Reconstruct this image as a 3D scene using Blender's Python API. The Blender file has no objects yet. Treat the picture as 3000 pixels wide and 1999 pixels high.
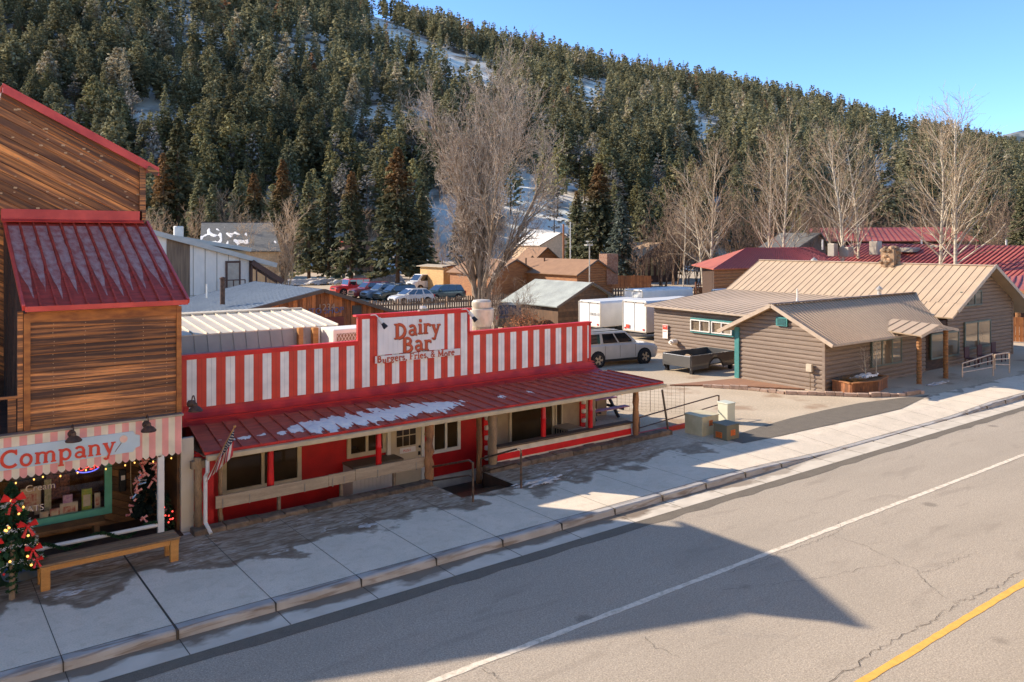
import bpy, bmesh, math, random
import numpy as np
from mathutils import Vector, Matrix
S = bpy.context.scene
COL = S.collection
R = math.radians
# ------------------------------------------------------------------ camera
EYE = 6.3
YAW = R(52.9)                      # view direction measured from the street's direction (+X)
FL = 2381.0                        # focal length in photo pixels (3000 wide)
HOR = 700.0
cam = bpy.data.cameras.new('camera'); camo = bpy.data.objects.new('camera', cam); COL.objects.link(camo)
cam.sensor_width = 36.0; cam.lens = FL / 3000 * 36.0; cam.shift_y = -(999.5 - HOR) / 3000
cam.clip_start = 0.2; cam.clip_end = 12000
camo.location = (0, 0, EYE); camo.rotation_euler = (R(90), 0, YAW - R(90))
S.camera = camo
# ------------------------------------------------------------------ sun and sky
SUNV = Vector((-1.08, 1.49, 1.0)).normalized()      # towards the sun
sun = bpy.data.lights.new('sun', 'SUN'); suno = bpy.data.objects.new('sun', sun); COL.objects.link(suno)
sun.energy = 2.85; sun.angle = R(0.5); sun.color = (1.0, 0.93, 0.85)
suno.rotation_euler = (-SUNV).to_track_quat('-Z', 'Y').to_euler()
W = bpy.data.worlds.new('World'); S.world = W; W.use_nodes = True
nt = W.node_tree; nt.nodes.clear()
sky = nt.nodes.new('ShaderNodeTexSky'); sky.sky_type = 'NISHITA'; sky.sun_disc = False
sky.sun_elevation = math.asin(SUNV.z); sky.sun_rotation = math.atan2(SUNV.x, SUNV.y)
sky.altitude = 2600; sky.air_density = 1.0; sky.dust_density = 0.1; sky.ozone_density = 6.5
bg = nt.nodes.new('ShaderNodeBackground'); bg.inputs[1].default_value = 0.112
wo = nt.nodes.new('ShaderNodeOutputWorld')
nt.links.new(sky.outputs[0], bg.inputs[0]); nt.links.new(bg.outputs[0], wo.inputs[0])
S.view_settings.view_transform = 'Standard'; S.view_settings.look = 'None'
S.view_settings.exposure = 1.6; S.view_settings.gamma = 1.0
# ------------------------------------------------------------------ photo measuring helpers (pixel ray -> point on a real plane)
VX, VY = math.cos(YAW), math.sin(YAW)
def ray(px, py):
    k = (px - 1500.0) / FL
    return VX + VY * k, VY - VX * k, (HOR - py) / FL
def onZ(px, py, z=0.0):
    a, b, c = ray(px, py); t = (z - EYE) / c; return Vector((a * t, b * t, z))
def onY(px, py, y):
    a, b, c = ray(px, py); t = y / b; return Vector((a * t, y, EYE + c * t))
def onX(px, py, x):
    a, b, c = ray(px, py); t = x / a; return Vector((x, b * t, EYE + c * t))
def onD(px, py, d):
    a, b, c = ray(px, py); return Vector((a * d, b * d, EYE + c * d))
def proj(p):
    d = p[0] * VX + p[1] * VY; l = p[0] * VY - p[1] * VX
    return 1500 + l / d * FL, HOR - (p[2] - EYE) / d * FL, d
# ------------------------------------------------------------------ materials
MATS = {}
def warm(c): return (min(c[0] * 1.2, .95), c[1], c[2] * .74)      # warm balance put into the base colours against the blue skylight
def mat(name, col, rough=.7, col2=None, scale=4.0, stretch=(1, 1, 1), contrast=(.35, .65), island=0.0, objrand=0.0,
        bump=0.0, bscale=None, metal=0.0, fine=0.0, emit=0.0, spec=.4, detail=6.0, coat=0.0, rot=None):
    if name in MATS: return MATS[name]
    col = warm(col); col2 = warm(col2) if col2 else None
    m = bpy.data.materials.new(name); m.use_nodes = True; MATS[name] = m
    n = m.node_tree.nodes; l = m.node_tree.links
    p = n['Principled BSDF']; p.inputs['Roughness'].default_value = rough; p.inputs['Metallic'].default_value = metal
    p.inputs['Specular IOR Level'].default_value = spec
    if coat: p.inputs['Coat Weight'].default_value = coat; p.inputs['Coat Roughness'].default_value = .05
    tc = n.new('ShaderNodeTexCoord'); mp = n.new('ShaderNodeMapping'); mp.inputs['Scale'].default_value = stretch
    if rot:
        m0 = n.new('ShaderNodeMapping'); m0.inputs['Rotation'].default_value = rot; l.new(tc.outputs['Object'], m0.inputs[0]); src = m0.outputs[0]
    else: src = tc.outputs['Object']
    if island:      # every board has its own grain
        gi = n.new('ShaderNodeNewGeometry'); sc = n.new('ShaderNodeVectorMath'); sc.operation = 'SCALE'; sc.inputs[0].default_value = (37, 53, 29); l.new(gi.outputs['Random Per Island'], sc.inputs['Scale'])
        av = n.new('ShaderNodeVectorMath'); l.new(src, av.inputs[0]); l.new(sc.outputs[0], av.inputs[1]); l.new(av.outputs[0], mp.inputs[0])
    else: l.new(src, mp.inputs[0])
    ns = n.new('ShaderNodeTexNoise'); ns.inputs['Scale'].default_value = scale; ns.inputs['Detail'].default_value = detail
    l.new(mp.outputs[0], ns.inputs[0])
    cr = n.new('ShaderNodeMapRange'); cr.inputs[1].default_value = contrast[0]; cr.inputs[2].default_value = contrast[1]
    l.new(ns.outputs[0], cr.inputs[0])
    mx = n.new('ShaderNodeMix'); mx.data_type = 'RGBA'; l.new(cr.outputs[0], mx.inputs[0])
    if col2 is None: col2 = tuple(c * .8 for c in col)
    mx.inputs[6].default_value = (*col, 1); mx.inputs[7].default_value = (*col2, 1)
    out = mx.outputs[2]
    if fine:
        n2 = n.new('ShaderNodeTexNoise'); n2.inputs['Scale'].default_value = scale * 14; n2.inputs['Detail'].default_value = 3; l.new(mp.outputs[0], n2.inputs[0])
        r2 = n.new('ShaderNodeMapRange'); r2.inputs[1].default_value = .3; r2.inputs[2].default_value = .7
        r2.inputs[3].default_value = 1 - fine; r2.inputs[4].default_value = 1 + fine; l.new(n2.outputs[0], r2.inputs[0])
        vm = n.new('ShaderNodeVectorMath'); vm.operation = 'SCALE'; l.new(out, vm.inputs[0]); l.new(r2.outputs[0], vm.inputs['Scale']); out = vm.outputs[0]
    for amt, src in ((island, 'g'), (objrand, 'o')):
        if not amt: continue
        if src == 'g': nd = n.new('ShaderNodeNewGeometry'); o = nd.outputs['Random Per Island']
        else: nd = n.new('ShaderNodeObjectInfo'); o = nd.outputs['Random']
        r2 = n.new('ShaderNodeMapRange'); r2.inputs[3].default_value = 1 - amt; r2.inputs[4].default_value = 1 + amt; l.new(o, r2.inputs[0])
        vm = n.new('ShaderNodeVectorMath'); vm.operation = 'SCALE'; l.new(out, vm.inputs[0]); l.new(r2.outputs[0], vm.inputs['Scale']); out = vm.outputs[0]
    l.new(out, p.inputs['Base Color'])
    if bump:
        b = n.new('ShaderNodeBump'); b.inputs['Strength'].default_value = bump; b.inputs['Distance'].default_value = .03
        if bscale:
            nb = n.new('ShaderNodeTexNoise'); nb.inputs['Scale'].default_value = bscale; nb.inputs['Detail'].default_value = 4; l.new(mp.outputs[0], nb.inputs[0]); l.new(nb.outputs[0], b.inputs['Height'])
        else: l.new(ns.outputs[0], b.inputs['Height'])
        l.new(b.outputs[0], p.inputs['Normal'])
    if emit: p.inputs['Emission Color'].default_value = (*col, 1); p.inputs['Emission Strength'].default_value = emit
    m['out'] = 1
    return m
def stripes(name, a, b, period, phase, frac=.5, groove=0.0, rough=.55):
    if name in MATS: return MATS[name]
    m = bpy.data.materials.new(name); m.use_nodes = True; MATS[name] = m
    n = m.node_tree.nodes; l = m.node_tree.links; p = n['Principled BSDF']; p.inputs['Roughness'].default_value = rough; a = warm(a); b = warm(b)
    g = n.new('ShaderNodeNewGeometry'); sp = n.new('ShaderNodeSeparateXYZ'); l.new(g.outputs['Position'], sp.inputs[0])
    def mth(op, x, y=None):
        q = n.new('ShaderNodeMath'); q.operation = op
        if isinstance(x, float): q.inputs[0].default_value = x
        else: l.new(x, q.inputs[0])
        if y is not None:
            if isinstance(y, float): q.inputs[1].default_value = y
            else: l.new(y, q.inputs[1])
        return q.outputs[0]
    f = mth('FRACT', mth('DIVIDE', mth('SUBTRACT', sp.outputs[0], float(phase)), float(period)))
    s = mth('LESS_THAN', f, float(frac))
    ns = n.new('ShaderNodeTexNoise'); ns.inputs['Scale'].default_value = 3; l.new(g.outputs['Position'], ns.inputs[0])
    v = n.new('ShaderNodeMapRange'); v.inputs[1].default_value = .3; v.inputs[2].default_value = .7; v.inputs[3].default_value = .84; v.inputs[4].default_value = 1.05; l.new(ns.outputs[0], v.inputs[0])
    val = v.outputs[0]
    if groove:
        gf = mth('FRACT', mth('DIVIDE', mth('SUBTRACT', sp.outputs[0], float(phase)), float(groove)))
        gg = mth('LESS_THAN', gf, .10); val = mth('MULTIPLY', val, mth('SUBTRACT', 1.0, mth('MULTIPLY', gg, .3)))
    mx = n.new('ShaderNodeMix'); mx.data_type = 'RGBA'; l.new(s, mx.inputs[0]); mx.inputs[6].default_value = (*b, 1); mx.inputs[7].default_value = (*a, 1)
    vm = n.new('ShaderNodeVectorMath'); vm.operation = 'SCALE'; l.new(mx.outputs[2], vm.inputs[0]); l.new(val, vm.inputs['Scale'])
    l.new(vm.outputs[0], p.inputs['Base Color'])
    return m
def glass(name='window_glass', col=(.02, .025, .03), rough=.05, spec=.8):
    if name in MATS: return MATS[name]
    return mat(name, col, rough, col2=tuple(c * .5 for c in col), scale=1.2, spec=spec)
# ------------------------------------------------------------------ mesh builder
class MB:
    def __init__(s): s.v = []; s.f = []; s.mi = []; s.cur = 0
    def add(s, vs, fs):
        o = len(s.v); s.v += [tuple(p) for p in vs]
        for f in fs: s.f.append(tuple(i + o for i in f)); s.mi.append(s.cur)
        return s
    def poly(s, *pts): return s.add(pts, [tuple(range(len(pts)))])
    def box(s, x0, x1, y0, y1, z0, z1):
        return s.add([(x0, y0, z0), (x1, y0, z0), (x1, y1, z0), (x0, y1, z0), (x0, y0, z1), (x1, y0, z1), (x1, y1, z1), (x0, y1, z1)],
                     [(0, 3, 2, 1), (4, 5, 6, 7), (0, 1, 5, 4), (1, 2, 6, 5), (2, 3, 7, 6), (3, 0, 4, 7)])
    def ring(s, rings, close=True, capa=True, capb=True):
        n = len(rings[0]); o = len(s.v); s.v += [tuple(p) for r in rings for p in r]; m = n if close else n - 1
        for i in range(len(rings) - 1):
            for j in range(m):
                s.f.append((o + i * n + j, o + i * n + (j + 1) % n, o + (i + 1) * n + (j + 1) % n, o + (i + 1) * n + j)); s.mi.append(s.cur)
        if capa: s.f.append(tuple(o + j for j in range(n))[::-1]); s.mi.append(s.cur)
        if capb: s.f.append(tuple(o + (len(rings) - 1) * n + j for j in range(n))); s.mi.append(s.cur)
        return s
    def beam(s, a, b, w, h=None, up=(0, 0, 1)):
        a = Vector(a); b = Vector(b); h = h or w; d = (b - a).normalized(); u = Vector(up)
        if abs(d.dot(u)) > .98: u = Vector((0, 1, 0))
        x = d.cross(u).normalized() * w / 2; y = x.cross(d).normalized() * h / 2
        return s.ring([[p - x - y, p + x - y, p + x + y, p - x + y] for p in (a, b)])
    def tube(s, pts, r, n=8, caps=True):
        pts = [Vector(p) for p in pts]; rs = r if isinstance(r, (list, tuple)) else [r] * len(pts); rings = []
        pu = None
        for i, p in enumerate(pts):
            d = (pts[min(i + 1, len(pts) - 1)] - pts[max(i - 1, 0)]).normalized()
            if pu is None:
                pu = Vector((0, 0, 1)) if abs(d.z) < .9 else Vector((1, 0, 0))
            x = d.cross(pu).normalized(); y = x.cross(d).normalized(); pu = y
            rings.append([p + (x * math.cos(2 * math.pi * k / n) + y * math.sin(2 * math.pi * k / n)) * rs[i] for k in range(n)])
        return s.ring(rings, True, caps, caps)
    def lathe(s, c, prof, n=16):
        c = Vector(c); return s.ring([[c + Vector((r * math.cos(2 * math.pi * k / n), r * math.sin(2 * math.pi * k / n), z)) for k in range(n)] for r, z in prof])
    def ext(s, pts, vec):
        v = Vector(vec); a = [Vector(p) for p in pts]; return s.ring([a, [p + v for p in a]])
    def slab(s, pts, th):
        a = [Vector(p) for p in pts]; nn = (a[1] - a[0]).cross(a[2] - a[0]).normalized()
        if nn.z < -1e-4: nn = -nn
        return s.ext([p for p in a], -nn * th)
    def ball(s, c, r, n=8, sq=1.0):
        return s.lathe(c, [(r * math.sin(math.pi * i / n) + 1e-4, -r * sq * math.cos(math.pi * i / n)) for i in range(n + 1)], n + 2)
    def build(s, name, mats, parent=None, world=True, smooth=False, bevel=0, label=None):
        me = bpy.data.meshes.new(name)
        off = Vector((0, 0, 0))
        if parent is not None and world:
            r = parent
            while r.parent: r = r.parent
            off = r.location
        me.from_pydata([(p[0] - off.x, p[1] - off.y, p[2] - off.z) for p in s.v], [], s.f)
        for m in (mats if isinstance(mats, (list, tuple)) else [mats]): me.materials.append(m)
        if len(me.materials) > 1: me.polygons.foreach_set('material_index', s.mi)
        if smooth: me.polygons.foreach_set('use_smooth', [True] * len(me.polygons))
        me.update()
        if smooth == 'auto': me.set_sharp_from_angle(angle=R(35))
        o = bpy.data.objects.new(name, me); COL.objects.link(o); o.parent = parent
        if bevel:
            b = o.modifiers.new('bevel', 'BEVEL'); b.width = bevel; b.segments = 2; b.limit_method = 'ANGLE'; b.angle_limit = R(35)
        if label: o['label'] = label
        return o
def thing(name, label, cat, loc=(0, 0, 0), rotz=0, group=None):
    o = bpy.data.objects.new(name, None); COL.objects.link(o); o.empty_display_size = .2
    o.location = loc; o.rotation_euler = (0, 0, rotz); o['label'] = label; o['category'] = cat
    if group: o['group'] = group
    return o
def tag(o, label, cat, group=None):
    o['label'] = label; o['category'] = cat
    if group: o['group'] = group
    return o
def struct(o, kind='structure'): o['kind'] = kind; return o
def copy_tree(o, parent=None):
    c = o.copy(); COL.objects.link(c)
    if parent is not None: c.parent = parent
    for ch in list(o.children): copy_tree(ch, c)
    return c
def ribs(mb, a, b, c, d, step, w=.04, h=.035):
    """raised seams from the eave a-b to the ridge d-c"""
    a, b, c, d = map(Vector, (a, b, c, d)); n = max(1, int((b - a).length / step)); nn = (b - a).cross(d - a).normalized()
    if nn.z < 0: nn = -nn
    for i in range(n + 1):
        t = i / n; p = a.lerp(b, t); q = d.lerp(c, t); mb.beam(p + nn * h * .4, q + nn * h * .4, w, h, up=nn)
def clip(poly, k, lo, hi):
    def half(pts, f):
        out = []
        for i in range(len(pts)):
            p, q = pts[i], pts[(i + 1) % len(pts)]; fp, fq = f(p), f(q)
            if fp >= 0: out.append(p)
            if (fp >= 0) != (fq >= 0):
                t = fp / (fp - fq); out.append((p[0] + (q[0] - p[0]) * t, p[1] + (q[1] - p[1]) * t))
        return out
    g = lambda p: p[0] * k[0] + p[1] * k[1]
    pts = half(poly, lambda p: g(p) - lo)
    return half(pts, lambda p: hi - g(p)) if len(pts) > 2 else []
def cladding(mb, poly, fn, ang, step, prof, rnd=None, jit=0.0):
    """boards or logs on a flat polygon: strips across direction `ang`, with a raised profile [(fraction, height)]"""
    k = (-math.sin(ang), math.cos(ang)); g = [p[0] * k[0] + p[1] * k[1] for p in poly]; lo = min(g); hi = max(g)
    n = int(math.ceil((hi - lo) / step)); rnd = rnd or random.Random(3)
    for i in range(n):
        b0 = lo + i * step; dj = rnd.uniform(-jit, jit)
        for (f0, h0), (f1, h1) in zip(prof[:-1], prof[1:]):
            c = clip(poly, k, b0 + f0 * step, b0 + f1 * step)
            if len(c) < 3: continue
            pts = []
            for p in c:
                f = ((p[0] * k[0] + p[1] * k[1]) - b0) / step; t = 0 if f1 == f0 else min(1, max(0, (f - f0) / (f1 - f0)))
                pts.append(fn(p[0], p[1], h0 + (h1 - h0) * t + dj))
            mb.poly(*pts)
LOG = [(i / 6, .045 * math.sqrt(max(0, 1 - (2 * i / 6 - 1) ** 2))) for i in range(7)]
BOARD = [(0, 0), (.05, .02), (.95, .02), (1, 0)]
LAP = [(0, .03), (.92, .006), (1, 0.0)]
def frontY(y): return lambda u, v, w: (u, y - w, v)          # face looking to -Y
def sideX(x): return lambda u, v, w: (x - w, -u, v)            # face looking to -X (u = -y)
rnd = random.Random(11)
def smooth01(t): t = max(0.0, min(1.0, t)); return t * t * (3 - 2 * t)
# ------------------------------------------------------------------ stroke lettering (slab serif)
def arc(cx, cy, rx, ry, a0, a1, n=10): return [(cx + rx * math.cos(R(a0 + (a1 - a0) * i / n)), cy + ry * math.sin(R(a0 + (a1 - a0) * i / n))) for i in range(n + 1)]
T_, H_ = .15, .075     # thick, thin
def sf(x, y, w=.16): return ([(x - w, y), (x + w, y)], .06)
GL = {
 'D': (.72, [([(.16, 0), (.16, .72)], T_), (arc(.22, .36, .36, .325, -90, 90), .13), sf(.12, .03, .12), sf(.12, .69, .12)]),
 'B': (.66, [([(.16, 0), (.16, .72)], T_), (arc(.26, .54, .22, .15, -90, 90), .11), (arc(.26, .21, .28, .18, -90, 90), .12), ([(.1, .69), (.28, .69)], .06), ([(.1, .03), (.28, .03)], .06)]),
 'C': (.68, [(arc(.38, .36, .3, .325, 45, 315, 16), .12), ([(.59, .72), (.59, .5)], .06)]),
 'F': (.6, [([(.16, 0), (.16, .72)], T_), ([(.05, .69), (.56, .69)], .07), ([(.16, .37), (.42, .37)], .07), ([(.55, .72), (.55, .55)], .06), sf(.16, .03, .13)]),
 'M': (.86, [([(.14, 0), (.14, .72)], .08), ([(.14, .7), (.42, .1)], .13), ([(.42, .1), (.7, .7)], .07), ([(.7, 0), (.7, .72)], T_), sf(.14, .03, .11), sf(.7, .03, .13)]),
 'a': (.54, [(arc(.24, .14, .14, .115, 20, 340), .09), (arc(.24, .33, .15, .14, 0, 150), .1), ([(.4, .35), (.4, .04), (.5, .03)], .12)]),
 'i': (.3, [([(.15, 0), (.15, .48)], .13), sf(.15, .03, .12), ([(.04, .46), (.16, .46)], .06), ([(.09, .64), (.21, .64)], .13)]),
 'r': (.44, [([(.14, 0), (.14, .48)], .13), sf(.14, .03, .12), ([(.04, .46), (.14, .46)], .06), (arc(.28, .3, .13, .15, 160, 50), .09), ([(.33, .4), (.41, .4)], .12)]),
 'y': (.54, [([(.12, .46), (.28, .06)], .13), ([(.44, .46), (.22, -.16)], .08), sf(.12, .46, .1), sf(.44, .46, .09), (arc(.16, -.15, .07, .06, 0, -180), .09)]),
 'u': (.56, [([(.13, .48), (.13, .16)], .12), (arc(.26, .16, .13, .12, 180, 350), .1), ([(.42, .48), (.42, .02)], .12), sf(.1, .46, .07), ([(.42, .03), (.52, .03)], .06)]),
 'g': (.54, [(arc(.24, .32, .15, .14, 0, 360, 14), .1), (arc(.24, -.06, .17, .1, 0, 360, 14), .08), ([(.14, .18), (.2, .06)], .08), ([(.36, .43), (.5, .47)], .07)]),
 'e': (.5, [(arc(.25, .24, .18, .22, 10, 310, 14), .11), ([(.08, .26), (.42, .26)], .06)]),
 's': (.42, [(arc(.2, .35, .12, .11, 30, 250), .09), (arc(.2, .13, .13, .11, 80, -150), .1)]),
 'o': (.54, [(arc(.26, .24, .18, .22, 0, 360, 16), .11)]),
 'm': (.86, [([(.13, 0), (.13, .48)], .12), ([(.42, 0), (.42, .34)], .12), ([(.71, 0), (.71, .34)], .12), (arc(.29, .34, .13, .11, 170, 0), .09), (arc(.58, .34, .13, .11, 170, 0), .09), sf(.13, .03, .1), sf(.42, .03, .09), sf(.71, .03, .1), ([(.03, .46), (.13, .46)], .06)]),
 'n': (.58, [([(.13, 0), (.13, .48)], .12), ([(.43, 0), (.43, .34)], .12), (arc(.29, .34, .14, .11, 170, 0), .09), sf(.13, .03, .1), sf(.43, .03, .1), ([(.03, .46), (.13, .46)], .06)]),
 'p': (.58, [([(.13, -.22), (.13, .48)], .12), (arc(.3, .24, .17, .21, -140, 140, 14), .1), sf(.13, -.2, .11), ([(.03, .46), (.13, .46)], .06)]),
 ',': (.24, [([(.12, .08), (.12, -.1)], .11)]),
 '&': (.66, [(arc(.27, .56, .12, .12, -60, 240, 14), .08), ([(.2, .45), (.52, .03)], .11), (arc(.24, .18, .17, .16, 100, 330, 12), .09), ([(.38, .12), (.52, .36)], .06)]),
 ' ': (.28, []),
}
def lettering(text, org, ux, uy, size, th=.012, dys=None, track=1.0):
    """raised slab-serif letters as ribbons; org bottom-left on the surface, ux/uy unit vectors"""
    mb = MB(); org = Vector(org); ux = Vector(ux); uy = Vector(uy); nn = ux.cross(uy).normalized(); x = 0.0; lay = 0
    for ci, ch in enumerate(text):
        w, st = GL[ch]; dy = dys[ci] if dys else 0
        for pts, wd in st:
            lay += 1; e = (lay % 7) * .0006
            L = []; Rr = []
            for i, p in enumerate(pts):
                a = pts[max(i - 1, 0)]; b = pts[min(i + 1, len(pts) - 1)]; dx, dyy = b[0] - a[0], b[1] - a[1]; q = math.hypot(dx, dyy) or 1
                nx, ny = -dyy / q * wd / 2, dx / q * wd / 2
                L.append((p[0] + nx, p[1] + ny)); Rr.append((p[0] - nx, p[1] - ny))
            P = lambda q, h: org + ux * ((x + q[0]) * size) + uy * ((q[1] + dy) * size) + nn * h
            mb.ring([[P(a, 0), P(b, 0), P(b, th + e), P(a, th + e)] for a, b in zip(L, Rr)])
        x += w * track
    return mb, x * size
def font_mesh(text, name, material, parent, loc, rot, size, ext=.004, align='LEFT'):
    c = bpy.data.curves.new(name, 'FONT'); c.body = text; c.size = size; c.extrude = ext; c.align_x = align
    o = bpy.data.objects.new(name, c); COL.objects.link(o)
    dg = bpy.context.evaluated_depsgraph_get(); me = bpy.data.meshes.new_from_object(o.evaluated_get(dg))
    bpy.data.objects.remove(o); me.materials.clear(); me.materials.append(material)
    ob = bpy.data.objects.new(name, me); COL.objects.link(ob); ob.parent = parent
    r = parent
    while r is not None and r.parent: r = r.parent
    ob.location = Vector(loc) - (r.location if r is not None else Vector((0, 0, 0))); ob.rotation_euler = rot
    return ob
# ================================================================== GROUND, STREET
def nodes_of(m): return m.node_tree.nodes, m.node_tree.links
def ground_material(name, kind):
    """base colours with stains that have shapes of their own"""
    m = bpy.data.materials.new(name); m.use_nodes = True; n, l = nodes_of(m); p = n['Principled BSDF']; p.inputs['Roughness'].default_value = .9; p.inputs['Specular IOR Level'].default_value = .25
    g = n.new('ShaderNodeNewGeometry'); pos = g.outputs['Position']
    def noise(sc, det=6, st=(1, 1, 1), dist=0.0):
        mp = n.new('ShaderNodeMapping'); l.new(pos, mp.inputs[0]); mp.inputs['Scale'].default_value = st
        q = n.new('ShaderNodeTexNoise'); q.inputs['Scale'].default_value = sc; q.inputs['Detail'].default_value = det; q.inputs['Distortion'].default_value = dist; l.new(mp.outputs[0], q.inputs[0]); return q.outputs[0]
    def rng(x, a, b, c=0.0, d=1.0):
        q = n.new('ShaderNodeMapRange'); q.inputs[1].default_value = a; q.inputs[2].default_value = b; q.inputs[3].default_value = c; q.inputs[4].default_value = d; l.new(x, q.inputs[0]); return q.outputs[0]
    def mix(f, a, b):
        q = n.new('ShaderNodeMix'); q.data_type = 'RGBA'; l.new(f, q.inputs[0])
        for i, c in ((6, a), (7, b)):
            if isinstance(c, tuple): q.inputs[i].default_value = (*warm(c), 1)
            else: l.new(c, q.inputs[i])
        return q.outputs[2]
    def mth(op, a, b):
        q = n.new('ShaderNodeMath'); q.operation = op
        for i, c in ((0, a), (1, b)):
            if isinstance(c, (int, float)): q.inputs[i].default_value = c
            else: l.new(c, q.inputs[i])
        return q.outputs[0]
    sp = n.new('ShaderNodeSeparateXYZ'); l.new(pos, sp.inputs[0]); X, Y = sp.outputs[0], sp.outputs[1]
    bh = noise(60, 3)
    if kind == 'asphalt':
        c = mix(rng(noise(.35), .35, .65), (.365, .345, .325), (.33, .312, .293))
        c = mix(rng(noise(34, 3), .42, .66), c, (.235, .215, .19)); c = mix(rng(noise(52, 2), .55, .70), c, (.52, .48, .42)); c = mix(mth('MULTIPLY', rng(noise(.22, 3), .35, .65, 0, .35), rng(noise(.7, 4, (.12, 1.5, 1)), .4, .65)), c, (.24, .225, .205))
        c = mix(rng(noise(1.5, 5, (.35, 1.6, 1), .5), .58, .72, 0, .35), c, (.16, .145, .13))
        v = n.new('ShaderNodeTexVoronoi'); v.feature = 'F1'; v.inputs['Scale'].default_value = .55; l.new(pos, v.inputs[0])
        c = mix(rng(v.outputs['Distance'], .07, .12, .45, 0), c, (.09, .08, .07)); bh = noise(110, 3)
    elif kind == 'patch':
        c = mix(rng(noise(3), .3, .7), (.10, .094, .085), (.135, .126, .112)); c = mix(rng(noise(120, 2), .45, .7), c, (.20, .185, .165))
    elif kind == 'concrete':
        c = mix(rng(noise(1.2), .35, .65), (.66, .62, .57), (.58, .55, .50)); c = mix(rng(noise(38, 4), .4, .7, 0, .5), c, (.40, .38, .345)); c = mix(rng(noise(5, 7, (1, 1, 1), .8), .5, .7, 0, .35), c, (.42, .385, .33))
        ed = mth('ADD', Y, rng(noise(.9, 5), .3, .7, -.75, .75))
        band = mth('MULTIPLY', rng(ed, 15.9, 16.2), rng(X, 17.5, 21.5, 1.0, 0.0))
        streak = rng(noise(4.2, 8, (.55, 1.9, 1), 1.1), .38, .60)
        dirt = mth('MULTIPLY', band, rng(streak, 0, 1, .55, 1.0))
        c = mix(mth('MULTIPLY', dirt, .92), c, (.165, .115, .075))
        ice = mth('MULTIPLY', mth('MULTIPLY', band, rng(noise(5.5, 7, (.6, 1.7, 1), 1.4), .56, .64)), rng(noise(.8, 3), .42, .62))
        c = mix(mth('MULTIPLY', ice, .75), c, (.62, .64, .68))
        edge = mth('MULTIPLY', rng(ed, 15.8, 15.95), rng(ed, 16.45, 16.2)); edge = mth('MULTIPLY', edge, rng(X, 2, 17, 1, .8))
        c = mix(mth('MULTIPLY', edge, .75), c, (.13, .09, .06))
    elif kind == 'kerb':
        c = mix(rng(noise(2), .35, .65), (.38, .40, .44), (.31, .32, .345)); c = mix(rng(noise(3.4, 8, (.35, 2, 3), 1.0), .50, .64, 0, .65), c, (.15, .115, .088))
    elif kind == 'gutter':
        c = mix(rng(noise(2), .35, .65), (.54, .53, .51), (.46, .45, .43))
        ed = mth('ADD', Y, rng(noise(1.6, 6, (.6, 1, 1)), .3, .7, -.28, .28)); c = mix(mth('MULTIPLY', rng(ed, 13.34, 13.5), rng(X, 16, 24, .85, .15)), c, (.13, .10, .075))
    else:   # lot: pale gravel, dirt and dead grass far away
        c = mix(rng(noise(.25), .4, .6), (.45, .41, .355), (.38, .34, .285)); c = mix(rng(noise(14, 4), .5, .7), c, (.52, .46, .38))
        c = mix(rng(noise(.55, 6), .56, .66, 0, .6), c, (.215, .135, .08))
        c = mix(rng(noise(.12, 8), .60, .64), c, (.62, .64, .68)) if kind == 'lot_far' else c
        bh = noise(25, 5)
    l.new(c, p.inputs['Base Color'])
    b = n.new('ShaderNodeBump'); b.inputs['Strength'].default_value = .35; b.inputs['Distance'].default_value = .01; l.new(bh, b.inputs['Height']); l.new(b.outputs[0], p.inputs['Normal'])
    MATS[name] = m; return m
ASPH = ground_material('asphalt', 'asphalt'); PATCH = ground_material('asphalt_patch', 'patch'); CONC = ground_material('concrete', 'concrete')
KERB = ground_material('kerb_concrete', 'kerb'); GUT = ground_material('gutter_concrete', 'gutter'); LOT = ground_material('gravel', 'lot')
ZR = -.15
def sheet(name, pts, z, m):
    mb = MB(); mb.poly(*[(p[0], p[1], z) for p in pts]); return struct(mb.build(name, m))
sheet('road', [(-60, -60), (260, -60), (260, 12.8), (-60, 12.8)], ZR, ASPH)
def wavy(x0, x1, y, amp, step, seed):
    r = random.Random(seed); return [(x0 + i * step, y + r.uniform(-amp, amp)) for i in range(int((x1 - x0) / step) + 1)]
sheet('road_edge_patch', wavy(-20, 160, 12.72, .05, .6, 5) + [(160, 13.05), (-20, 13.05)], ZR + .004, PATCH)
sheet('gutter', [(-60, 13.05), (260, 13.05), (260, 13.70), (-60, 13.70)], ZR + .008, GUT)
def painted(name, y, w, m, amp):
    a = wavy(-20, 160, y - w / 2, amp, .17, 7); b = wavy(-20, 160, y + w / 2, amp, .17, 8)
    mb = MB(); n = min(len(a), len(b))
    mb.ring([[(p[0], p[1], ZR + .005) for p in a[:n]], [(p[0], p[1], ZR + .005) for p in b[:n]]], close=False, capa=False, capb=False)
    return struct(mb.build(name, m))
PW = mat('road_paint_white', (.62, .6, .56), .8, (.42, .39, .34), 9, contrast=(.45, .7), fine=.25)
PY = mat('road_paint_yellow', (.70, .42, .09), .8, (.58, .35, .08), 9, fine=.2)
painted('edge_line', 10.13, .125, PW, .012); painted('centre_line', 6.36, .13, PY, .01)
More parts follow.
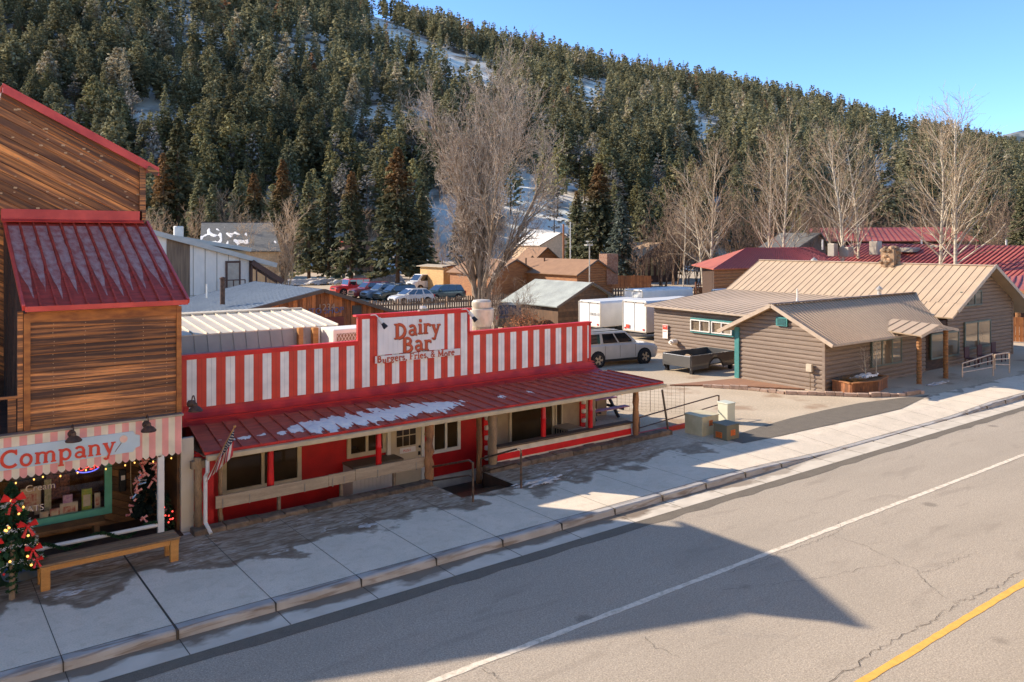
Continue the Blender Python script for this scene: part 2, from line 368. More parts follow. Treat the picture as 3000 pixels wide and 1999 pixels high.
# cracks in the road
ck = MB(); CR = random.Random(4)
def crack(pts, w):
    P = [onZ(x, y, ZR) for x, y in pts]; out = []
    for a, b in zip(P[:-1], P[1:]):
        for i in range(6): out.append(a.lerp(b, i / 6) + Vector((CR.uniform(-.05, .05), CR.uniform(-.05, .05), 0)))
    out.append(P[-1])
    L = []; Q = []
    for i, p in enumerate(out):
        d = (out[min(i + 1, len(out) - 1)] - out[max(i - 1, 0)]).normalized(); nrm = Vector((-d.y, d.x, 0)) * w * CR.uniform(.3, 1.0)
        L.append(p + nrm + Vector((0, 0, .008))); Q.append(p - nrm + Vector((0, 0, .008)))
    ck.ring([L, Q], close=False, capa=False, capb=False)
F6 = lambda x, y: (2000 + x / 1.744, 1100 + y / 1.744)
crack([F6(*p) for p in ((740, 1560), (900, 1480), (990, 1400), (1110, 1340), (1200, 1285), (1270, 1260), (1310, 1225), (1390, 1190), (1400, 1150), (1480, 1140), (1540, 1105), (1620, 1075), (1680, 1030), (1744, 1000))], .006)
crack([F6(*p) for p in ((760, 820), (860, 850), (950, 880), (1010, 910), (1090, 950), (1130, 975), (1190, 990), (1215, 1025), (1240, 1060), (1290, 1100), (1350, 1140))], .004)
crack([F6(*p) for p in ((1215, 1010), (1280, 1000), (1350, 970), (1420, 930), (1520, 910))], .004)
crack([F6(*p) for p in ((200, 1095), (380, 1075), (560, 1055), (780, 1020), (950, 985), (1090, 960))], .004)
crack([F6(*p) for p in ((240, 1005), (330, 980), (440, 930), (530, 900), (600, 875), (700, 840), (760, 820), (815, 785), (795, 745))], .005)
crack([(1405, 1952), (1445, 1975), (1470, 1999)], .006); crack([(1890, 1868), (1925, 1900), (1990, 1925)], .004)
struct(ck.build('road_cracks', mat('crack_dark', (.05, .045, .04), .95)))
# kerb with a drop at the driveway; sidewalk
def kz(x):
    if x < 18.8: return 0.0
    if x < 22.3: return -.125 * (x - 18.8) / 3.5
    if x < 30.2: return -.125
    if x < 33.6: return -.125 * (33.6 - x) / 3.4
    return 0.0
kb = MB(); xs = [-60] + [i * .8 for i in range(-20, 75)] + [120, 260]
kb.ring([[(x, 13.66, ZR - .02), (x, 13.70, kz(x) - .025), (x, 13.735, kz(x)), (x, 13.90, kz(x) + .004), (x, 13.90, ZR - .1)] for x in xs])
struct(kb.build('kerb', KERB))
sw = MB(); PX0, PX1, PY0 = 10.95, 12.62, 16.5      # stairwell cut out of the sidewalk
ys = [13.90, 14.3, 15.0, 15.9, PY0, 17.2, 17.98]
sx = sorted(set([x for x in xs] + [PX0, PX1]))
def sz(x, y): return kz(x) * max(0, 1 - (y - 13.9) / 1.3) if y > 13.9 else kz(x)
for i in range(len(sx) - 1):
    for j in range(len(ys) - 1):
        x0, x1, y0, y1 = sx[i], sx[i + 1], ys[j], ys[j + 1]
        if x0 >= PX0 and x1 <= PX1 and y0 >= PY0: continue
        if x0 >= 20.0 and y0 >= 15.9: continue
        sw.poly((x0, y0, sz(x0, y0)), (x1, y0, sz(x1, y0)), (x1, y1, sz(x1, y1)), (x0, y1, sz(x0, y1)))
sw.ring([[(20.0, 15.9, -.1), (260, 15.9, -.1)], [(20.0, 15.9, 0), (260, 15.9, 0)]], False, False, False)
sw.box(-60, 2.2, 17.98, 19, -.2, -.004)
struct(sw.build('sidewalk', CONC))
jm = mat('joint_dark', (.07, .06, .05), .95)
jt = MB(); r = random.Random(2)
for i in range(-6, 60):
    x = 1.97 + 1.626 * i; big = (i == 1); w = .035 if big else .011
    ye = 17.95 if x < 20 else 15.88
    if PX0 - .1 < x < PX1 + .1: ye = PY0
    jt.ring([[(x - w / 2, y, sz(x, y) + .004), (x + w / 2, y, sz(x, y) + .004)] for y in (13.9, 14.3, 15.2, ye)], False, False, False)
    z = kz(x); jt.box(x - w / 2 - .002, x + w / 2 + .002, 13.655, 13.90, ZR, z + .006)
    xg = x + .02; jt.box(xg - .006, xg + .006, 13.05, 13.66, ZR + .009, ZR + .012)
jt.ring([[(x, 13.895, kz(x) + .008), (x, 13.912, kz(x) + .008)] for x in xs], False, False, False)
struct(jt.build('sidewalk_joints', jm))
# dark asphalt strip and gravel lot at the driveway
sheet('driveway_patch', [tuple(onZ(*p))[:2] for p in ((2175, 1300), (2251, 1285), (2345, 1264), (2440, 1243), (2540, 1221), (2639, 1198), (2690, 1175), (2726, 1157), (2640, 1166), (2520, 1181), (2420, 1201), (2314, 1226), (2230, 1250), (2180, 1266), (2120, 1284))], .005, PATCH)
# ------------------------------------------------------------------ valley floor and hills
SKYL = [(-900, -560), (-400, -470), (0, -330), (500, -180), (900, -20), (1000, 20), (1103, 51), (1250, 90), (1420, 132), (1600, 175), (1800, 222), (2000, 255), (2200, 288),
        (2350, 315), (2473, 347), (2553, 365), (2696, 401), (2850, 432), (3000, 462), (3400, 540), (4200, 600)]
def interp(t, x):
    for (a, b), (c, d) in zip(t[:-1], t[1:]):
        if x <= c: return b + (d - b) * max(0, (x - a)) / (c - a)
    return t[-1][1]
from mathutils import noise as MN
def hill(d, px):
    """height of the ground at viewing depth d in the column px"""
    d0 = 150 + 40 * smooth01((px - 1600) / 1200.0); dr = interp([(0, 600), (1000, 640), (2000, 720), (3000, 800)], px)
    zr = EYE + (HOR - interp(SKYL, px)) / FL * dr
    if d <= d0: return 0.0
    s = (d - d0) / (dr - d0)
    if s <= 1: z = zr * (s * 1.12 - .12 * s * s); z *= smooth01((d - d0) / 30.0) if d < d0 + 30 else 1
    else: z = zr - (s - 1) * zr * .55
    a = (px - 1500) / FL; x, y = (VX + VY * a) * d, (VY - VX * a) * d
    z += (MN.noise(Vector((x / 60, y / 60, 0))) * 5 + MN.noise(Vector((x / 18, y / 18, 3))) * 1.6) * smooth01((d - d0) / 60) * (1 if s < .9 else max(0, (1 - s) * 10) if s < 1 else 0)
    return max(z, 0)
rows = [95, 120, 140] + [150 + 7.5 * i for i in range(0, 90)] + [850, 950, 1100]
cols = [-900 + 30 * i for i in range(0, 150)]
tm = MB(); V = []
for d in rows:
    rr = []
    for c in cols:
        a = (c - 1500) / FL; z = hill(d, c); rr.append(((VX + VY * a) * d, (VY - VX * a) * d, z if d > 150 else (z - .02)))
    V.append(rr)
tm.ring(V, False, False, False)
def hill_mat():
    m = bpy.data.materials.new('hillside_ground'); m.use_nodes = True; n, l = nodes_of(m); p = n['Principled BSDF']; p.inputs['Roughness'].default_value = .85
    g = n.new('ShaderNodeNewGeometry')
    def ns(sc, dt=8):
        q = n.new('ShaderNodeTexNoise'); q.inputs['Scale'].default_value = sc; q.inputs['Detail'].default_value = dt; l.new(g.outputs['Position'], q.inputs[0]); return q.outputs[0]
    def rg(x, a, b):
        q = n.new('ShaderNodeMapRange'); q.inputs[1].default_value = a; q.inputs[2].default_value = b; l.new(x, q.inputs[0]); return q.outputs[0]
    def mx(f, a, b):
        q = n.new('ShaderNodeMix'); q.data_type = 'RGBA'; l.new(f, q.inputs[0])
        for i, c in ((6, a), (7, b)):
            if isinstance(c, tuple): q.inputs[i].default_value = (*warm(c), 1)
            else: l.new(c, q.inputs[i])
        return q.outputs[2]
    dirt = mx(ns(.5), (.12, .085, .055), (.2, .15, .10))
    c = mx(rg(ns(.06), .42, .52), dirt, (.78, .80, .84)); at = n.new('ShaderNodeAttribute'); at.attribute_name = 'run'
    rn_ = rg(ns(.12, 6), .60, .44); ml = n.new('ShaderNodeMath'); ml.operation = 'MULTIPLY'; l.new(at.outputs['Fac'], ml.inputs[0]); l.new(rn_, ml.inputs[1]); c = mx(ml.outputs[0], c, (.86, .87, .9))
    sp = n.new('ShaderNodeSeparateXYZ'); l.new(g.outputs['Position'], sp.inputs[0])
    low = rg(sp.outputs[2], 6.0, 0.5); gr = mx(rg(ns(.09), .55, .62), (.26, .19, .12), (.7, .72, .76)); c = mx(low, c, gr)
    l.new(c, p.inputs['Base Color']); return m
hob = struct(tm.build('hillside', hill_mat(), smooth=True))
# snow runs, measured as areas of the slope in the photograph
RUNS = [[(1075, 20), (1120, 60), (1260, 135), (1400, 200), (1480, 240), (1440, 255), (1330, 200), (1290, 175), (1190, 130), (1090, 85)],
        [(2540, 350), (2720, 395), (2660, 420), (2600, 440), (2620, 520), (2590, 600), (2560, 560), (2545, 450)],
        [(2000, 270), (2050, 320), (2120, 400), (2060, 430), (2000, 400)], [(2440, 330), (2500, 350), (2490, 372), (2430, 360)],
        [(1500, 480), (1590, 520), (1680, 560), (1680, 690), (1500, 700), (1470, 600)], 
        [(1660, 250), (1780, 240), (1760, 300), (1690, 330)]]
def inpoly(x, y, P):
    c = False
    for i in range(len(P)):
        (x0, y0), (x1, y1) = P[i], P[i - 1]
        if (y0 > y) != (y1 > y) and x < (x1 - x0) * (y - y0) / (y1 - y0) + x0: c = not c
    return c
def inrun(x, y): return any(inpoly(x, y, P) for P in RUNS)
at = hob.data.attributes.new('run', 'FLOAT', 'POINT'); vals = []
for v in hob.data.vertices:
    q = proj(v.co); vals.append(1.0 if inrun(q[0], q[1]) else 0.0)
at.data.foreach_set('value', vals)
# the ground sheet: lot, yards, to the foot of the hill and beyond on every side
gm = MB(); r0 = [(-4000, 17.9), (4000, 17.9)]
HX0, HX1, HY0, HY1 = 5.6, 18.6, 17.96, 24.2     # hole for the sunken ground floor
for (a, b, c, d) in ((-4000, HX0, 17.9, 17.96 + 80), (HX1, 4000, 15.88, 98), (HX0, HX1, HY1, 98), (-4000, 4000, 98, 6000)):
    if a == HX1:
        gm.poly((20.0, c, -.008), (d and 4000, c, -.008), (4000, 98, -.008), (20.0, 98, -.008)); gm.poly((HX1, 17.96, -.008), (20.0, 17.96, -.008), (20.0, 98, -.008), (HX1, 98, -.008)); continue
    gm.poly((a, c, -.008), (b, c, -.008), (b, d if d != 97.96 else 98, -.008), (a, d if d != 97.96 else 98, -.008))
gm.poly((-4000, 97.95, -.008), (HX0, 97.95, -.008), (HX0, 98, -.008), (-4000, 98, -.008))
struct(gm.build('ground', LOT))
sheet('far_ground', [(-4000, -3000), (4000, -3000), (4000, 13.6), (-4000, 13.6)], ZR - .02, LOT)
# ridge far off on the right, blue haze put into its colour
fr = MB(); A = []; 
for d, h in ((2600, -20), (3000, 60), (3300, 1), (3700, 0)):
    rr = []
    for c in range(2300, 4300, 40):
        top = interp([(2300, 640), (2800, 470), (2900, 412), (2960, 388), (3050, 372), (3200, 380), (3500, 330), (4300, 300)], c)
        zz = EYE + (HOR - top) / FL * 3300 + MN.noise(Vector((c / 60., d / 300., 0))) * 12
        z = {2600: -20, 3000: zz * .55, 3300: zz, 3700: -20}[d]; a = (c - 1500) / FL; rr.append(((VX + VY * a) * d, (VY - VX * a) * d, z))
    A.append(rr)
fr.ring(A, False, False, False)
struct(fr.build('far_mountain', mat('hazy_blue_forest', (.035, .06, .085), .95, (.22, .26, .32), .01, contrast=(.48, .62)), smooth=True))

# added unseen behind the camera: sidewalk and pale fronts bouncing sun across the street
sheet('added_bounce_sidewalk', [(-60, -5.2), (260, -5.2), (260, -1.2), (-60, -1.2)], ZR + .1, CONC)
for i, (x0, x1, h, c, lab) in enumerate(((-30, -8, 9, (.78, .74, .66), 'added cream light-bouncing front across the street'), (-7, 14, 8.5, (.80, .77, .70), 'added pale light-bouncing front directly across the street'), (15, 38, 9.5, (.74, .68, .58), 'added tan light-bouncing front across the street'), (40, 70, 8.5, (.64, .6, .55), 'added white light-bouncing front across the street'))):
    t = thing('added_bounce_front', lab, 'added bounce front', (x0, -6, 0)); mb = MB(); mb.box(x0, x1, -14, -5.0, -.2, h); mb.build('wall', mat('bounce_front_wall_%d' % i, c, .8), t); mb = MB(); mb.slab([(x0 - .4, -4.9, h + .02), (x1 + .4, -4.9, h + .02), (x1 + .4, -14, h + 1.4), (x0 - .4, -14, h + 1.4)], .15); mb.build('roof', mat('bounce_front_roof', (.25, .2, .17), .8), t)
    for k in range(int((x1 - x0) / 4)): mb = MB(); mb.box(x0 + 1 + k * 4, x0 + 3.4 + k * 4, -5.0, -4.95, .8, 2.6); mb.build('window', glass(), t)
# ================================================================== FOREST
def conifer(seed, nb, per, R0=.17, h0=.12, shape='spruce', size=.05):
    """unit-height conifer: branches carrying clumps of needle sprays; returns verts, quads"""
    rg = np.random.default_rng(seed); h = h0 + (1 - h0) * rg.random(nb) ** .85
    s = (h - h0) / (1 - h0)
    prof = (1 - s) ** .8 if shape == 'spruce' else np.sqrt(np.clip(1 - (s * 1.0) ** 2.2, 0, 1)) * (.55 + .45 * np.sin(np.clip(s * 3.2 + .35, 0, 3.1)))
    L = R0 * prof * rg.uniform(.7, 1.12, nb) + .012
    th = rg.random(nb) * 2 * np.pi; dr = (-.25 if shape == 'spruce' else .1) + rg.normal(0, .12, nb)
    t = (rg.random((nb, per)) ** .6) * .95 + .08
    cx = np.cos(th)[:, None] * L[:, None] * t; cy = np.sin(th)[:, None] * L[:, None] * t
    cz = h[:, None] + dr[:, None] * L[:, None] * t + (t ** 2) * L[:, None] * .18
    c = np.stack([cx, cy, cz], -1).reshape(-1, 3); n = len(c)
    sz = size * (.5 + .8 * np.repeat(prof, per)) * rg.uniform(.6, 1.25, n)
    out = np.stack([np.repeat(np.cos(th), per), np.repeat(np.sin(th), per), rg.normal(-.25, .25, n)], -1)
    out += rg.normal(0, .35, (n, 3)); out /= np.linalg.norm(out, axis=1)[:, None]
    side = np.cross(out, rg.normal(0, .45, (n, 3)) + [0, 0, 1]); side /= np.linalg.norm(side, axis=1)[:, None]
    a = c - out * sz[:, None] * .7; b = c + side * sz[:, None] * .55 + out * sz[:, None] * .1; d = c - side * sz[:, None] * .55; e = c + out * sz[:, None] * .9 - np.array([0, 0, .15]) * sz[:, None]
    v = np.stack([a, b, e, d], 1).reshape(-1, 3); return v
def quads_mesh(name, v, mats, extra=None):
    nq = len(v) // 4; me = bpy.data.meshes.new(name)
    tv, tf, tm_ = ([], [], []) if extra is None else extra
    V = np.concatenate([v, np.array(tv).reshape(-1, 3)]) if len(tv) else v
    me.vertices.add(len(V)); me.vertices.foreach_set('co', V.astype(np.float32).ravel())
    nf = nq + len(tf); loops = np.arange(nq * 4, dtype=np.int32)
    if len(tf): loops = np.concatenate([loops, (np.array(tf, dtype=np.int32) + nq * 4).ravel()])
    me.loops.add(len(loops)); me.loops.foreach_set('vertex_index', loops)
    me.polygons.add(nf); me.polygons.foreach_set('loop_start', np.arange(nf, dtype=np.int32) * 4)
    mi = np.zeros(nf, dtype=np.int32); mi[nq:] = 1
    for m in mats: me.materials.append(m)
    if len(mats) > 1: me.polygons.foreach_set('material_index', mi)
    me.update(calc_edges=True); return me
def trunk_quads(r=.012, top=.9, n=5, z0=-.03):
    v = []; f = []
    for k in range(n): a = 2 * math.pi * k / n; v.append((r * math.cos(a), r * math.sin(a), z0))
    for k in range(n): a = 2 * math.pi * k / n; v.append((r * .2 * math.cos(a), r * .2 * math.sin(a), top))
    for k in range(n): f.append((k, (k + 1) % n, n + (k + 1) % n, n + k))
    return v, f, None
def foliage_mat(name, a, b, tip=None, tipz=(.75, .95), objr=.35, attr=None):
    m = bpy.data.materials.new(name); m.use_nodes = True; n, l = nodes_of(m); p = n['Principled BSDF']; p.inputs['Roughness'].default_value = .8; p.inputs['Specular IOR Level'].default_value = .15
    g = n.new('ShaderNodeNewGeometry'); rp = g.outputs['Random Per Island']
    mx = n.new('ShaderNodeMix'); mx.data_type = 'RGBA'; l.new(rp, mx.inputs[0]); mx.inputs[6].default_value = (*a, 1); mx.inputs[7].default_value = (*b, 1); out = mx.outputs[2]
    if tip:
        tc = n.new('ShaderNodeTexCoord'); sp = n.new('ShaderNodeSeparateXYZ'); l.new(tc.outputs['Object'], sp.inputs[0])
        ns = n.new('ShaderNodeTexNoise'); ns.inputs['Scale'].default_value = 1.2; l.new(tc.outputs['Object'], ns.inputs[0])
        ad = n.new('ShaderNodeMath'); ad.operation = 'MULTIPLY_ADD'; l.new(ns.outputs[0], ad.inputs[0]); ad.inputs[1].default_value = 3.0; l.new(sp.outputs[2], ad.inputs[2])
        mr = n.new('ShaderNodeMapRange'); mr.inputs[1].default_value = tipz[0]; mr.inputs[2].default_value = tipz[1]; mr.inputs[4].default_value = .5; l.new(ad.outputs[0], mr.inputs[0])
        m2 = n.new('ShaderNodeMix'); m2.data_type = 'RGBA'; l.new(mr.outputs[0], m2.inputs[0]); l.new(out, m2.inputs[6]); m2.inputs[7].default_value = (*tip, 1); out = m2.outputs[2]
    if attr:
        at = n.new('ShaderNodeAttribute'); at.attribute_name = attr; vm = n.new('ShaderNodeVectorMath'); vm.operation = 'MULTIPLY'; l.new(out, vm.inputs[0]); l.new(at.outputs['Color'], vm.inputs[1]); out = vm.outputs[0]
    if objr:
        oi = n.new('ShaderNodeObjectInfo'); mr = n.new('ShaderNodeMapRange'); mr.inputs[3].default_value = 1 - objr; mr.inputs[4].default_value = 1 + objr; l.new(oi.outputs['Random'], mr.inputs[0])
        vm = n.new('ShaderNodeVectorMath'); vm.operation = 'SCALE'; l.new(out, vm.inputs[0]); l.new(mr.outputs[0], vm.inputs['Scale']); out = vm.outputs[0]
    l.new(out, p.inputs['Base Color'])
    tr = n.new('ShaderNodeBsdfTranslucent'); l.new(out, tr.inputs[0]); ms = n.new('ShaderNodeMixShader'); ms.inputs[0].default_value = .35
    l.new(p.outputs[0], ms.inputs[1]); l.new(tr.outputs[0], ms.inputs[2]); l.new(ms.outputs[0], n['Material Output'].inputs[0])
    return m
BARK = mat('conifer_bark', (.13, .09, .065), .95, (.07, .05, .04), 8)
FG = [foliage_mat('pine_needles', (.19, .17, .07), (.40, .335, .15)), foliage_mat('fir_needles', (.15, .145, .072), (.33, .285, .145)),
      foliage_mat('grey_needles', (.22, .195, .155), (.36, .31, .25))]
rg = np.random.default_rng(5)
cand = []
tries = 0
def place(d, px): a = (px - 1500) / FL; return ((VX + VY * a) * d, (VY - VX * a) * d, hill(d, px))
for _ in range(32000):
    d = math.sqrt(rg.uniform(158 ** 2, 790 ** 2)); px = rg.uniform(-260, 3260); dr = interp([(0, 600), (1000, 640), (2000, 720), (3000, 800)], px)
    if d > dr + 12: continue
    P = place(d, px)
    if P[2] < 1.0: continue
    _, py, _ = proj(P)
    if py < -150: continue
    hp = 14 * FL / d
    if (inrun(px, py) or inrun(px, py - hp * .35) or inrun(px, py - hp * .7)) and rg.random() > (.25 if py > 300 else .06): continue
    if d > dr * .86 and rg.random() < .45: continue
    dens = MN.noise(Vector((P[0] / 34, P[1] / 34, 9)))
    if rg.random() < (.30 if d > 420 else .26) + 1.9 * max(0, -dens - .16) + (.12 if px > 1300 else 0): continue
    cand.append((d, px, py, P))
cand.sort(key=lambda c: c[0])
print('forest candidates', len(cand))
kinds = [('pine', conifer(21, 210, 9, .19, .16, 'pine', .027)), ('pine', conifer(22, 190, 9, .16, .25, 'pine', .027)), ('spruce', conifer(23, 240, 8, .15, .08, 'spruce', .026)),
         ('spruce', conifer(24, 210, 8, .125, .12, 'spruce', .026)), ('pine', conifer(25, 200, 9, .21, .2, 'pine', .03))]
H0 = 13.0
tq = trunk_quads()
protos = []
for i, (k, v) in enumerate(kinds):
    for j, fm in enumerate(FG):
        if j == 2 and i > 1: continue
        vv = v if j != 2 else v[:len(v) // 3]
        protos.append((k if j < 2 else 'dead', quads_mesh('hillside_conifer', vv * H0, [fm, BARK], ([(a * H0, b * H0, c * H0) for a, b, c in tq[0]], tq[1], None))))
LAB = {'pine': ('tall round-topped olive pine on the steep snowy slope behind the town', 'round-topped pines on the lower slope'),
       'spruce': ('tall pointed dark green fir on the steep snowy slope behind the town', 'pointed firs on the lower slope'),
       'dead': ('sparse grey-needled dying conifer among the green pines of the slope', 'grey dying conifers on the lower slope')}
nind = 0; rest = []
for c in cand:
    d, px, py, P = c
    vis = -120 < px < 3120 and not (px < 440 and py > 320 + px * .5)
    if nind < 285 and vis:
        u = rg.random(); k, me = protos[int(u * u * len(protos)) if False else rg.integers(len(protos))]
        if k == 'dead' and rg.random() > .5: k, me = protos[0]
        o = bpy.data.objects.new('dying_conifer' if k == 'dead' else ('pine_tree' if k == 'pine' else 'fir_tree'), me); COL.objects.link(o)
        s = rg.uniform(.75, 1.35); o.location = (P[0], P[1], P[2] - .2); o.scale = (s * rg.uniform(.85, 1.2),) * 2 + (s,); o.rotation_euler = (0, 0, rg.uniform(0, 6.28))
        tag(o, LAB[k][0], 'tree', LAB[k][1]); nind += 1
    else: rest.append(c)
# every other tree of the slope: one mass
low = [conifer(s, nb, 3, r0, h0, k, z) for s, nb, r0, h0, k, z in ((31, 70, .15, .18, 'pine', .052), (32, 66, .12, .28, 'pine', .05), (33, 74, .11, .08, 'spruce', .046), (34, 66, .09, .1, 'spruce', .045), (35, 70, .17, .25, 'pine', .056))]
chunks = []; tints = []
for d, px, py, P in rest:
    v = low[rg.integers(5)] if d > 270 else kinds[rg.integers(5)][1]; s = H0 * (.62 + .85 * rg.random() ** 1.4) * (1.12 if d > 500 else 1) * (1.05 if d > interp([(0, 600), (1000, 640), (2000, 720), (3000, 800)], px) * .86 else 1); a = rg.uniform(0, 6.28); ca, sa = math.cos(a), math.sin(a); w = s * rg.uniform(.85, 1.25)
    q = np.empty_like(v); q[:, 0] = (v[:, 0] * ca - v[:, 1] * sa) * w + P[0]; q[:, 1] = (v[:, 0] * sa + v[:, 1] * ca) * w + P[1]; q[:, 2] = v[:, 2] * s + P[2] - .2
    chunks.append(q); g_ = rg.random(); u = rg.uniform(.65, 1.35)
    t = (1.0 * u, 1.0 * u, 1.0 * u) if g_ < .91 else ((1.7, 1.6, 2.0) if g_ < .985 else (1.4, .9, .9)); tints.append(np.tile(np.array([*t, 1.0], dtype=np.float32), (len(v) // 4, 1)))
allv = np.concatenate(chunks); print('forest quads', len(allv) // 4)
fm = foliage_mat('far_needles', (.175, .162, .08), (.37, .315, .165), objr=0, attr='tint')
me = quads_mesh('hillside_forest', allv, [fm]); at = me.attributes.new('tint', 'FLOAT_COLOR', 'FACE'); at.data.foreach_set('color', np.concatenate(tints).ravel())
fo = bpy.data.objects.new('hillside_forest', me); COL.objects.link(fo); fo['kind'] = 'stuff'; tag(fo, 'dense conifer forest covering the upper snowy mountainside', 'forest')
# ---------------------------------------------------------------- valley spruces, one by one
TIP = foliage_mat('spruce_orange_tip', (.07, .08, .04), (.20, .175, .085), tip=(.42, .17, .055), tipz=(12.5, 16))
GRN = foliage_mat('spruce_green', (.11, .112, .055), (.29, .25, .12)); BLU = foliage_mat('spruce_bluish', (.10, .115, .08), (.20, .205, .145))
def spruce(label, px, d, pytop, wr, fm, seed, dense=1.0, h0=.1, shape='spruce'):
    b = place(d, px); b = Vector((b[0], b[1], 0 if d < 150 else b[2])); H = EYE + (HOR - pytop) / FL * d - b.z
    t = thing('spruce_tree', label, 'tree', b)
    v = conifer(seed, int(420 * dense), 9, wr, h0, shape, .028); me = quads_mesh('crown', v * H, [fm]); o = bpy.data.objects.new('crown', me); COL.objects.link(o); o.parent = t
    mb = MB(); mb.tube([(0, 0, -.1), (0, 0, H * .5), (0, 0, H * .95)], [H * .017, H * .011, .02], 7); mb.build('trunk', BARK, t, world=False)
SP = [('slender young spruce at the left end of the row behind the parking lot', 905, 118, 505, .15, GRN), ('spruce with thin open crown, second in the row behind the parking lot', 962, 116, 535, .17, GRN),
      ('full spruce with rusty tip behind the red four-wheel-drive car', 1030, 112, 500, .19, TIP), ('tallest dark spruce with orange cone-laden top left of the bare cottonwood', 1165, 108, 432, .25, TIP),
      ('dark spruce half hidden by the left twigs of the bare cottonwood', 1235, 112, 560, .2, GRN), ('broad spruce with rusty crown right of the ski run', 1755, 118, 478, .25, TIP),
      ('narrow spruce with orange tip against the ski run', 1690, 124, 560, .16, TIP), ('blue-green spruce standing behind the stone chimney', 1822, 108, 575, .21, BLU),
      ('round full spruce behind the blue-green one', 1885, 125, 552, .27, GRN), ('dark spruce just left of the pair of thin aspens', 1962, 128, 560, .25, GRN),
      ('pointed spruce rising highest above the white warehouse roof', 520, 140, 345, .16, GRN), ('rusty spruce beside the tallest one above the warehouse', 478, 138, 450, .17, TIP),
      ('dark spruce between pale bare trees above the warehouse', 585, 132, 510, .2, GRN), ('small black-green spruce right of the rusty group above the warehouse', 620, 130, 540, .16, GRN),
      ('orange-topped spruce above the dark shingled roof', 745, 132, 505, .18, TIP), ('tall spruce at the right of the dark shingled roof', 700, 135, 500, .16, GRN), ('dark spruce at the far right edge of the picture above the red roof', 2995, 110, 560, .2, GRN),
      ('broad dark pine at the far right behind the last aspens', 2890, 130, 520, .22, GRN), ('rusty spruce at the left of the parking lot spruces', 828, 122, 468, .17, TIP),
      ('small orange dried spruce at the warehouse roof edge', 536, 100, 640, .2, TIP)]
for i, s in enumerate(SP): spruce(*s, seed=60 + i, dense=1.0 if s[4] < .2 else 1.35)
# ---------------------------------------------------------------- bare trees
def bare_tree(H, seed, trunk_r, spread, levels, nb, habit='aspen', stems=1, rmin=.012):
    r = random.Random(seed); segs = []
    def grow(p, d, L, rad, lv, up):
        n = 8 if lv == 0 else 4 if lv < 2 else 3; pts = [p]; rs = [rad]; q = p.copy(); dd = d.copy()
        for i in range(n):
            j = .035 if lv == 0 and habit == 'aspen' else .13; dd = (dd + Vector((r.gauss(0, j), r.gauss(0, j), r.gauss(0, .06) + up))).normalized(); q = q + dd * L / n; pts.append(q); rs.append(max(rad * (1 - .75 * (i + 1) / n), rmin * .5))
        segs.append((lv, pts, rs))
        if lv >= levels: return
        m = nb[lv] if lv < len(nb) else 3
        for i in range(m):
            t = ((.14 if lv == 0 else .25) + (.86 if lv == 0 else .75) * (i + r.random()) / m) if habit != 'aspen' or lv > 0 else (.22 + .76 * (i + r.random()) / m)
            k = min(n - 1, int(t * n)); f = t * n - k; b = pts[k].lerp(pts[k + 1], min(1, f)); base = (pts[k + 1] - pts[k]).normalized()
            a = r.uniform(0, 6.28); s = base.cross(Vector((math.cos(a), math.sin(a), .3))).normalized()
            ang = spread[min(lv, len(spread) - 1)] * r.uniform(.75, 1.25); nd = (base * math.cos(ang) + s * math.sin(ang)).normalized()
            ln = L * (r.uniform(.38, .6) if lv else (r.uniform(.3, .44) * (1.12 - .72 * t) if habit == 'aspen' else r.uniform(.16, .40))); grow(b, nd, ln, max(rs[k] * .5, rmin), lv + 1, .07 if habit == 'aspen' else .05)
    for s in range(stems):
        if stems == 1: grow(Vector((0, 0, -.1)), Vector((0, 0, 1)), H, trunk_r, 0, .02)
        else:
            a = 2 * math.pi * s / stems + r.uniform(-.3, .3); lean = (s / stems) * .15 + .02; a = s * 2.4; grow(Vector((math.cos(a) * .35, math.sin(a) * .35, -.1)), Vector((math.cos(a) * lean, math.sin(a) * lean, 1)).normalized(), H * (.98 - .34 * s / stems), trunk_r * r.uniform(.6, 1), 0, .03)
    tk = MB(); tw = MB()
    for lv, pts, rs in segs:
        if lv == 0: tk.tube(pts, rs, 7, False)
        elif lv == 1 and levels > 2: tk.tube(pts, [max(q, .022) for q in rs] if habit == 'aspen' else rs, 4, False)
        else: tw.tube(pts, rs, 4 if lv == 1 else 3, False)
    return tk, tw
ASPB = mat('aspen_bark', (.50, .48, .43), .85, (.30, .28, .25), 2.5, (1, 1, 3), fine=.3); TWIG = mat('bare_twigs', (.38, .31, .235), .9, (.24, .18, .135), 1.5, island=.3)
CTB = mat('cottonwood_bark', (.30, .25, .205), .95, (.16, .125, .10), 4, (1, 1, .4), fine=.3); CTW = mat('cottonwood_twigs', (.44, .40, .38), .9, (.23, .195, .17), 1.0, island=.35); YTW = mat('aspen_twigs', (.36, .30, .23), .9, (.22, .175, .13), 1.0, island=.35)
def put_bare(name, label, px, d, pytop, args, mats, group=None, z=None, share=None, scale=None):
    b = place(d, px); b = Vector((b[0], b[1], 0 if z is None else z)); H = EYE + (HOR - pytop) / FL * d - b.z
    t = thing(name, label, 'tree', b, group=group)
    tk, tw = bare_tree(H, **args); tk.build('trunk', mats[0], t, world=False, smooth=True); tw.build('crown', mats[1], t, world=False)
    return t
put_bare('cottonwood_tree', 'huge bare many-stemmed cottonwood behind the dairy bar sign', 1410, 72, 305, dict(seed=3, trunk_r=.40, spread=(.40, .55, .75, .8), levels=4, nb=(19, 6, 4, 4), habit='cotton', stems=10, rmin=.02), (CTB, CTW)).scale = (.70, .70, 1)
asp = dict(spread=(.72, .6, .6), levels=3, nb=(34, 7, 3), habit='aspen', rmin=.014)
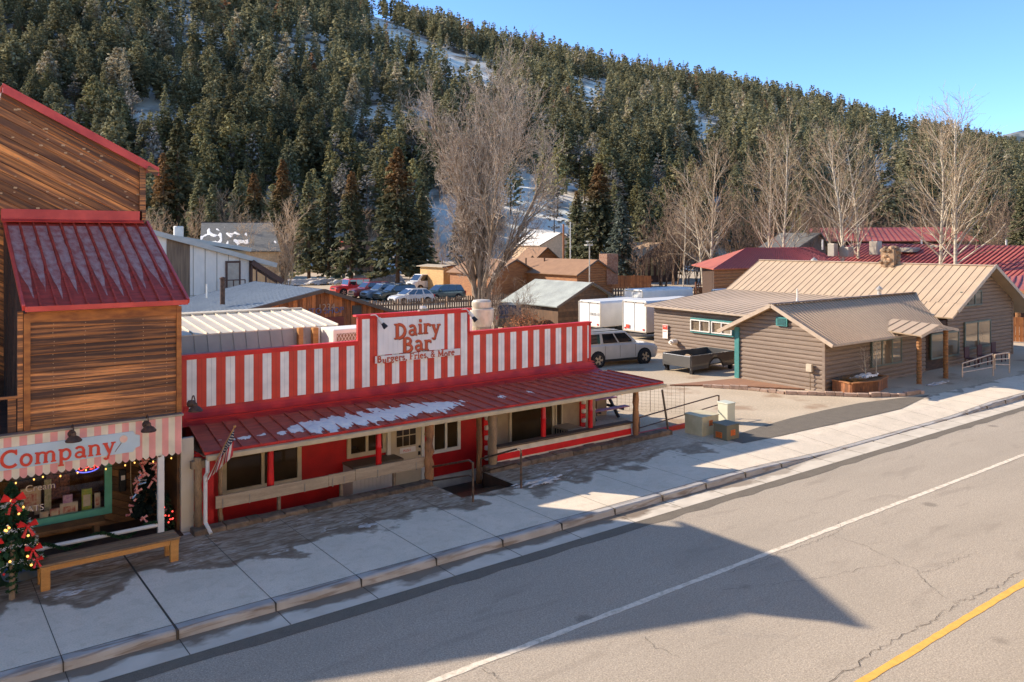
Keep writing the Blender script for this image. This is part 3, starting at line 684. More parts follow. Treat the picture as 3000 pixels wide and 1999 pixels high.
AS = [('left trunk of the aspen pair nearest the trailers, slightly leaning', 2060, 98, 505, .15), ('right trunk of the aspen pair nearest the trailers', 2082, 96, 450, .17),
      ('bare aspen behind the vent of the tan roof, left of a pair', 2250, 92, 432, .15), ('taller bare aspen behind the vent of the tan roof, right of a pair', 2290, 90, 392, .17),
      ('bare aspen left of the stone chimney, left of a pair', 2475, 84, 405, .17), ('bare aspen left of the stone chimney, right of a pair', 2520, 86, 412, .15),
      ('thick bare aspen right of the stone chimney', 2752, 76, 372, .2), ('tallest bare aspen, last at the right above the tan roof', 2802, 74, 348, .2)]
for i, (lb, px, d, pt, tr) in enumerate(AS): put_bare('aspen_tree', lb, px, d, pt, dict(seed=40 + i, trunk_r=tr, **asp), (ASPB, YTW))
put_bare('aspen_tree', 'thin slanting aspen sapling in front of the picket fence by the trailers', 2003, 78, 605, dict(seed=51, trunk_r=.08, spread=(.7, .6), levels=2, nb=(16, 4), habit='aspen', rmin=.01), (ASPB, YTW))
# pale bare willows and shrubs at the foot of the hill: three shapes, copied
bt = []
for s_, st in ((71, 5), (72, 7), (73, 4)):
    bt.append((st, bare_tree(9.0, s_, .09, (.5, .55, .6), 3, (9, 5, 4), 'cotton', st, .018)))
PALE = mat('pale_twigs', (.50, .41, .31), .9, (.35, .27, .20), .8, island=.3); SBROWN = mat('brown_twigs', (.22, .165, .125), .9, (.14, .10, .08), .8, island=.3)
bases = []
for tk, tw in [b[1] for b in bt]:
    for mm in (PALE, SBROWN):
        bases.append((tk, tw, mm))
cache = {}
def bush(label, px, d, H, which, pale=True, group=None, z=0):
    b = place(d, px); key = (which, pale)
    if key not in cache:
        mm = PALE if pale else SBROWN; t = thing('bare_tree', label, 'tree', (b[0], b[1], b[2] if z is None else z), group=group)
        bt[which][1][0].build('trunk', mm, t, world=False); bt[which][1][1].build('crown', mm, t, world=False); cache[key] = t
    else:
        t = copy_tree(cache[key]); t['label'] = label; t.location = (b[0], b[1], b[2] if z is None else z); t['group'] = group or ''
        if not group: del t['group']
    t.scale = (H / 9.0,) * 3; t.rotation_euler = (0, 0, px * .37)
GP = 'pale bare willows at the foot of the slope'; GLB = 'pale leafless willow clump at the foot of the slope left of the cottonwood'
for i, (px, d, H) in enumerate(((440, 128, 9), (490, 124, 9), (548, 128, 10), (650, 134, 12), (690, 130, 11), (760, 128, 9), (810, 124, 11), (850, 120, 10), (600, 128, 7), (1075, 116, 9), (1290, 120, 7))): bush(GLB, px, d, H, i % 3, True, GP)
GB = 'brown leafless thicket tree behind the red-roofed buildings'
for i in range(30): bush(GB, 1880 + i * 39 + (i * 53 % 29), 105 + (i * 37 % 34), 7 + (i * 29 % 5), i % 3, False, 'brown leafless trees behind the red roofs')
bush('small bare tree left of the three beside the warehouse', 718, 84, 6.8, 0); bush('middle small bare tree of the three beside the warehouse', 747, 82, 6.6, 1); bush('round small bare tree right of the three beside the warehouse', 787, 80, 5.2, 2); bush('taller forked bare tree right of the dark shingled roof', 834, 84, 8.5, 0)
# thicket with rusty leaves behind the dairy bar
for i, (px, d, H, lb) in enumerate(((1445, 52, 3.4, 'left'), (1500, 47, 3.3, 'middle'), (1560, 44, 2.9, 'right'))):
    bush('%s of three tangled brown shrubs between the exhaust fan and the blue-roofed shed' % lb, px, d, H, i, False)
leaf = MB(); r = random.Random(6)
for i in range(2600):
    px = r.gauss(1545, 45); d = r.uniform(40, 46); b = place(d, px); z = r.uniform(.3, 2.5) * (1 - abs(px - 1545) / 260); a = Vector((b[0], b[1], z)); q = [a + Vector((r.uniform(-.05, .05), r.uniform(-.05, .05), r.uniform(-.05, .05))) for _ in range(4)]; leaf.poly(*q)
lf = leaf.build('dead_leaves', mat('rusty_leaves', (.40, .17, .07), .9, (.22, .09, .04), 5, island=.5)); lf['kind'] = 'stuff'; tag(lf, 'rusty dead leaves clinging in the shrubs beside the blue-roofed shed', 'leaves')
# ski lift towers
LM = mat('lift_steel', (.30, .32, .34), .5, metal=.6)
def tower(label, px, d, pytop, pybase):
    b = place(d, px); zb = hill(d, px) - 1; zt = EYE + (HOR - pytop) / FL * d; t = thing('lift_tower', label, 'ski lift tower', (b[0], b[1], zb))
    mb = MB(); mb.tube([(b[0], b[1], zb), (b[0], b[1], zt)], [.45, .28], 8); mb.build('mast', LM, t)
    w = Vector((VY, -VX, 0)); c = Vector((b[0], b[1], zt)); mb = MB(); mb.beam(c - w * 2.6, c + w * 2.6, .35, .35)
    mb.build('crossarm', LM, t); mb = MB()
    for s in (-1, 1):
        for k in range(4): q = c + w * 2.5 * s + Vector((VX, VY, 0)) * (k - 1.5) * .8; mb.lathe(q, [(.3, -.12), (.3, .12)], 8)
    mb.build('sheaves', LM, t); return c, w
c1, w1 = tower('grey ski lift tower on the snow right of the cottonwood', 1650, 215, 567, 660)
c2, w2 = tower('ski lift tower on the ridge among the pines at the right', 2590, 720, 326, 372)
# ================================================================== WOODEN CANDY SHOP (left)
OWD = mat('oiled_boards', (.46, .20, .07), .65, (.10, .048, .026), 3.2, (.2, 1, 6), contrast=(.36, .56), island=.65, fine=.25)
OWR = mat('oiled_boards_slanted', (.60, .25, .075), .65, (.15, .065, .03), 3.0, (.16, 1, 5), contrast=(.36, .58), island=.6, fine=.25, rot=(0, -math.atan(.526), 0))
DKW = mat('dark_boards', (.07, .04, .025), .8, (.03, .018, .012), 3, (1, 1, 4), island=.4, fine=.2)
REDF = mat('red_flashing', (.60, .075, .06), .45, (.42, .04, .035), 2)
REDR = mat('red_roof_metal', (.46, .06, .04), .55, (.28, .04, .025), 3, (1, 3, 1), spec=.22)
FROST = mat('frost_film', (.46, .29, .29), .75, (.36, .10, .09), 9, (1, .35, 1), contrast=(.35, .7), fine=.3)
WHT = mat('white_paint', (.66, .70, .76), .55, (.58, .61, .66), 3); CRM = mat('cream_trim', (.52, .47, .38), .6, (.42, .38, .31), 4)
cs = thing('candy_shop', 'brown plank-sided shop with steep red-edged roof and pink striped awning', 'shop', (2, 20, 0))
EZ, EX, SLP, GY = 8.11, 5.34, .526, 22.3
rz = lambda x: EZ + SLP * (EX - x)
mb = MB(); poly = [(-8, 3.0), (5.02, 3.0), (5.02, rz(5.02) - .05), (1.95, rz(1.95) - .05), (1.8, 8.8), (-8, 5.6)]
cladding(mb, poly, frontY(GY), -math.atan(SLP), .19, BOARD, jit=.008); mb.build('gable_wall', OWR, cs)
mb = MB(); mb.box(-8, 5.0, GY + .02, 24.6, 0, 5.6); mb.ext([(5.0, GY + .02, 5.6), (5.0, GY + .02, 8.2), (1.95, GY + .02, 9.75), (1.8, GY + .02, 8.8), (-8, GY + .02, 5.6)], (0, 2.28, 0)); mb.build('wall', DKW, cs)
mb = MB(); y0, y1 = 22.17, 24.8
mb.slab([(EX, y0, EZ), (EX, y1, EZ), (1.95, y1, rz(1.95)), (1.95, y0, rz(1.95))], .07); mb.slab([(1.82, y0, 8.9), (1.82, y1, 8.9), (-9, y1, 5.3), (-9, y0, 5.3)], .07)
mb.build('roof', REDR, cs)
mb = MB(); mb.ext([(EX + .03, y0 - .03, EZ + .02), (1.95, y0 - .03, rz(1.95) + .02), (1.95, y0 - .03, rz(1.95) - .20), (EX + .03, y0 - .03, EZ - .19)], (0, .06, 0)); mb.build('fascia', REDF, cs)
mb = MB(); mb.box(4.92, 5.06, GY - .1, GY, 3, rz(5.02) - .08); mb.beam((5.06, 22.0, 8.1), (5.3, 22.0, 7.95), .08, .12); mb.build('corner_board', OWD, cs)
# projecting bay with the shed roof
TX0, TX1, TY = 2.0, 4.80, 18.2
mb = MB(); cladding(mb, [(TX0, 2.5), (TX1, 2.5), (TX1, 4.9), (TX0, 4.9)], frontY(TY), 0, .172, LAP, jit=.006); mb.box(TX0, TX1, TY + .01, TY + .1, 2.5, 4.9); mb.build('bay_wall', OWD, cs)
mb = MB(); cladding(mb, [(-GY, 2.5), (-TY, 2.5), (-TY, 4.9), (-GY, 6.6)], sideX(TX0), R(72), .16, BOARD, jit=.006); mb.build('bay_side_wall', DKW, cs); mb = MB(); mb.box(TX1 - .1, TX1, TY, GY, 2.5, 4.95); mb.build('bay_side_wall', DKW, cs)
mb = MB(); mb.box(TX0 - .06, TX0 + .05, TY - .07, TY, 2.5, 4.86); mb.box(TX1 - .05, TX1 + .05, TY - .07, TY, 2.5, 4.86); mb.box(TX0, TX1, TY - .06, TY - .005, 4.68, 4.88); mb.build('bay_trim', mat('oiled_trim', (.42, .17, .045), .6, (.22, .08, .025), 3, (1, 1, 3)), cs)
A_, B_, C_, D_ = (1.93, 17.88, 4.98), (4.90, 17.88, 4.98), (5.09, 22.28, 6.72), (2.0, 22.28, 6.72)
br = MB(); br.slab([A_, B_, C_, D_], .06); ribs(br, A_, B_, C_, D_, .262, .035, .05); bay_roof = br.build('bay_roof', REDR, cs)
mb = MB(); mb.box(1.92, 4.97, 22.2, 22.28, 6.76, 7.0); mb.slab([(1.92, 22.05, 6.71), (4.99, 22.05, 6.71), (5.0, 22.2, 6.77), (1.92, 22.2, 6.77)], .02)
mb.beam((A_[0], A_[1] - .03, 4.96), (B_[0], B_[1] - .03, 4.96), .05, .1); mb.beam((A_[0] - .02, A_[1], 4.98), (D_[0] - .02, D_[1], 6.72), .05, .1); mb.beam((B_[0] + .02, B_[1], 4.98), (C_[0] + .02, C_[1], 6.72), .05, .1); mb.build('roof_flashing', REDF, cs)
# melting frost between the seams
fr_ = MB(); va, vb, vc, vd = map(Vector, (A_, B_, C_, D_)); nn = (vb - va).cross(vd - va).normalized(); rq = random.Random(8)
pan = 11
for i in range(pan):
    u0, u1 = (i + .12) / pan, (i + .88) / pan; lo = rq.uniform(.07, .16); tip = (u0 + u1) / 2 + rq.uniform(-.01, .02)
    L = []; Q = []
    for k in range(15):
        v = lo + (0.93 - lo) * k / 14; w = smooth01((v - lo) / .38 + .1); a = tip + (u0 - tip) * w + rq.uniform(-.004, .004); b = tip + (u1 - tip) * w + rq.uniform(-.004, .004)
        f = lambda u: va.lerp(vb, u).lerp(vd.lerp(vc, u), v) + nn * .006
        L.append(f(a)); Q.append(f(b))
    fr_.ring([L, Q], False, False, False)
fr_.build('frost', FROST, bay_roof)
# pale nail heads and knots on the boards
nl = MB(); rn = random.Random(21)
for sx_ in (2.45, 3.0, 3.55, 4.1, 4.55):
    for k in range(14):
        for dz in (.04, .13): x = sx_ + rn.uniform(-.015, .015); z = 2.52 + k * .172 + dz; nl.box(x - .007, x + .007, TY - .036, TY - .03, z - .007, z + .007)
for k in range(90): x = rn.uniform(.5, 4.9); z = rn.uniform(6.6, min(9.6, rz(x) - .25)); w_ = rn.uniform(.012, .03); nl.box(x - w_ * 1.3, x + w_ * 1.3, GY - .034, GY - .028, z - w_ * .7, z + w_ * .7)
nl.build('nail_heads', mat('nail_pale', (.55, .40, .26), .6, (.4, .26, .15), 30), cs)
# upper balcony on the left
mb = MB(); mb.beam((-4, 18.2, 3.26), (1.93, 18.2, 3.26), .09, .05)
for i in range(22): x = 1.75 - i * .27; mb.box(x - .07, x + .07, 18.19, 18.22, 2.45, 3.24)
mb.box(1.84, 1.93, 18.16, 18.25, 2.5, 4.9); mb.build('balcony_railing', OWD, cs)
mb = MB(); mb.box(-8, 2.0, 18.1, 22.3, 2.36, 2.5); mb.box(-8, 4.8, 18.05, 19.6, 2.5, 2.56); mb.build('balcony_floor', DKW, cs)
# ground floor: wall with the show window
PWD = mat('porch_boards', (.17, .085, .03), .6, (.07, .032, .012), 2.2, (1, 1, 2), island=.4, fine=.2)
WY = 19.6; wx0, wx1, wz0, wz1 = .2, 3.62, .42, 2.05
mb = MB()
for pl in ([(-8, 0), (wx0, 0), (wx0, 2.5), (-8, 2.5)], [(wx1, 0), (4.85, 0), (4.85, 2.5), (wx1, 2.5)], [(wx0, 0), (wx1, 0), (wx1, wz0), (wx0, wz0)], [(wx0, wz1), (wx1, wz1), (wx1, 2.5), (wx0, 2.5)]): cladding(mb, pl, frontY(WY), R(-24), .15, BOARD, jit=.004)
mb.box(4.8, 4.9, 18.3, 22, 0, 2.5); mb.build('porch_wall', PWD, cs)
TEAL = mat('teal_trim', (.12, .42, .33), .5, (.09, .34, .27), 4)
mb = MB(); fw = .14
mb.box(wx0 - fw, wx1 + fw, WY - .07, WY + .03, wz0 - fw, wz0); mb.box(wx0 - fw, wx1 + fw, WY - .07, WY + .03, wz1, wz1 + fw); mb.box(wx1, wx1 + fw, WY - .068, WY + .03, wz0, wz1); mb.box(wx0 - fw, wx0, WY - .068, WY + .03, wz0, wz1)
win = mb.build('shop_window', TEAL, cs)
def clear_glass():
    m = bpy.data.materials.new('clear_glass'); m.use_nodes = True; n, l = nodes_of(m); n.remove(n['Principled BSDF']); t = n.new('ShaderNodeBsdfTransparent'); g = n.new('ShaderNodeBsdfGlossy'); g.inputs['Roughness'].default_value = .03
    f = n.new('ShaderNodeFresnel'); f.inputs[0].default_value = 1.5; x = n.new('ShaderNodeMixShader'); l.new(f.outputs[0], x.inputs[0]); l.new(t.outputs[0], x.inputs[1]); l.new(g.outputs[0], x.inputs[2]); l.new(x.outputs[0], n['Material Output'].inputs[0]); return m
CG = clear_glass()
mb = MB(); mb.box(wx0, wx1, WY - .01, WY - .004, wz0, wz1); mb.build('pane', CG, win)
mb = MB(); mb.box(wx0 - .3, wx1 + .3, 21.0, 21.05, 0, 2.4); mb.box(wx0 - .3, wx1 + .3, WY + .04, 21, wz0 - .16, wz0 - .08); mb.box(wx0 - .32, wx0 - .28, WY + .04, 21, 0, 2.4); mb.box(wx1 + .28, wx1 + .32, WY + .04, 21, 0, 2.4); mb.build('display_floor', mat('straw_brown', (.16, .09, .035), .9, (.07, .04, .015), 6, (1, 1, .3), fine=.4), win)
mb = MB(); mb.box(-8, 4.85, 17.98, WY, -.05, .02); mb.build('porch_floor', DKW, cs)
mb = MB(); mb.box(4.86, 5.12, 18.2, 18.32, -.02, 2.0); mb.build('corner_pillar', mat('pale_pillar', (.50, .52, .55), .6, (.46, .41, .33), .8), cs)
# striped awning with scalloped hem
AWN = stripes('awning_stripes', (.72, .33, .34), (.70, .66, .58), .256, 4.79 - .128, .5)
mb = MB(); n = 50; out = []
for i in range(n):
    x = 4.80 - i * .128
    for k in range(7): out.append((x - .128 * k / 6, 17.93, 1.80 - .055 * math.sin(math.pi * k / 6)))
for i in range(n):
    seg = out[i * 7:(i + 1) * 7]; pts = [(seg[0][0], 17.93, 2.56)] + seg + [(seg[-1][0], 17.93, 2.56)]; mb.ext([pts[0], pts[-1]] + pts[1:-1][::-1], (0, .035, 0))
aw = mb.build('awning', AWN, cs)
mb = MB(); mb.box(-1.7, 4.83, 17.9, 18.1, 2.56, 2.60); mb.build('awning_cap', mat('grey_metal', (.3, .3, .31), .45, metal=.5), cs)
mb = MB(); zc, zd = 2.37, 1.95; pts = [(-1.6, zd), (3.84, zd), (3.88, 2.02), (3.97, 2.05), (3.97, 2.27), (3.88, 2.30), (3.84, zc), (-1.6, zc)]
mb.ext([(x, 17.925, z) for x, z in pts], (0, -.02, 0)); sign = mb.build('name_board', mat('pale_blue_board', (.46, .62, .82), .5, (.42, .58, .77), 3), cs)
RED = mat('red_letters', (.62, .06, .03), .45, (.55, .05, .03), 4)
lt, w = lettering('Company', (1.52, 17.903, 1.985), (1, 0, 0), (0, 0, 1), .462, .012); lt.build('lettering', RED, sign)
mb = MB(); mb.ring([[(3.66 + r_ * math.cos(a * math.pi / 8), 17.903 - h, 2.24 + r_ * math.sin(a * math.pi / 8)) for a in range(16)] for r_, h in ((.075, 0), (.075, .008))]); mb.build('lollipop', mat('lollipop_pink', (.75, .48, .46), .5, (.7, .62, .55), 12), sign)
mb = MB(); mb.beam((3.62, 17.899, 2.17), (3.5, 17.899, 2.0), .012, .008); mb.build('lollipop_stick', mat('stick_brown', (.25, .13, .07), .6), sign)
mb = MB(); mb.box(4.33, 4.45, 17.93, 18.03, 0, 1.78); mb.build('porch_post', WHT, cs)
mb = MB(); mb.box(2.2, 5.1, 17.96, 18.1, -.06, .0); mb.tube([(1.2, 17.98, .33), (4.33, 17.98, .33)], .042, 8); mb.build('porch_rail', WHT, cs)
# ---- shop goods in the window, each a thing
def card(name, label, x, z, w, h, y, m, tilt=0.0, extra=None):
    t = thing(name, label, 'goods', (x, y, z)); mb = MB(); mb.box(x - w / 2, x + w / 2, y, y + .06, z, z + h); mb.build('box', m, t)
    if extra: mb = MB(); mb.box(x - w * .36, x + w * .36, y - .004, y, z + h * .25, z + h * .75); mb.build('front_label', extra, t)
WZ = wz0 - .08
C1 = mat('carton_green', (.16, .35, .06), .5, (.45, .42, .05), 12); C2 = mat('carton_white', (.6, .57, .5), .5, (.5, .45, .4), 9); C3 = mat('carton_red', (.42, .07, .05), .5, (.6, .5, .42), 14); C4 = mat('bag_purple', (.32, .16, .42), .4, (.55, .45, .6), 14); C5 = mat('candy_dark', (.05, .035, .04), .5, (.3, .12, .08), 18); C6 = mat('bag_cream', (.55, .42, .30), .6, (.6, .55, .48), 10); C7 = mat('jar_mint', (.3, .36, .22), .4, (.5, .5, .4), 20)
card('candy_carton', 'tall green and yellow carton with a striped cane in the shop window', 3.30, WZ, .2, .5, 19.75, C1, extra=C2)
card('candy_carton', 'low white carton with a red front in the middle of the shop window', 2.95, WZ, .34, .27, 19.72, C2, extra=C3)
card('sweet_bag', 'small purple bag lying on the low white carton in the shop window', 2.93, WZ + .27, .18, .17, 19.74, C4)
card('paper_cone', 'slim white cup at the right end of the shop window display', 3.52, WZ, .11, .36, 19.8, C2, extra=C3)
card('candy_packet', 'brown and cream packet left of the low white carton', 2.68, WZ, .18, .2, 19.7, C3, extra=C6)
card('candy_packet', 'pale crumpled packet near the left side of the shop window', 2.48, WZ, .16, .18, 19.7, C6)
card('jar_column', 'tall green speckled jar column behind the packets in the window', 2.6, WZ, .13, .75, 20.1, C7); card('paper_sack', 'big cream paper sack behind the lettering in the shop window', 2.25, WZ + .15, .34, .5, 20.0, C6, extra=C3)
card('candy_rack', 'dark rack hung with bagged sweets behind the window', 2.85, WZ + .2, .45, .8, 20.45, C5)
card('paper_sack', 'narrow tan sack left of the green speckled column', 2.42, WZ, .12, .6, 20.2, C6)
neon = thing('neon_sign', 'small glowing red and blue open sign hanging in the shop window', 'sign', (2.95, 19.7, 1.5))
NR = mat('neon_red', (1, .06, .06), .4, emit=1.0); NB = mat('neon_blue', (.08, .12, 1), .4, emit=.8)
q = arc(0, 0, .24, .11, 200, 340, 12); mb = MB(); mb.tube([(3.30 + a, 19.68, 1.33 + b) for a, b in q], .012, 5); mb.build('blue_tube', NB, neon)
font_mesh('OPEN', 'red_tube', NR, neon, (3.12, 19.68, 1.27), (R(90), 0, 0), .16, .006)
WL = mat('window_letters_white', (.75, .72, .75), .4); PL = mat('window_letters_purple', (.12, .07, .28), .4)
wl = thing('window_lettering', 'white and purple word Cream on the shop glass', 'lettering', (1.45, 19.5, 1.2)); font_mesh('Cream', 'outline', PL, wl, (2.12, 19.585, 1.02), (R(90), 0, 0), .205, .001); font_mesh('Cream', 'letters', WL, wl, (2.117, 19.58, 1.024), (R(90), 0, 0), .20, .001)
wl = thing('window_lettering', 'curved purple and white word TREATS low on the shop glass', 'lettering', (1.2, 19.5, .6)); font_mesh('TREATS', 'outline', PL, wl, (1.84, 19.585, .60), (R(90), 0, R(0)), .185, .001); font_mesh('TREATS', 'letters', WL, wl, (1.843, 19.58, .603), (R(90), 0, 0), .18, .001)
# gooseneck lamps
RST = mat('rusty_metal', (.12, .075, .055), .6, (.06, .04, .035), 9, metal=.4)
def gooseneck(label, x, y, z, reach=.3, back=18.0, s=1.0):
    t = thing('wall_lamp', label, 'lamp', (x, y, z)); mb = MB(); mb.lathe((x, back - .02, z + .12), [(.07, -.07), (.09, -.02), (.09, .02), (.06, .07)], 12); mb.build('mounting', RST, t)
    pts = [(x, back - .02, z + .12), (x, back - .12, z + .28 * s)] + [(x, back - .12 - reach * i / 4, z + (.28 + .06 * math.sin(math.pi * i / 4)) * s - .10 * (i / 4) ** 2) for i in range(1, 5)]
    mb = MB(); mb.tube(pts, .014, 6); mb.build('arm', RST, t); e = Vector(pts[-1])
    mb = MB(); mb.lathe(e - Vector((0, 0, .14)), [(.135, -.03), (.145, -.03), (.15, -.01), (.10, .05), (.05, .08), (.04, .14), (.02, .15)], 18); mb.build('lamp_shade', RST, t, smooth='auto')
gooseneck('round rusty gooseneck lamp in front of the letters p and a', onY(208, 1275, 18).x, 17.6, 2.36, .18); gooseneck('rusty gooseneck lamp at the right end of the blue name board', onY(425, 1240, 18).x, 17.6, 2.36, .18)
gooseneck('rusty gooseneck lamp where the plank shop meets the red front', 5.06, 18.0, 2.62, .22, 18.2)
# string lights along the porches
def fairy(label, pts, n, sag=.04):
    t = thing('string_lights', label, 'string lights', pts[0]); mb = MB(); P = []
    for a, b in zip(pts[:-1], pts[1:]):
        a = Vector(a); b = Vector(b)
        for i in range(10): q = a.lerp(b, i / 10); q.z -= sag * math.sin(math.pi * (i % 5) / 5); P.append(q)
    P.append(Vector(pts[-1])); mb.tube(P, .006, 4); mb.build('cord', mat('cord_dark', (.03, .04, .03), .7), t)
    tot = len(P) - 1
    for i in range(n): q = P[int(tot * (i + .5) / n)]; m2 = MB(); m2.ball((q.x, q.y, q.z - .035), .016, 5, 1.3); m2.build('bulb', mat('bulb_warm', (1, .46, .13), .3, emit=.8), t)
fairy('warm string lights hanging under the scalloped awning', [(-.6, 18.05, 1.74), (1.5, 18.05, 1.72), (3, 18.05, 1.72), (4.8, 18.05, 1.72)], 18)
# benches
BW = mat('bench_wood', (.50, .27, .09), .5, (.38, .19, .06), 2, (1, 1, 5), fine=.15); BT = mat('bench_top_wood', (.24, .165, .10), .7, (.15, .10, .065), 2, (.6, 5, 1), fine=.2)
bn = thing('bench', 'honey-coloured plank bench on the sidewalk in front of the candy shop', 'bench', (3.2, 16.9, 0))
mb = MB()
for i in range(3): y = 16.62 + i * .165; mb.box(2.02, 4.42, y, y + .15, .425, .465)
mb.build('seat', BT, bn, bevel=.006)
mb = MB()
for y in (16.64, 17.03): mb.box(2.03, 4.41, y, y + .045, .33, .424)
mb.build('frame', BW, bn, bevel=.004)
for x in (2.04, 4.24):
    for y in (16.615, 17.0): mb = MB(); mb.box(x, x + .15, y, y + .10, 0, .42); mb.build('leg', BW, bn, bevel=.006)
bn = thing('bench', 'low dark plank bench against the shop wall under the teal window', 'bench', (2.6, 19.1, 0))
mb = MB(); mb.box(1.3, 3.5, 18.85, 19.25, .30, .36); mb.build('seat', PWD, bn); mb = MB(); mb.box(1.4, 1.5, 18.9, 19.2, 0, .3); mb.build('leg', PWD, bn); mb = MB(); mb.box(3.3, 3.4, 18.9, 19.2, 0, .3); mb.build('leg', PWD, bn)
# wall phone and cable
ph = thing('wall_phone', 'black wall telephone box with white mark beside the shop window', 'telephone', (3.98, 19.5, 1)); mb = MB(); mb.box(3.90, 4.04, 19.47, 19.58, .72, 1.2); mb.build('case', mat('black_plastic', (.015, .015, .017), .4), ph, bevel=.02); mb = MB(); mb.box(3.93, 4.01, 19.46, 19.47, .98, 1.08); mb.build('badge', WL, ph)
mb = MB(); mb.tube([(4.1, 19.3, 1.74), (4.1, 19.35, 1.2), (4.12, 19.4, .7), (4.2, 19.4, .5), (4.35, 19.3, .42)], .008, 5); tag(mb.build('cable', mat('cable_cream', (.5, .4, .28), .6)), 'pale cable hanging from the awning beside the wall telephone', 'cable')
# ---- christmas trees
NDL = foliage_mat('garland_green', (.02, .05, .02), (.06, .12, .04), objr=0); BOW = mat('bow_red', (.62, .015, .015), .4, (.45, .01, .01), 5); TIN = mat('tinsel_white', (.62, .68, .76), .3, (.4, .5, .62), 20)
def needles(name, c, H, Rb, parent, m, seed, n=300):
    v = conifer(seed, n, 7, Rb / H, .02, 'spruce', .05); v = v * H + np.array([c[0], c[1], c[2]]) - np.array(parent.location); me = quads_mesh(name, v, [m]); o = bpy.data.objects.new(name, me); COL.objects.link(o); o.parent = parent
def bow(c, s, parent, m=None):
    c = Vector(c); mb = MB(); dirs = [(-1, .45), (1, .45), (-.55, -1.3), (.6, -1.2)]
    for i, (a, b) in enumerate(dirs):
        e = c + Vector((a * s, -.03 - .01 * i, b * s)); p = Vector((-b, 0, a)).normalized() * s * (.42 if i < 2 else .22); mb.ring([[c + p * .2, c - p * .2, c - p * .2 + Vector((0, .02, 0)), c + p * .2 + Vector((0, .02, 0))], [e + p, e - p, e - p + Vector((0, .05, 0)), e + p + Vector((0, .05, 0))]])
    mb.ball(c + Vector((0, -.03, 0)), s * .25, 6); mb.build('bow', m or BOW, parent)
xt = thing('christmas_tree', 'decorated christmas tree with red bows and white tinsel at the left edge', 'christmas tree', (1.62, 16.95, 0))
needles('crown', (1.62, 16.95, .45), 1.5, .5, xt, NDL, 91, 520)
mb = MB(); mb.tube([(1.62, 16.95, 0), (1.62, 16.95, 1.7)], .04, 7); mb.build('trunk', BARK, xt)
rr_ = random.Random(5)
for k, z in enumerate((.62, .88, 1.14, 1.60)):
    rad = .50 * (1.95 - z) / 1.5 + .04; mb = MB()
    for j in range(260):
        a = rr_.uniform(0, 6.28); p = Vector((1.62 + rad * math.cos(a), 16.95 + rad * math.sin(a), z + .05 * math.sin(a * 3) + rr_.uniform(-.03, .03))); q = p + Vector((rr_.uniform(-.04, .04), rr_.uniform(-.04, .04), rr_.uniform(-.04, .04))); w_ = Vector((0, 0, .008)); mb.poly(p, q, q + w_, p + w_)
    mb.build('tinsel', TIN, xt)
for (dx, dz, s) in ((.02, 1.66, .17), (.22, 1.22, .14), (.30, .78, .13), (-.28, 1.0, .12), (.36, .58, .09)): bow((1.62 + dx, 16.95 - .30 - dz * .02 + (.2 if dz > 1.5 else 0), dz), s, xt)
for j in range(34):
    a = rr_.uniform(-3.3, .4); z = rr_.uniform(.5, 1.7); rad = .46 * (1.98 - z) / 1.5 + .04; mb = MB(); mb.ball((1.62 + rad * math.cos(a), 16.95 + rad * math.sin(a), z), .022, 6)
    mb.build('bauble' if j % 3 else 'fairy_light', [MATS['bulb_warm'], BOW, mat('bauble_green', (.03, .35, .08), .2), mat('bauble_silver', (.6, .62, .66), .15, metal=.8)][j % 4 if j % 3 else 0], xt)
mb = MB(); mb.tube([(1.60, 16.62, 0), (1.61, 16.62, .7), (1.60, 16.62, 1.02)], [.05, .045, .042], 8); st = tag(mb.build('wooden_stake', mat('grey_wood', (.26, .20, .14), .85, (.15, .11, .08), 5, (1, 1, .3))), 'grey wooden stake wound with a green garland at the left edge', 'post')
mb = MB(); v = []
for j in range(420): a = j * .12; z = .08 + j / 420 * .95; p = Vector((1.60 + .07 * math.cos(a), 16.62 + .07 * math.sin(a), z)); e = [p + Vector((rr_.uniform(-.04, .04), rr_.uniform(-.04, .04), rr_.uniform(-.04, .04))) for _ in range(3)]; mb.poly(*e)
tag(mb.build('garland', NDL), 'green garland wound round the grey stake', 'garland')
mb = MB()
for j in range(1500):
    t = j / 1500; x = 1.3 + 3.0 * t; k = x * 2.1; p = Vector((x, 17.98 + .07 * math.cos(k * 3), .31 + .09 * math.sin(k * 3))); e = [p + Vector((rr_.uniform(-.04, .04), rr_.uniform(-.03, .03), rr_.uniform(-.04, .04))) for _ in range(3)]; mb.poly(*e)
tag(mb.build('garland', NDL), 'green garland twined around the white porch rail', 'garland')
xt = thing('christmas_tree', 'dark slim christmas tree hung with pink candies on the shop porch', 'christmas tree', (4.29, 18.75, 0)); needles('crown', (4.29, 18.75, .3), 1.5, .32, xt, foliage_mat('black_needles', (.012, .018, .012), (.03, .04, .025), objr=0), 92, 260)
PKC = mat('pink_candy', (.55, .08, .09), .4, (.75, .5, .5), 25)
for j in range(42):
    a = rr_.uniform(-3.2, .2); z = rr_.uniform(.35, 1.55); rad = .27 * (1.9 - z) / 1.5 + .06; mb = MB(); p = Vector((4.29 + rad * math.cos(a), 18.75 + rad * math.sin(a), z)); q = Vector((rr_.uniform(-1, 1), 0, rr_.uniform(-.6, .6))).normalized() * .08; mb.tube([p - q, p - q * .6, p + q * .6, p + q], [.03, .022, .022, .03], 6)
    mb.build('candy' if j % 4 else 'bauble', PKC if j % 4 else MATS['bauble_silver'], xt)
xt = thing('christmas_tree', 'small dark christmas tree with red lights in the porch corner by the pillar', 'christmas tree', (4.66, 18.5, 0)); needles('crown', (4.66, 18.5, .05), .75, .2, xt, MATS.get('black_needles') or NDL, 93, 120)
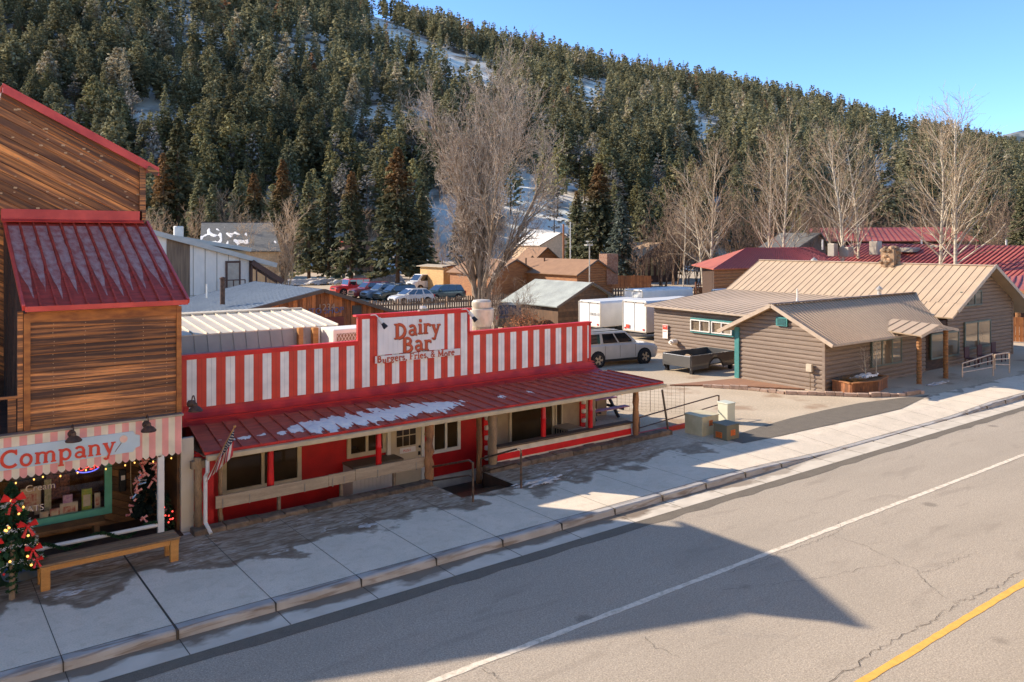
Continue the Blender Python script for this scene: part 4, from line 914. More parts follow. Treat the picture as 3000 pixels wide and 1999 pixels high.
for j in range(8): mb = MB(); mb.ball((4.66 + rr_.uniform(-.12, .12), 18.35, rr_.uniform(.15, .6)), .018, 5); mb.build('fairy_light', NR, xt)
pb = thing('planter_tub', 'blue oval tub on the ground behind the bench end', 'tub', (1.75, 17.75, 0)); mb = MB(); mb.lathe((1.85, 17.6, 0), [(.2, 0), (.3, .02), (.36, .2), (.33, .2), (.3, .06)], 18); mb.build('tub', mat('blue_tub', (.06, .13, .26), .5, (.12, .15, .2), 6), pb)
mb = MB(); mb.poly((.4, 17.2, .004), (1.95, 17.35, .004), (2.1, 17.97, .004), (.4, 17.97, .004)); struct(mb.build('artificial_turf', mat('turf_green', (.03, .075, .02), .95, (.02, .045, .015), 30)))
ch = thing('red_chair', 'red wooden chair partly hidden behind the christmas tree', 'chair', (.9, 17.0, 0)); mb = MB(); mb.box(.72, 1.1, 17.0, 17.35, .3, .34); mb.build('seat', BOW, ch)
for a in (.72, 1.06):
    for b in (17.0, 17.32): mb = MB(); mb.box(a, a + .04, b, b + .04, 0, .3 if b < 17.2 else .75); mb.build('leg', BOW, ch)
mb = MB(); mb.box(.72, 1.1, 17.33, 17.36, .5, .74); mb.build('backrest', BOW, ch)
# ================================================================== DAIRY BAR
PH = 5.54 - .02
STR = stripes('red_white_boards', (.78, .84, .95), (.58, .045, .02), .4615, PH, .5, groove=.4615 / 4)
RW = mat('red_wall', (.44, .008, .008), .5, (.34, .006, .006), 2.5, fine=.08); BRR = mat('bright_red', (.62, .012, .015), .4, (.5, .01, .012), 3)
db = thing('dairy_bar', 'low diner with red and white striped parapet and red metal porch roof', 'restaurant', (12, 20, 0))
PY_ = 20.2; xL, xA, xB, xR = 5.24, 10.02, 13.66, 18.57; zl, zh, zb = 3.47, 4.17, 2.2
mb = MB()
for x0, x1, z1 in ((xL, xA, zl), (xA, xB, zh), (xB, xR, zl)): mb.box(x0 + .001, x1 - .001, PY_, PY_ + .12, zb, z1)
mb.build('parapet', STR, db)
mb = MB(); mb.box(xL - .02, xA, PY_ - .04, PY_ + .16, zl, zl + .05); mb.box(xB, xR + .04, PY_ - .04, PY_ + .16, zl, zl + .05); mb.box(xA - .08, xB + .08, PY_ - .045, PY_ + .165, zh, zh + .05)
mb.box(xL, xL + .07, PY_ - .02, PY_ - .001, zb, zl); mb.box(xR - .06, xR + .02, PY_ - .02, PY_ - .001, zb, zl); mb.box(xA - .02, xA + .05, PY_ - .022, PY_ - .001, zl + .05, zh); mb.box(xB - .05, xB + .02, PY_ - .022, PY_ - .001, zl + .05, zh)
mb.box(xL, xA, PY_ - .02, PY_ - .001, zl - .07, zl); mb.box(xB, xR, PY_ - .02, PY_ - .001, zl - .07, zl); mb.box(xA, xB, PY_ - .02, PY_ - .001, zh - .07, zh); mb.build('parapet_trim', BRR, db)
mb = MB(); xs_ = 10.60
for i in range(14):
    w_ = (12.76 - xs_) / 14; mb.box(xs_ + i * w_ + .004, xs_ + (i + 1) * w_ - .004, PY_ - .05, PY_ - .003, 3.08, 4.1)
mb.box(xs_, 12.76, PY_ - .045, PY_ - .002, 3.08, 4.1); sb = mb.build('sign_board', mat('sign_white', (.72, .76, .90), .5, (.66, .70, .82), 2), db)
LRED = mat('sign_letters_orange', (.52, .085, .03), .45, (.44, .07, .025), 3); LDK = mat('letter_dark_outline', (.10, .02, .02), .6)  # orange letter faces and their dark outline
def sgn(txt, x, z, size, dys=None, y=PY_ - .052, th=.02, track=1.0, lab=None, par=None):
    a, w_ = lettering(txt, (x + size * .035, y, z - size * .035), (1, 0, 0), (0, 0, 1), size, th * .5, dys, track); a.build('letter_backing', LDK, par)
    a, w_ = lettering(txt, (x, y - .004, z), (1, 0, 0), (0, 0, 1), size, th, dys, track); a.build('lettering', LRED, par); return w_
sgn('Dairy', 11.09, 3.50, .60, (-.02, .1, .13, .13, .06), par=sb); sgn('Bar', 11.33, 3.085, .60, (0, .04, .03), track=1.0, par=sb)
mb = MB(); mb.box(10.5, 13.3, PY_ - .075, PY_ - .05, 2.86, 3.055); bn_ = mb.build('menu_banner', mat('banner_white', (.70, .74, .86), .5, (.62, .65, .75), 3), db)
sgn('Burgers, Fries, & More', 10.54, 2.885, .245, [0, -.14] + [0] * 17 + [-.1, 0, 0], y=PY_ - .077, th=.008, track=1.03, par=bn_)
# cove between parapet and porch roof, porch roof
RL0, RR0, RL1, RR1 = 5.26, 19.62, 5.44, 18.88; YE, YT, ZE_, ZT = 17.9, 19.7, 1.70, 1.91
mb = MB(); n = 7
for i in range(n):
    a0, a1 = i / n, (i + 1) / n; f = lambda a: (YT + .5 * math.sin(a * math.pi / 2) ** .9 if a > 0 else YT, ZT + (zb + .03 - ZT) * (1 - math.cos(a * math.pi / 2)))
    (ya, za), (yb, z2) = f(a0), f(a1); mb.poly((xL, ya, za), (RR1 - .1 + .0 * a0, ya, za), (RR1 - .1 - .2 * a1, yb, z2), (xL, yb, z2))
mb.build('cove_flashing', mat('cove_red', (.50, .028, .02), .55, (.27, .012, .015), 2), db, smooth=True)
pr = MB(); a, b, c, d = (RL0, YE, ZE_), (RR0, YE, ZE_), (RR1, YT, ZT), (RL1, YT, ZT); pr.slab([a, b, c, d], .05); ribs(pr, a, b, c, d, .40, .03, .035); pr.slab([(RR1, YT, ZT), (RR0, YE, ZE_), (RR0 + .0, 19.4, 1.66), (18.9, 20.3, 1.84)], .04)
proof = pr.build('porch_roof', mat('porch_roof_red', (.42, .085, .055), .5, (.28, .055, .04), 2.5, (1, 3, 1), spec=.3), db)
mb = MB(); mb.beam((RL0, YE - .01, ZE_ - .015), (RR0, YE - .01, ZE_ - .015), .03, .06); mb.build('roof_edge', MATS['cove_red'], db)
mb = MB(); mb.ring([[(x, YE - .03, ZE_ - .05), (x, YE - .03, ZE_ - .15), (x, YE - .13, ZE_ - .15), (x, YE - .15, ZE_ - .05), (x, YE - .13, ZE_ - .05), (x, YE - .12, ZE_ - .13), (x, YE - .05, ZE_ - .13), (x, YE - .05, ZE_ - .05)] for x in (RL0 + .02, RR0 + .02)]); mb.box(RL0 + .1, RR0 - .1, YE + .02, YE + .07, ZE_ - .2, ZE_ - .06); gut = mb.build('gutter', CRM, db)
mb = MB(); mb.tube([(5.30, YE - .08, 1.56), (5.30, YE - .08, 1.3), (5.28, YE + .0, 1.2), (5.28, YE + .0, .2), (5.33, YE - .22, .02)], .042, 8); mb.build('downspout', WHT, gut)
mb = MB()
for i in range(8): x = 5.5 + i * 1.95; mb.box(x - .04, x + .04, YE, 20.0, 1.5, 1.6)
mb.box(RL0, RR0 - .2, YE + .05, 20.1, 1.605, 1.62); mb.build('porch_ceiling', mat('ceiling_boards', (.30, .25, .19), .7, (.2, .16, .12), 3), db)
mb = MB(); mb.box(5.02, 5.35, 17.99, 18.12, 1.36, 1.52); mb.build('beam_end', MATS['grey_wood'], db)
# snow on the porch roof
SNOW = mat('snow', (.80, .82, .86), .6, (.68, .72, .8), 9, bump=.3); va, vb, vc, vd = map(Vector, (a, b, c, d)); nr = (vb - va).cross(vd - va).normalized()
def snow_patch(fn, nu, nv, mask, th, nm, parent, label=None):
    mb = MB(); G = [[mask(i / nu, j / nv) for j in range(nv + 1)] for i in range(nu + 1)]; idx = {}
    def vid(i, j):
        if (i, j) not in idx:
            p, n_ = fn(i / nu, j / nv); idx[(i, j)] = len(mb.v); mb.v.append(tuple(p + n_ * (.003 + th * max(0, min(1, G[i][j] * 5)))))
        return idx[(i, j)]
    for i in range(nu):
        for j in range(nv):
            if min(G[i][j], G[i + 1][j], G[i][j + 1], G[i + 1][j + 1]) > 0: mb.f.append((vid(i, j), vid(i + 1, j), vid(i + 1, j + 1), vid(i, j + 1))); mb.mi.append(0)
    return mb.build(nm, SNOW, parent, smooth=True)
def rf(u, v): return va.lerp(vb, u).lerp(vd.lerp(vc, u), v), nr
def msk(u, v):
    x = u * (RR0 - RL0) + RL0; fx = (x - RL0) / .40; fr = fx % 1.0
    c_ = .33 + .12 * smooth01((x - 7) / 5); t1 = .30 * smooth01((x - 6.9) / 1.2) * (1 - smooth01((x - 11.4) / 1.9)) - .01
    if x > 12.7: t1 = -.2 + .32 * max(0, 1 - abs(x - 13.9) / .45) + .27 * max(0, 1 - abs(x - 15.0) / .5) + .22 * max(0, 1 - abs(x - 17.0) / .25)
    k_ = .5 + .9 * abs(MN.noise(Vector((math.floor(fx) * 3.7, 1, 2)))); icicle = .15 * k_ * (1 - abs(fr - .62 - .15 * math.sin(math.floor(fx) * 2.3)) * 2.0) if v < c_ else .05 * math.sin(fr * 6.28 + math.floor(fx)) * k_
    return t1 + icicle - abs(v - c_) * 1.0 + MN.noise(Vector((x * 2.6, v * 5, 0))) * .16 + MN.noise(Vector((x * 9, v * 16, 4))) * .07 - .05
snow_patch(rf, 760, 60, msk, .035, 'snow', proof)
# sunken floor, walls behind the porch
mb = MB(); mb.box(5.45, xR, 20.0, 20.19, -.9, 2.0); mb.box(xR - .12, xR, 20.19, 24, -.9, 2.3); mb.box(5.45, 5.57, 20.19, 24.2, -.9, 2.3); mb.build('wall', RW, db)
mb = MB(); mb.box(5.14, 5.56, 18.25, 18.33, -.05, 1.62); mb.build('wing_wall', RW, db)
mb = MB(); mb.box(5.3, xR, 20.32, 24.2, 2.3, 2.42); mb.build('roof', mat('flat_roof_white', (.5, .5, .5), .8), db)
mb = MB(); mb.box(5.3, HX1 + .1, 17.96, 24.3, -1.0, -.9); mb.box(5.5, PX0, 17.96, 18.0, -1, -.01); mb.box(PX1, 18.7, 17.96, 18.0, -1, -.01); mb.box(PX0 - .06, PX1 + .06, 16.42, 18.4, -.62, -.55); mb.box(PX0 - .06, PX0, 16.44, 18.0, -.6, -.012); mb.box(PX1, PX1 + .06, 16.44, 18.0, -.6, -.012); mb.box(PX0, PX1, 16.44, 16.5, -.6, -.012)
mb.build('sunken_floor', mat('wet_brown_floor', (.07, .04, .028), .35, (.035, .022, .018), 4), db)
mb = MB(); mb.box(PX0, PX1, 16.5, 17.2, -.54, -.16); mb.box(PX0, PX1, 17.2, 17.8, -.54, -.36); mb.build('steps', mat('wet_step', (.10, .055, .035), .3, (.05, .03, .022), 6), db)
# windows, door and counter on the wall at Y = 20
def wnd(x0, x1, z0, z1, y, fw_, mull, m=CRM, nm='window', glassm=None, par=db, proud=.05):
    mb = MB(); mb.box(x0, x1, y - proud, y - .001, z0, z0 + fw_); mb.box(x0, x1, y - proud, y - .001, z1 - fw_, z1); mb.box(x0, x0 + fw_, y - proud + .002, y - .001, z0 + fw_, z1 - fw_); mb.box(x1 - fw_, x1, y - proud + .002, y - .001, z0 + fw_, z1 - fw_)
    for k in range(1, mull): xm = x0 + (x1 - x0) * k / mull; mb.box(xm - fw_ * .35, xm + fw_ * .35, y - proud + .004, y - .001, z0 + fw_, z1 - fw_)
    f = mb.build(nm, m, par); mb = MB(); mb.box(x0 + fw_, x1 - fw_, y - .014, y - .002, z0 + fw_, z1 - fw_); mb.build('pane', glassm or glass(), f); return f
DG = glass('dim_glass', (.055, .042, .028), .04)
wnd(6.28, 8.3, .06, 1.5, 20.0, .11, 2, glassm=DG); wnd(9.58, 10.75, .42, 1.5, 20.0, .11, 2, glassm=DG)
mb = MB(); mb.box(9.45, 10.95, 19.35, 19.99, .30, .35); mb.build('counter', mat('counter_grey', (.16, .13, .10), .5), db)
mb = MB()
for i in range(21): x = 9.47 + i * .115; mb.box(x, x + .11, 19.4 if x < 10.7 else 19.93, 19.99, -.9, .29)
mb.build('counter_front', mat('pale_beadboard', (.50, .52, .56), .5, (.45, .45, .48), 2), db)
dr = MB(); dr.box(10.86, 11.82, 19.9, 19.985, -.9, 1.45); door = dr.build('door', mat('door_cream', (.50, .46, .40), .5, (.42, .38, .33), 2), db)
mb = MB()
for i in range(3):
    for j in range(3): mb.box(11.04 + i * .21, 11.22 + i * .21, 19.885, 19.899, .52 + j * .3, .79 + j * .3)
mb.build('pane', DG, door); mb = MB(); mb.ball((11.76, 19.86, .44), .035, 7); mb.box(11.73, 11.79, 19.87, 19.9, .2, .3); mb.build('handle', MATS['black_plastic'], door)
mb = MB(); mb.box(11.14, 11.64, 19.885, 19.898, .32, .47); dn = mb.build('door_notice', MATS['banner_white'], door); font_mesh('PUSH', 'lettering', RED, dn, (11.24, 19.884, .35), (R(90), 0, 0), .1, .001)
mb = MB(); mb.box(10.75, 10.85, 19.88, 19.99, -.9, 1.5); mb.box(11.83, 11.93, 19.88, 19.99, -.9, 1.5); mb.build('door_frame', WHT, db)
wnd(12.2, 13.2, .12, 1.5, 20.0, .10, 2, m=WHT, glassm=DG)
mb = MB(); mb.box(11.95, 14.0, 19.95, 19.995, -.9, -.55); mb.build('skirting', mat('pale_skirting', (.50, .52, .58), .5), db)
mb = MB(); mb.box(13.4, 13.75, 19.95, 19.99, 1.05, 1.22); ns_ = mb.build('notice', MATS['bag_cream'], db)
GW = mat('grey_stucco', (.34, .29, .24), .8, (.27, .22, .18), 3)
mb = MB(); mb.box(14.3, xR, 19.94, 19.995, -.9, 1.6); mb.build('recess_wall', GW, db)
w_ = wnd(14.95, 16.75, -.5, 1.5, 19.94, .09, 1, glassm=DG); wnd(16.8, 17.1, -.6, 1.5, 19.94, .05, 1, glassm=DG, nm='side_window')
# candy-cane striped boards either side of the recess
for x in (13.97, 17.85):
    mb = MB(); mb.box(x, x + .2, 19.86, 19.93, -.7, 1.55); cb = mb.build('candy_board', BRR, db)
    for k in range(7): mb = MB(); mb.lathe((x + .1, 19.85, -.55 + k * .3), [(.06, -.07), (.085, -.05), (.085, .05), (.06, .07)], 10); mb.build('white_candy', WHT, cb, smooth='auto')
# low striped wall at the right with its ledge
hs = MB(); zz = [0.0, .17, .34, .50]
hw = MB()
hw.box(13.2, 18.4, 18.12, 18.22, 0, .165); hw.box(13.2, 18.4, 18.12, 18.22, .345, .50); half = hw.build('low_wall', mat('low_wall_cream', (.62, .57, .50), .6, (.52, .47, .41), 4), db)
mb = MB(); mb.box(13.2, 18.4, 18.115, 18.225, .165, .345); mb.build('red_band', BRR, half); mb = MB(); mb.box(13.2, 18.45, 18.08, 18.36, .50, .55); mb.build('ledge', mat('ledge_wood', (.12, .085, .06), .8, (.08, .055, .04), 4, (.5, 4, 1)), half)
# posts
LOGB = mat('peeled_log', (.40, .20, .085), .7, (.17, .085, .045), 3.0, (1.5, 1.5, .35), contrast=(.38, .6), fine=.25, bump=.5); LOGG = mat('grey_log', (.30, .21, .13), .8, (.16, .11, .07), 3.5, (1.5, 1.5, .3), fine=.25, bump=.5)
def logpost(x, y, z0, z1, r0, m, seed, knots=1.0):
    q = random.Random(seed); mb = MB(); n = 14
    mb.tube([(x + q.uniform(-.012, .012) * knots, y, z0 + (z1 - z0) * i / n) for i in range(n + 1)], [r0 * (1 + q.uniform(-.10, .14) * knots) for i in range(n + 1)], 12); return mb.build('log_post', m, db, smooth=True)
logpost(5.17, 18.05, 0, 1.58, .085, LOGG, 1); logpost(5.72, 18.3, 0, 1.55, .05, LOGG, 2); logpost(10.95, 18.02, 0, 1.6, .105, LOGB, 3, 2.0); logpost(12.92, 18.6, -.5, 1.6, .075, LOGB, 4); logpost(12.98, 18.05, -.1, 1.6, .125, LOGG, 5); logpost(18.5, 18.02, 0, 1.62, .095, LOGB, 6)
for x, z0 in ((6.87, .52), (9.65, .58), (15.0, .55), (16.85, .55)):
    mb = MB(); mb.lathe((x, 18.32, 0), [(.075, z0), (.075, 1.05 if z0 > .54 else z0 + .01), (.085, 1.07 if z0 > .54 else z0 + .02), (.07, 1.1), (.07, 1.58)], 10); mb.build('red_post', BRR, db, smooth='auto')

mb = MB(); p0 = onY(1940, 1143, 17.95); p1 = onZ(1958, 1264, 0); mb.tube([p0, p1], .035, 8); mb.lathe((p1.x, p1.y, 0), [(.09, 0), (.09, .012)], 10); mb.build('leaning_pipe', mat('old_steel', (.24, .22, .20), .5, (.14, .11, .09), 7, metal=.6), db)
# grey rail boards
RBW = mat('weathered_boards', (.36, .31, .25), .8, (.27, .225, .18), 2.5, (.5, 1, 5), fine=.15)
rb = thing('board_rail', 'grey weathered board rail on short steel posts before the red wall', 'railing', (8, 18.1, 0))
xx = [5.55, 8.2, 8.9, 10.85]
for i in range(len(xx) - 1): mb = MB(); mb.box(xx[i] + .005, xx[i + 1] - .005, 18.08, 18.115, .39 + i * .01, .66 + i * .01); mb.build('rail_board', RBW, rb)
for x in (7.0, 8.55, 10.0): mb = MB(); mb.box(x - .035, x + .035, 18.12, 18.19, -.9, .62); mb.build('post', MATS['old_steel'], rb)
for x in (5.7, 6.3, 7.6, 8.3, 8.6, 9.5, 10.6): mb = MB(); mb.box(x - .012, x + .012, 18.07, 18.08, .38, .58); mb.build('bracket', MATS['grey_metal'], rb)
mb = MB(); mb.box(5.1, 10.8, 18.1, 18.25, -.04, .03); tag(mb.build('red_curb', mat('faded_red_curb', (.42, .05, .05), .7, (.3, .06, .05), 5)), 'faded red curb at the foot of the sunken porch', 'curb')
# rough stone kerb
STN = mat('rough_stone', (.17, .13, .10), .9, (.09, .068, .052), 6, island=.3, bump=.6)
def stones(name, label, x0, x1, y0, y1, h, seed, m=STN, step=.45):
    q = random.Random(seed); mb = MB(); x = x0
    while x < x1:
        w = step * q.uniform(.6, 1.4); e = min(x + w, x1); hh = h * q.uniform(.8, 1.15); a = q.uniform(0, .03); mb.ring([[(x + .004, y0 + a, -.02), (e - .004, y0 + a, -.02), (e - .004, y1, -.02), (x + .004, y1, -.02)], [(x + .006, y0 + a + .005, hh * .8), (e - .008, y0 + a + .005, hh * .8), (e - .006, y1, hh * .9), (x + .006, y1, hh * .9)], [(x + .02, y0 + a + .03, hh), (e - .02, y0 + a + .03, hh), (e - .02, y1 - .02, hh), (x + .02, y1 - .02, hh)]]); x = e
    o = mb.build(name, m); return tag(o, label, 'kerb')
stones('stone_kerb', 'rough stone edging between the sidewalk and the left porch', 5.0, 10.9, 17.72, 18.07, .10, 1); stones('stone_kerb', 'rough stone edging below the red and white low wall', 12.68, 19.9, 17.72, 18.1, .13, 2)
# little snow drift and lights
SN2 = mat('dirty_snow', (.55, .57, .62), .7, (.33, .31, .30), 7, bump=.6)
def drift(label, cx, cy, rx, ry, h, seed, z=0.0, m=SN2, nm='snow_pile'):
    mb = MB(); idx = {}; nu = nv = 44
    def hgt(i, j):
        u, v = i / nu * 2 - 1, j / nv * 2 - 1; return (1 - u * u - v * v) * .7 + MN.noise(Vector((u * 2.6 + seed, v * 2.6, seed))) * .9 - .25
    for i in range(nu):
        for j in range(nv):
            if all(hgt(a, b) > 0 for a, b in ((i, j), (i + 1, j), (i + 1, j + 1), (i, j + 1))):
                f = []
                for a, b in ((i, j), (i + 1, j), (i + 1, j + 1), (i, j + 1)):
                    if (a, b) not in idx: hh = hgt(a, b); idx[(a, b)] = len(mb.v); mb.v.append((cx + rx * (a / nu * 2 - 1), cy + ry * (b / nv * 2 - 1), z + .004 + h * min(1, hh * 2) + abs(MN.noise(Vector((a * .6, b * .6, seed)))) * h * .4))
                    f.append(idx[(a, b)])
                mb.f.append(tuple(f)); mb.mi.append(0)
    o = mb.build(nm, m, smooth=True); return tag(o, label, 'snow')
drift('thin icy snow at the foot of the right stair railing', 13.25, 16.35, .85, .3, .05, 2); drift('small white ice patch on the dirty sidewalk before the bench', onZ(210, 1740).x, onZ(210, 1740).y, .28, .12, .012, 5); drift('icy patch beside the left stair railing foot', onZ(1080, 1540).x, onZ(1080, 1540).y, .3, .15, .01, 9)
fairy('warm string lights under the right half of the red porch roof', [(13.3, 18.9, 1.42), (15.2, 19.2, 1.38), (16.6, 18.9, 1.42), (18.0, 19.1, 1.36), (18.8, 18.5, 1.4)], 9, .05)
# flag
fl = thing('flag', 'small american flag hanging from an angled pole at the porch corner', 'flag', onY(630, 1370, 17.75))
a = onY(632, 1352, 17.72); b = onY(688, 1250, 17.55); mb = MB(); mb.tube([a, b], .012, 6); mb.ball(b, .03, 7); mb.build('flagpole', BW, fl)
fmb = MB(); nu, nv = 26, 20; FM = [mat('flag_red', (.42, .03, .035), .7), mat('flag_white', (.62, .6, .6), .7), mat('flag_blue', (.02, .025, .07), .7)]
def fp(i, j):
    s = i / nu; t = j / nv; p = b.lerp(a, .05 + s * .88); w = .10 * math.sin(s * 17 + t * 2) * (.3 + t); return p + Vector((w * .35 - .20 * t * s - .05 * t, w * .6 - .03, -.60 * t * (1 - .25 * s)))
for i in range(nu):
    for j in range(nv):
        canton = i < nu * .54 and j < nv * .42; fmb.cur = 2 if canton else (i // 2) % 2; fmb.poly(fp(i, j), fp(i + 1, j), fp(i + 1, j + 1), fp(i, j + 1))
fmb.build('cloth', FM, fl)
mb = MB()
for i in range(1, 14, 2):
    for j in range(1, 8, 2): p = fp(i, j) + Vector((0, -.012, 0)); mb.ring([[p + Vector((.012 * math.cos(k * 1.256), -.001 * h_, .012 * math.sin(k * 1.256))) for k in range(5)] for h_ in (0, 1)])
mb.build('stars', FM[1], fl)
# stair rails
BLK = mat('black_rail', (.05, .04, .035), .5, (.16, .10, .07), 8, metal=.4)
def rail(label, pts, posts, r=.024, m=BLK, low=.36, nm='stair_railing'):
    t = thing(nm, label, 'railing', pts[0]); mb = MB(); mb.tube(pts, r, 8); mb.build('handrail', m, t); mb = MB(); mb.tube([(p[0], p[1], p[2] - low) for p in pts[:]], r * .85, 8); mb.build('lower_rail', m, t)
    for p, zb_ in posts: mb = MB(); mb.tube([(p[0], p[1], zb_), (p[0], p[1], p[2])], r * 1.1, 8); mb.build('post', m, t)
    return t
rail('dark handrail left of the sunken entrance steps', [(10.99, 16.1, .94), (10.99, 16.25, .96), (10.99, 17.95, .42)], [((10.99, 16.08, .95), 0), ((10.99, 17.95, .42), -.15)]); rail('dark handrail right of the sunken entrance steps', [(12.56, 16.25, .95), (12.56, 16.4, .96), (12.56, 18.0, .36)], [((12.56, 16.23, .96), 0), ((12.56, 18.0, .36), -.2)])
pa = onY(1872, 1224, 18.5); pb_ = onY(2106, 1158, 18.5); rail('long dark pipe railing at the gravel lot behind the utility boxes', [pa, pb_ - Vector((.08, 0, 0)), pb_ + Vector((0, 0, -.03))], [(pb_, 0), ((pa.x, pa.y, pa.z), 0)], low=.34, nm='pipe_railing')
mb = MB(); mb.box(18.65, 21.1, 18.12, 18.24, -.02, .13); tag(mb.build('red_curb', mat('red_curb_paint', (.55, .05, .03), .6, (.42, .05, .035), 5)), 'bright red curb board running out past the last porch post', 'curb')
# things on the building
ac = thing('window_air_conditioner', 'beige window air conditioner in the recess at the right of the porch', 'air conditioner', (17.45, 19.4, .1)); p = onY(1650, 1220, 19.4)
mb = MB(); mb.box(16.68, 17.33, 19.15, 19.93, -.12, .34); mb.build('case', mat('ac_beige', (.40, .35, .29), .5, (.33, .29, .24), 3), ac, bevel=.01); mb = MB(); mb.box(16.76, 17.26, 19.13, 19.148, -.07, .28); mb.build('grille', MATS['black_plastic'], ac)
mb = MB()
for i in range(5): mb.box(16.663, 16.678, 19.25 + i * .12, 19.3 + i * .12, -.05, .28)
mb.build('side_louvres', MATS['black_plastic'], ac)
c_ = onY(1008, 1000, 22.0); sc = thing('swamp_cooler', 'white rooftop cooler with diamond grille left of the tall parapet step', 'cooler', (c_.x, 22, 2.42))
mb = MB(); mb.box(9.85, 11.0, 21.4, 22.3, 2.42, 3.72); sc_o = mb.build('case', mat('cooler_white', (.70, .74, .80), .5, (.63, .67, .72), 3), sc, bevel=.02); mb = MB(); mb.box(9.95, 10.9, 21.385, 21.399, 2.5, 3.6); g = mb.build('grille', mat('grille_tan', (.35, .25, .17), .6, (.10, .09, .08), 60), sc)
mb = MB()
for i in range(-10, 14):
    u = 9.95 + i * .1; cl = clip([(9.95, 2.5), (10.9, 2.5), (10.9, 3.6), (9.95, 3.6)], (math.cos(R(30)), math.sin(R(30))), u * math.cos(R(30)) + 2.5 * .5, u * math.cos(R(30)) + 2.5 * .5 + .012)
    if len(cl) > 2: mb.ext([(p[0], 21.384, p[1]) for p in cl], (0, -.006, 0))
    cl = clip([(9.95, 2.5), (10.9, 2.5), (10.9, 3.6), (9.95, 3.6)], (math.cos(R(-30)), math.sin(R(-30))), u * math.cos(R(30)) - 2.5 * .5, u * math.cos(R(30)) - 2.5 * .5 + .012)
    if len(cl) > 2: mb.ext([(p[0], 21.376, p[1]) for p in cl], (0, -.006, 0))
mb.build('diamond_mesh', MATS['cooler_white'], g)
c_ = onY(1411, 1000, 23.2); ef = thing('exhaust_fan', 'tall cream mushroom-shaped kitchen exhaust fan on the roof', 'exhaust fan', (c_.x, 23.2, 2.42))
FN = mat('fan_aluminium', (.58, .58, .56), .45, (.42, .40, .37), 5, (1, 1, .5), metal=.2); dpt = onY(1411, 1000, 23.2); dd_ = dpt.x * VX + dpt.y * VY; zof = lambda py: EYE + (HOR - py) / FL * dd_; wof = lambda w: w / FL * dd_ / 2
mb = MB(); mb.lathe((c_.x, 23.2, 0), [(wof(50), zof(960)), (wof(62), zof(948)), (wof(70), zof(930)), (wof(70), zof(905)), (wof(66), zof(903)), (wof(58), zof(903))], 20); mb.build('bowl', FN, ef, smooth='auto')
mb = MB(); mb.lathe((c_.x, 23.2, 0), [(wof(52), zof(903)), (wof(56), zof(900)), (wof(56), zof(884)), (wof(48), zof(879)), (wof(10), zof(877))], 20); mb.build('motor_cover', FN, ef, smooth='auto')
mb = MB(); mb.lathe((c_.x, 23.2, 0), [(wof(62), zof(972)), (wof(58), zof(958))], 16); mb.box(c_.x - wof(56), c_.x + wof(56), 22.9, 23.5, 2.42, zof(972)); mb.build('curb_base', mat('fan_base', (.36, .29, .2), .7, (.25, .2, .15), 6), ef)
mb = MB(); mb.box(13.85, 14.75, 21.6, 22.4, 2.42, 3.75); du = tag(mb.build('duct_box', MATS['cooler_white'], bevel=.03), 'white ribbed duct box behind the parapet left of the exhaust fan', 'duct')
mb = MB(); q0 = onY(1480, 985, 23.5); mb.box(q0.x - .8, q0.x + .5, 23.2, 24.0, 2.42, q0.z); mb.ext([(q0.x + .5, 23.2, 2.42), (q0.x + 1.1, 23.2, 2.42), (q0.x + .5, 23.2, q0.z)], (0, .8, 0)); tag(mb.build('roof_hood', mat('dark_hood', (.05, .055, .06), .4, (.12, .11, .1), 5)), 'dark sloping metal hood right of the exhaust fan', 'hood')
# flood lamps on the parapet
def flood(label, x, z, y=PY_):
    t = thing('flood_lamp', label, 'lamp', (x, y, z)); mb = MB(); mb.tube([(x - .25, y - .03, z + .22), (x - .12, y - .1, z + .23), (x - .06, y - .2, z + .12)], .018, 6); mb.build('arm', WHT, t); mb = MB(); mb.tube([(x - .08, y - .2, z + .14), (x, y - .27, z)], [.05, .055], 9); mb.build('socket', WHT, t); mb = MB(); mb.tube([(x, y - .27, z), (x + .05, y - .32, z - .09), (x + .07, y - .34, z - .12)], [.045, .07, .07], 10); mb.build('lamp_head', MATS['black_plastic'], t)
flood('flood lamp at the upper left corner of the raised sign', 10.62, 3.98); flood('flood lamp at the upper right corner of the raised sign', 13.62, 3.98)
cm = thing('roof_camera', 'small white device perched on top of the raised sign', 'camera', (12.1, 20.3, 4.22)); mb = MB(); mb.box(11.95, 12.25, 20.2, 20.3, 4.22, 4.26); mb.build('bracket', MATS['grey_metal'], cm); mb = MB(); mb.tube([(12.0, 20.2, 4.33), (12.2, 20.3, 4.3)], .05, 8); mb.build('housing', WHT, cm)
# ================================================================== LOG BUILDING (right)
LGM = mat('brown_log_siding', (.215, .18, .16), .8, (.16, .132, .118), 2.5, (.5, .5, 3), island=.12, fine=.15)
TAN = mat('tan_roof_metal', (.45, .365, .28), .5, (.40, .325, .25), 1.2, fine=.05); TNS = mat('tan_seams', (.37, .29, .22), .5); TNT = mat('tan_trim', (.42, .36, .31), .5)
TL = mat('teal_paint', (.05, .22, .24), .5, (.04, .18, .2), 4); SG = mat('sage_trim', (.12, .16, .15), .6, (.09, .12, .115), 4); SGL = mat('beige_reflection_glass', (.34, .31, .27), .03, (.22, .2, .18), .6, metal=.6)  # last one: beige reflection put into the pane colour, mirror-like metal
lb = thing('log_building', 'brown log-sided lodge with tan metal roofs and a stone chimney', 'building', (40, 22, 0))
RX, RZ_, SL = 45.1, 4.9, .51
def cl(name, poly, fn, step=.19, m=LGM, prof=LOG, ang=0.0, par=lb, jit=0.0): mb = MB(); cladding(mb, poly, fn, ang, step, prof, jit=jit); return mb.build(name, m, par)
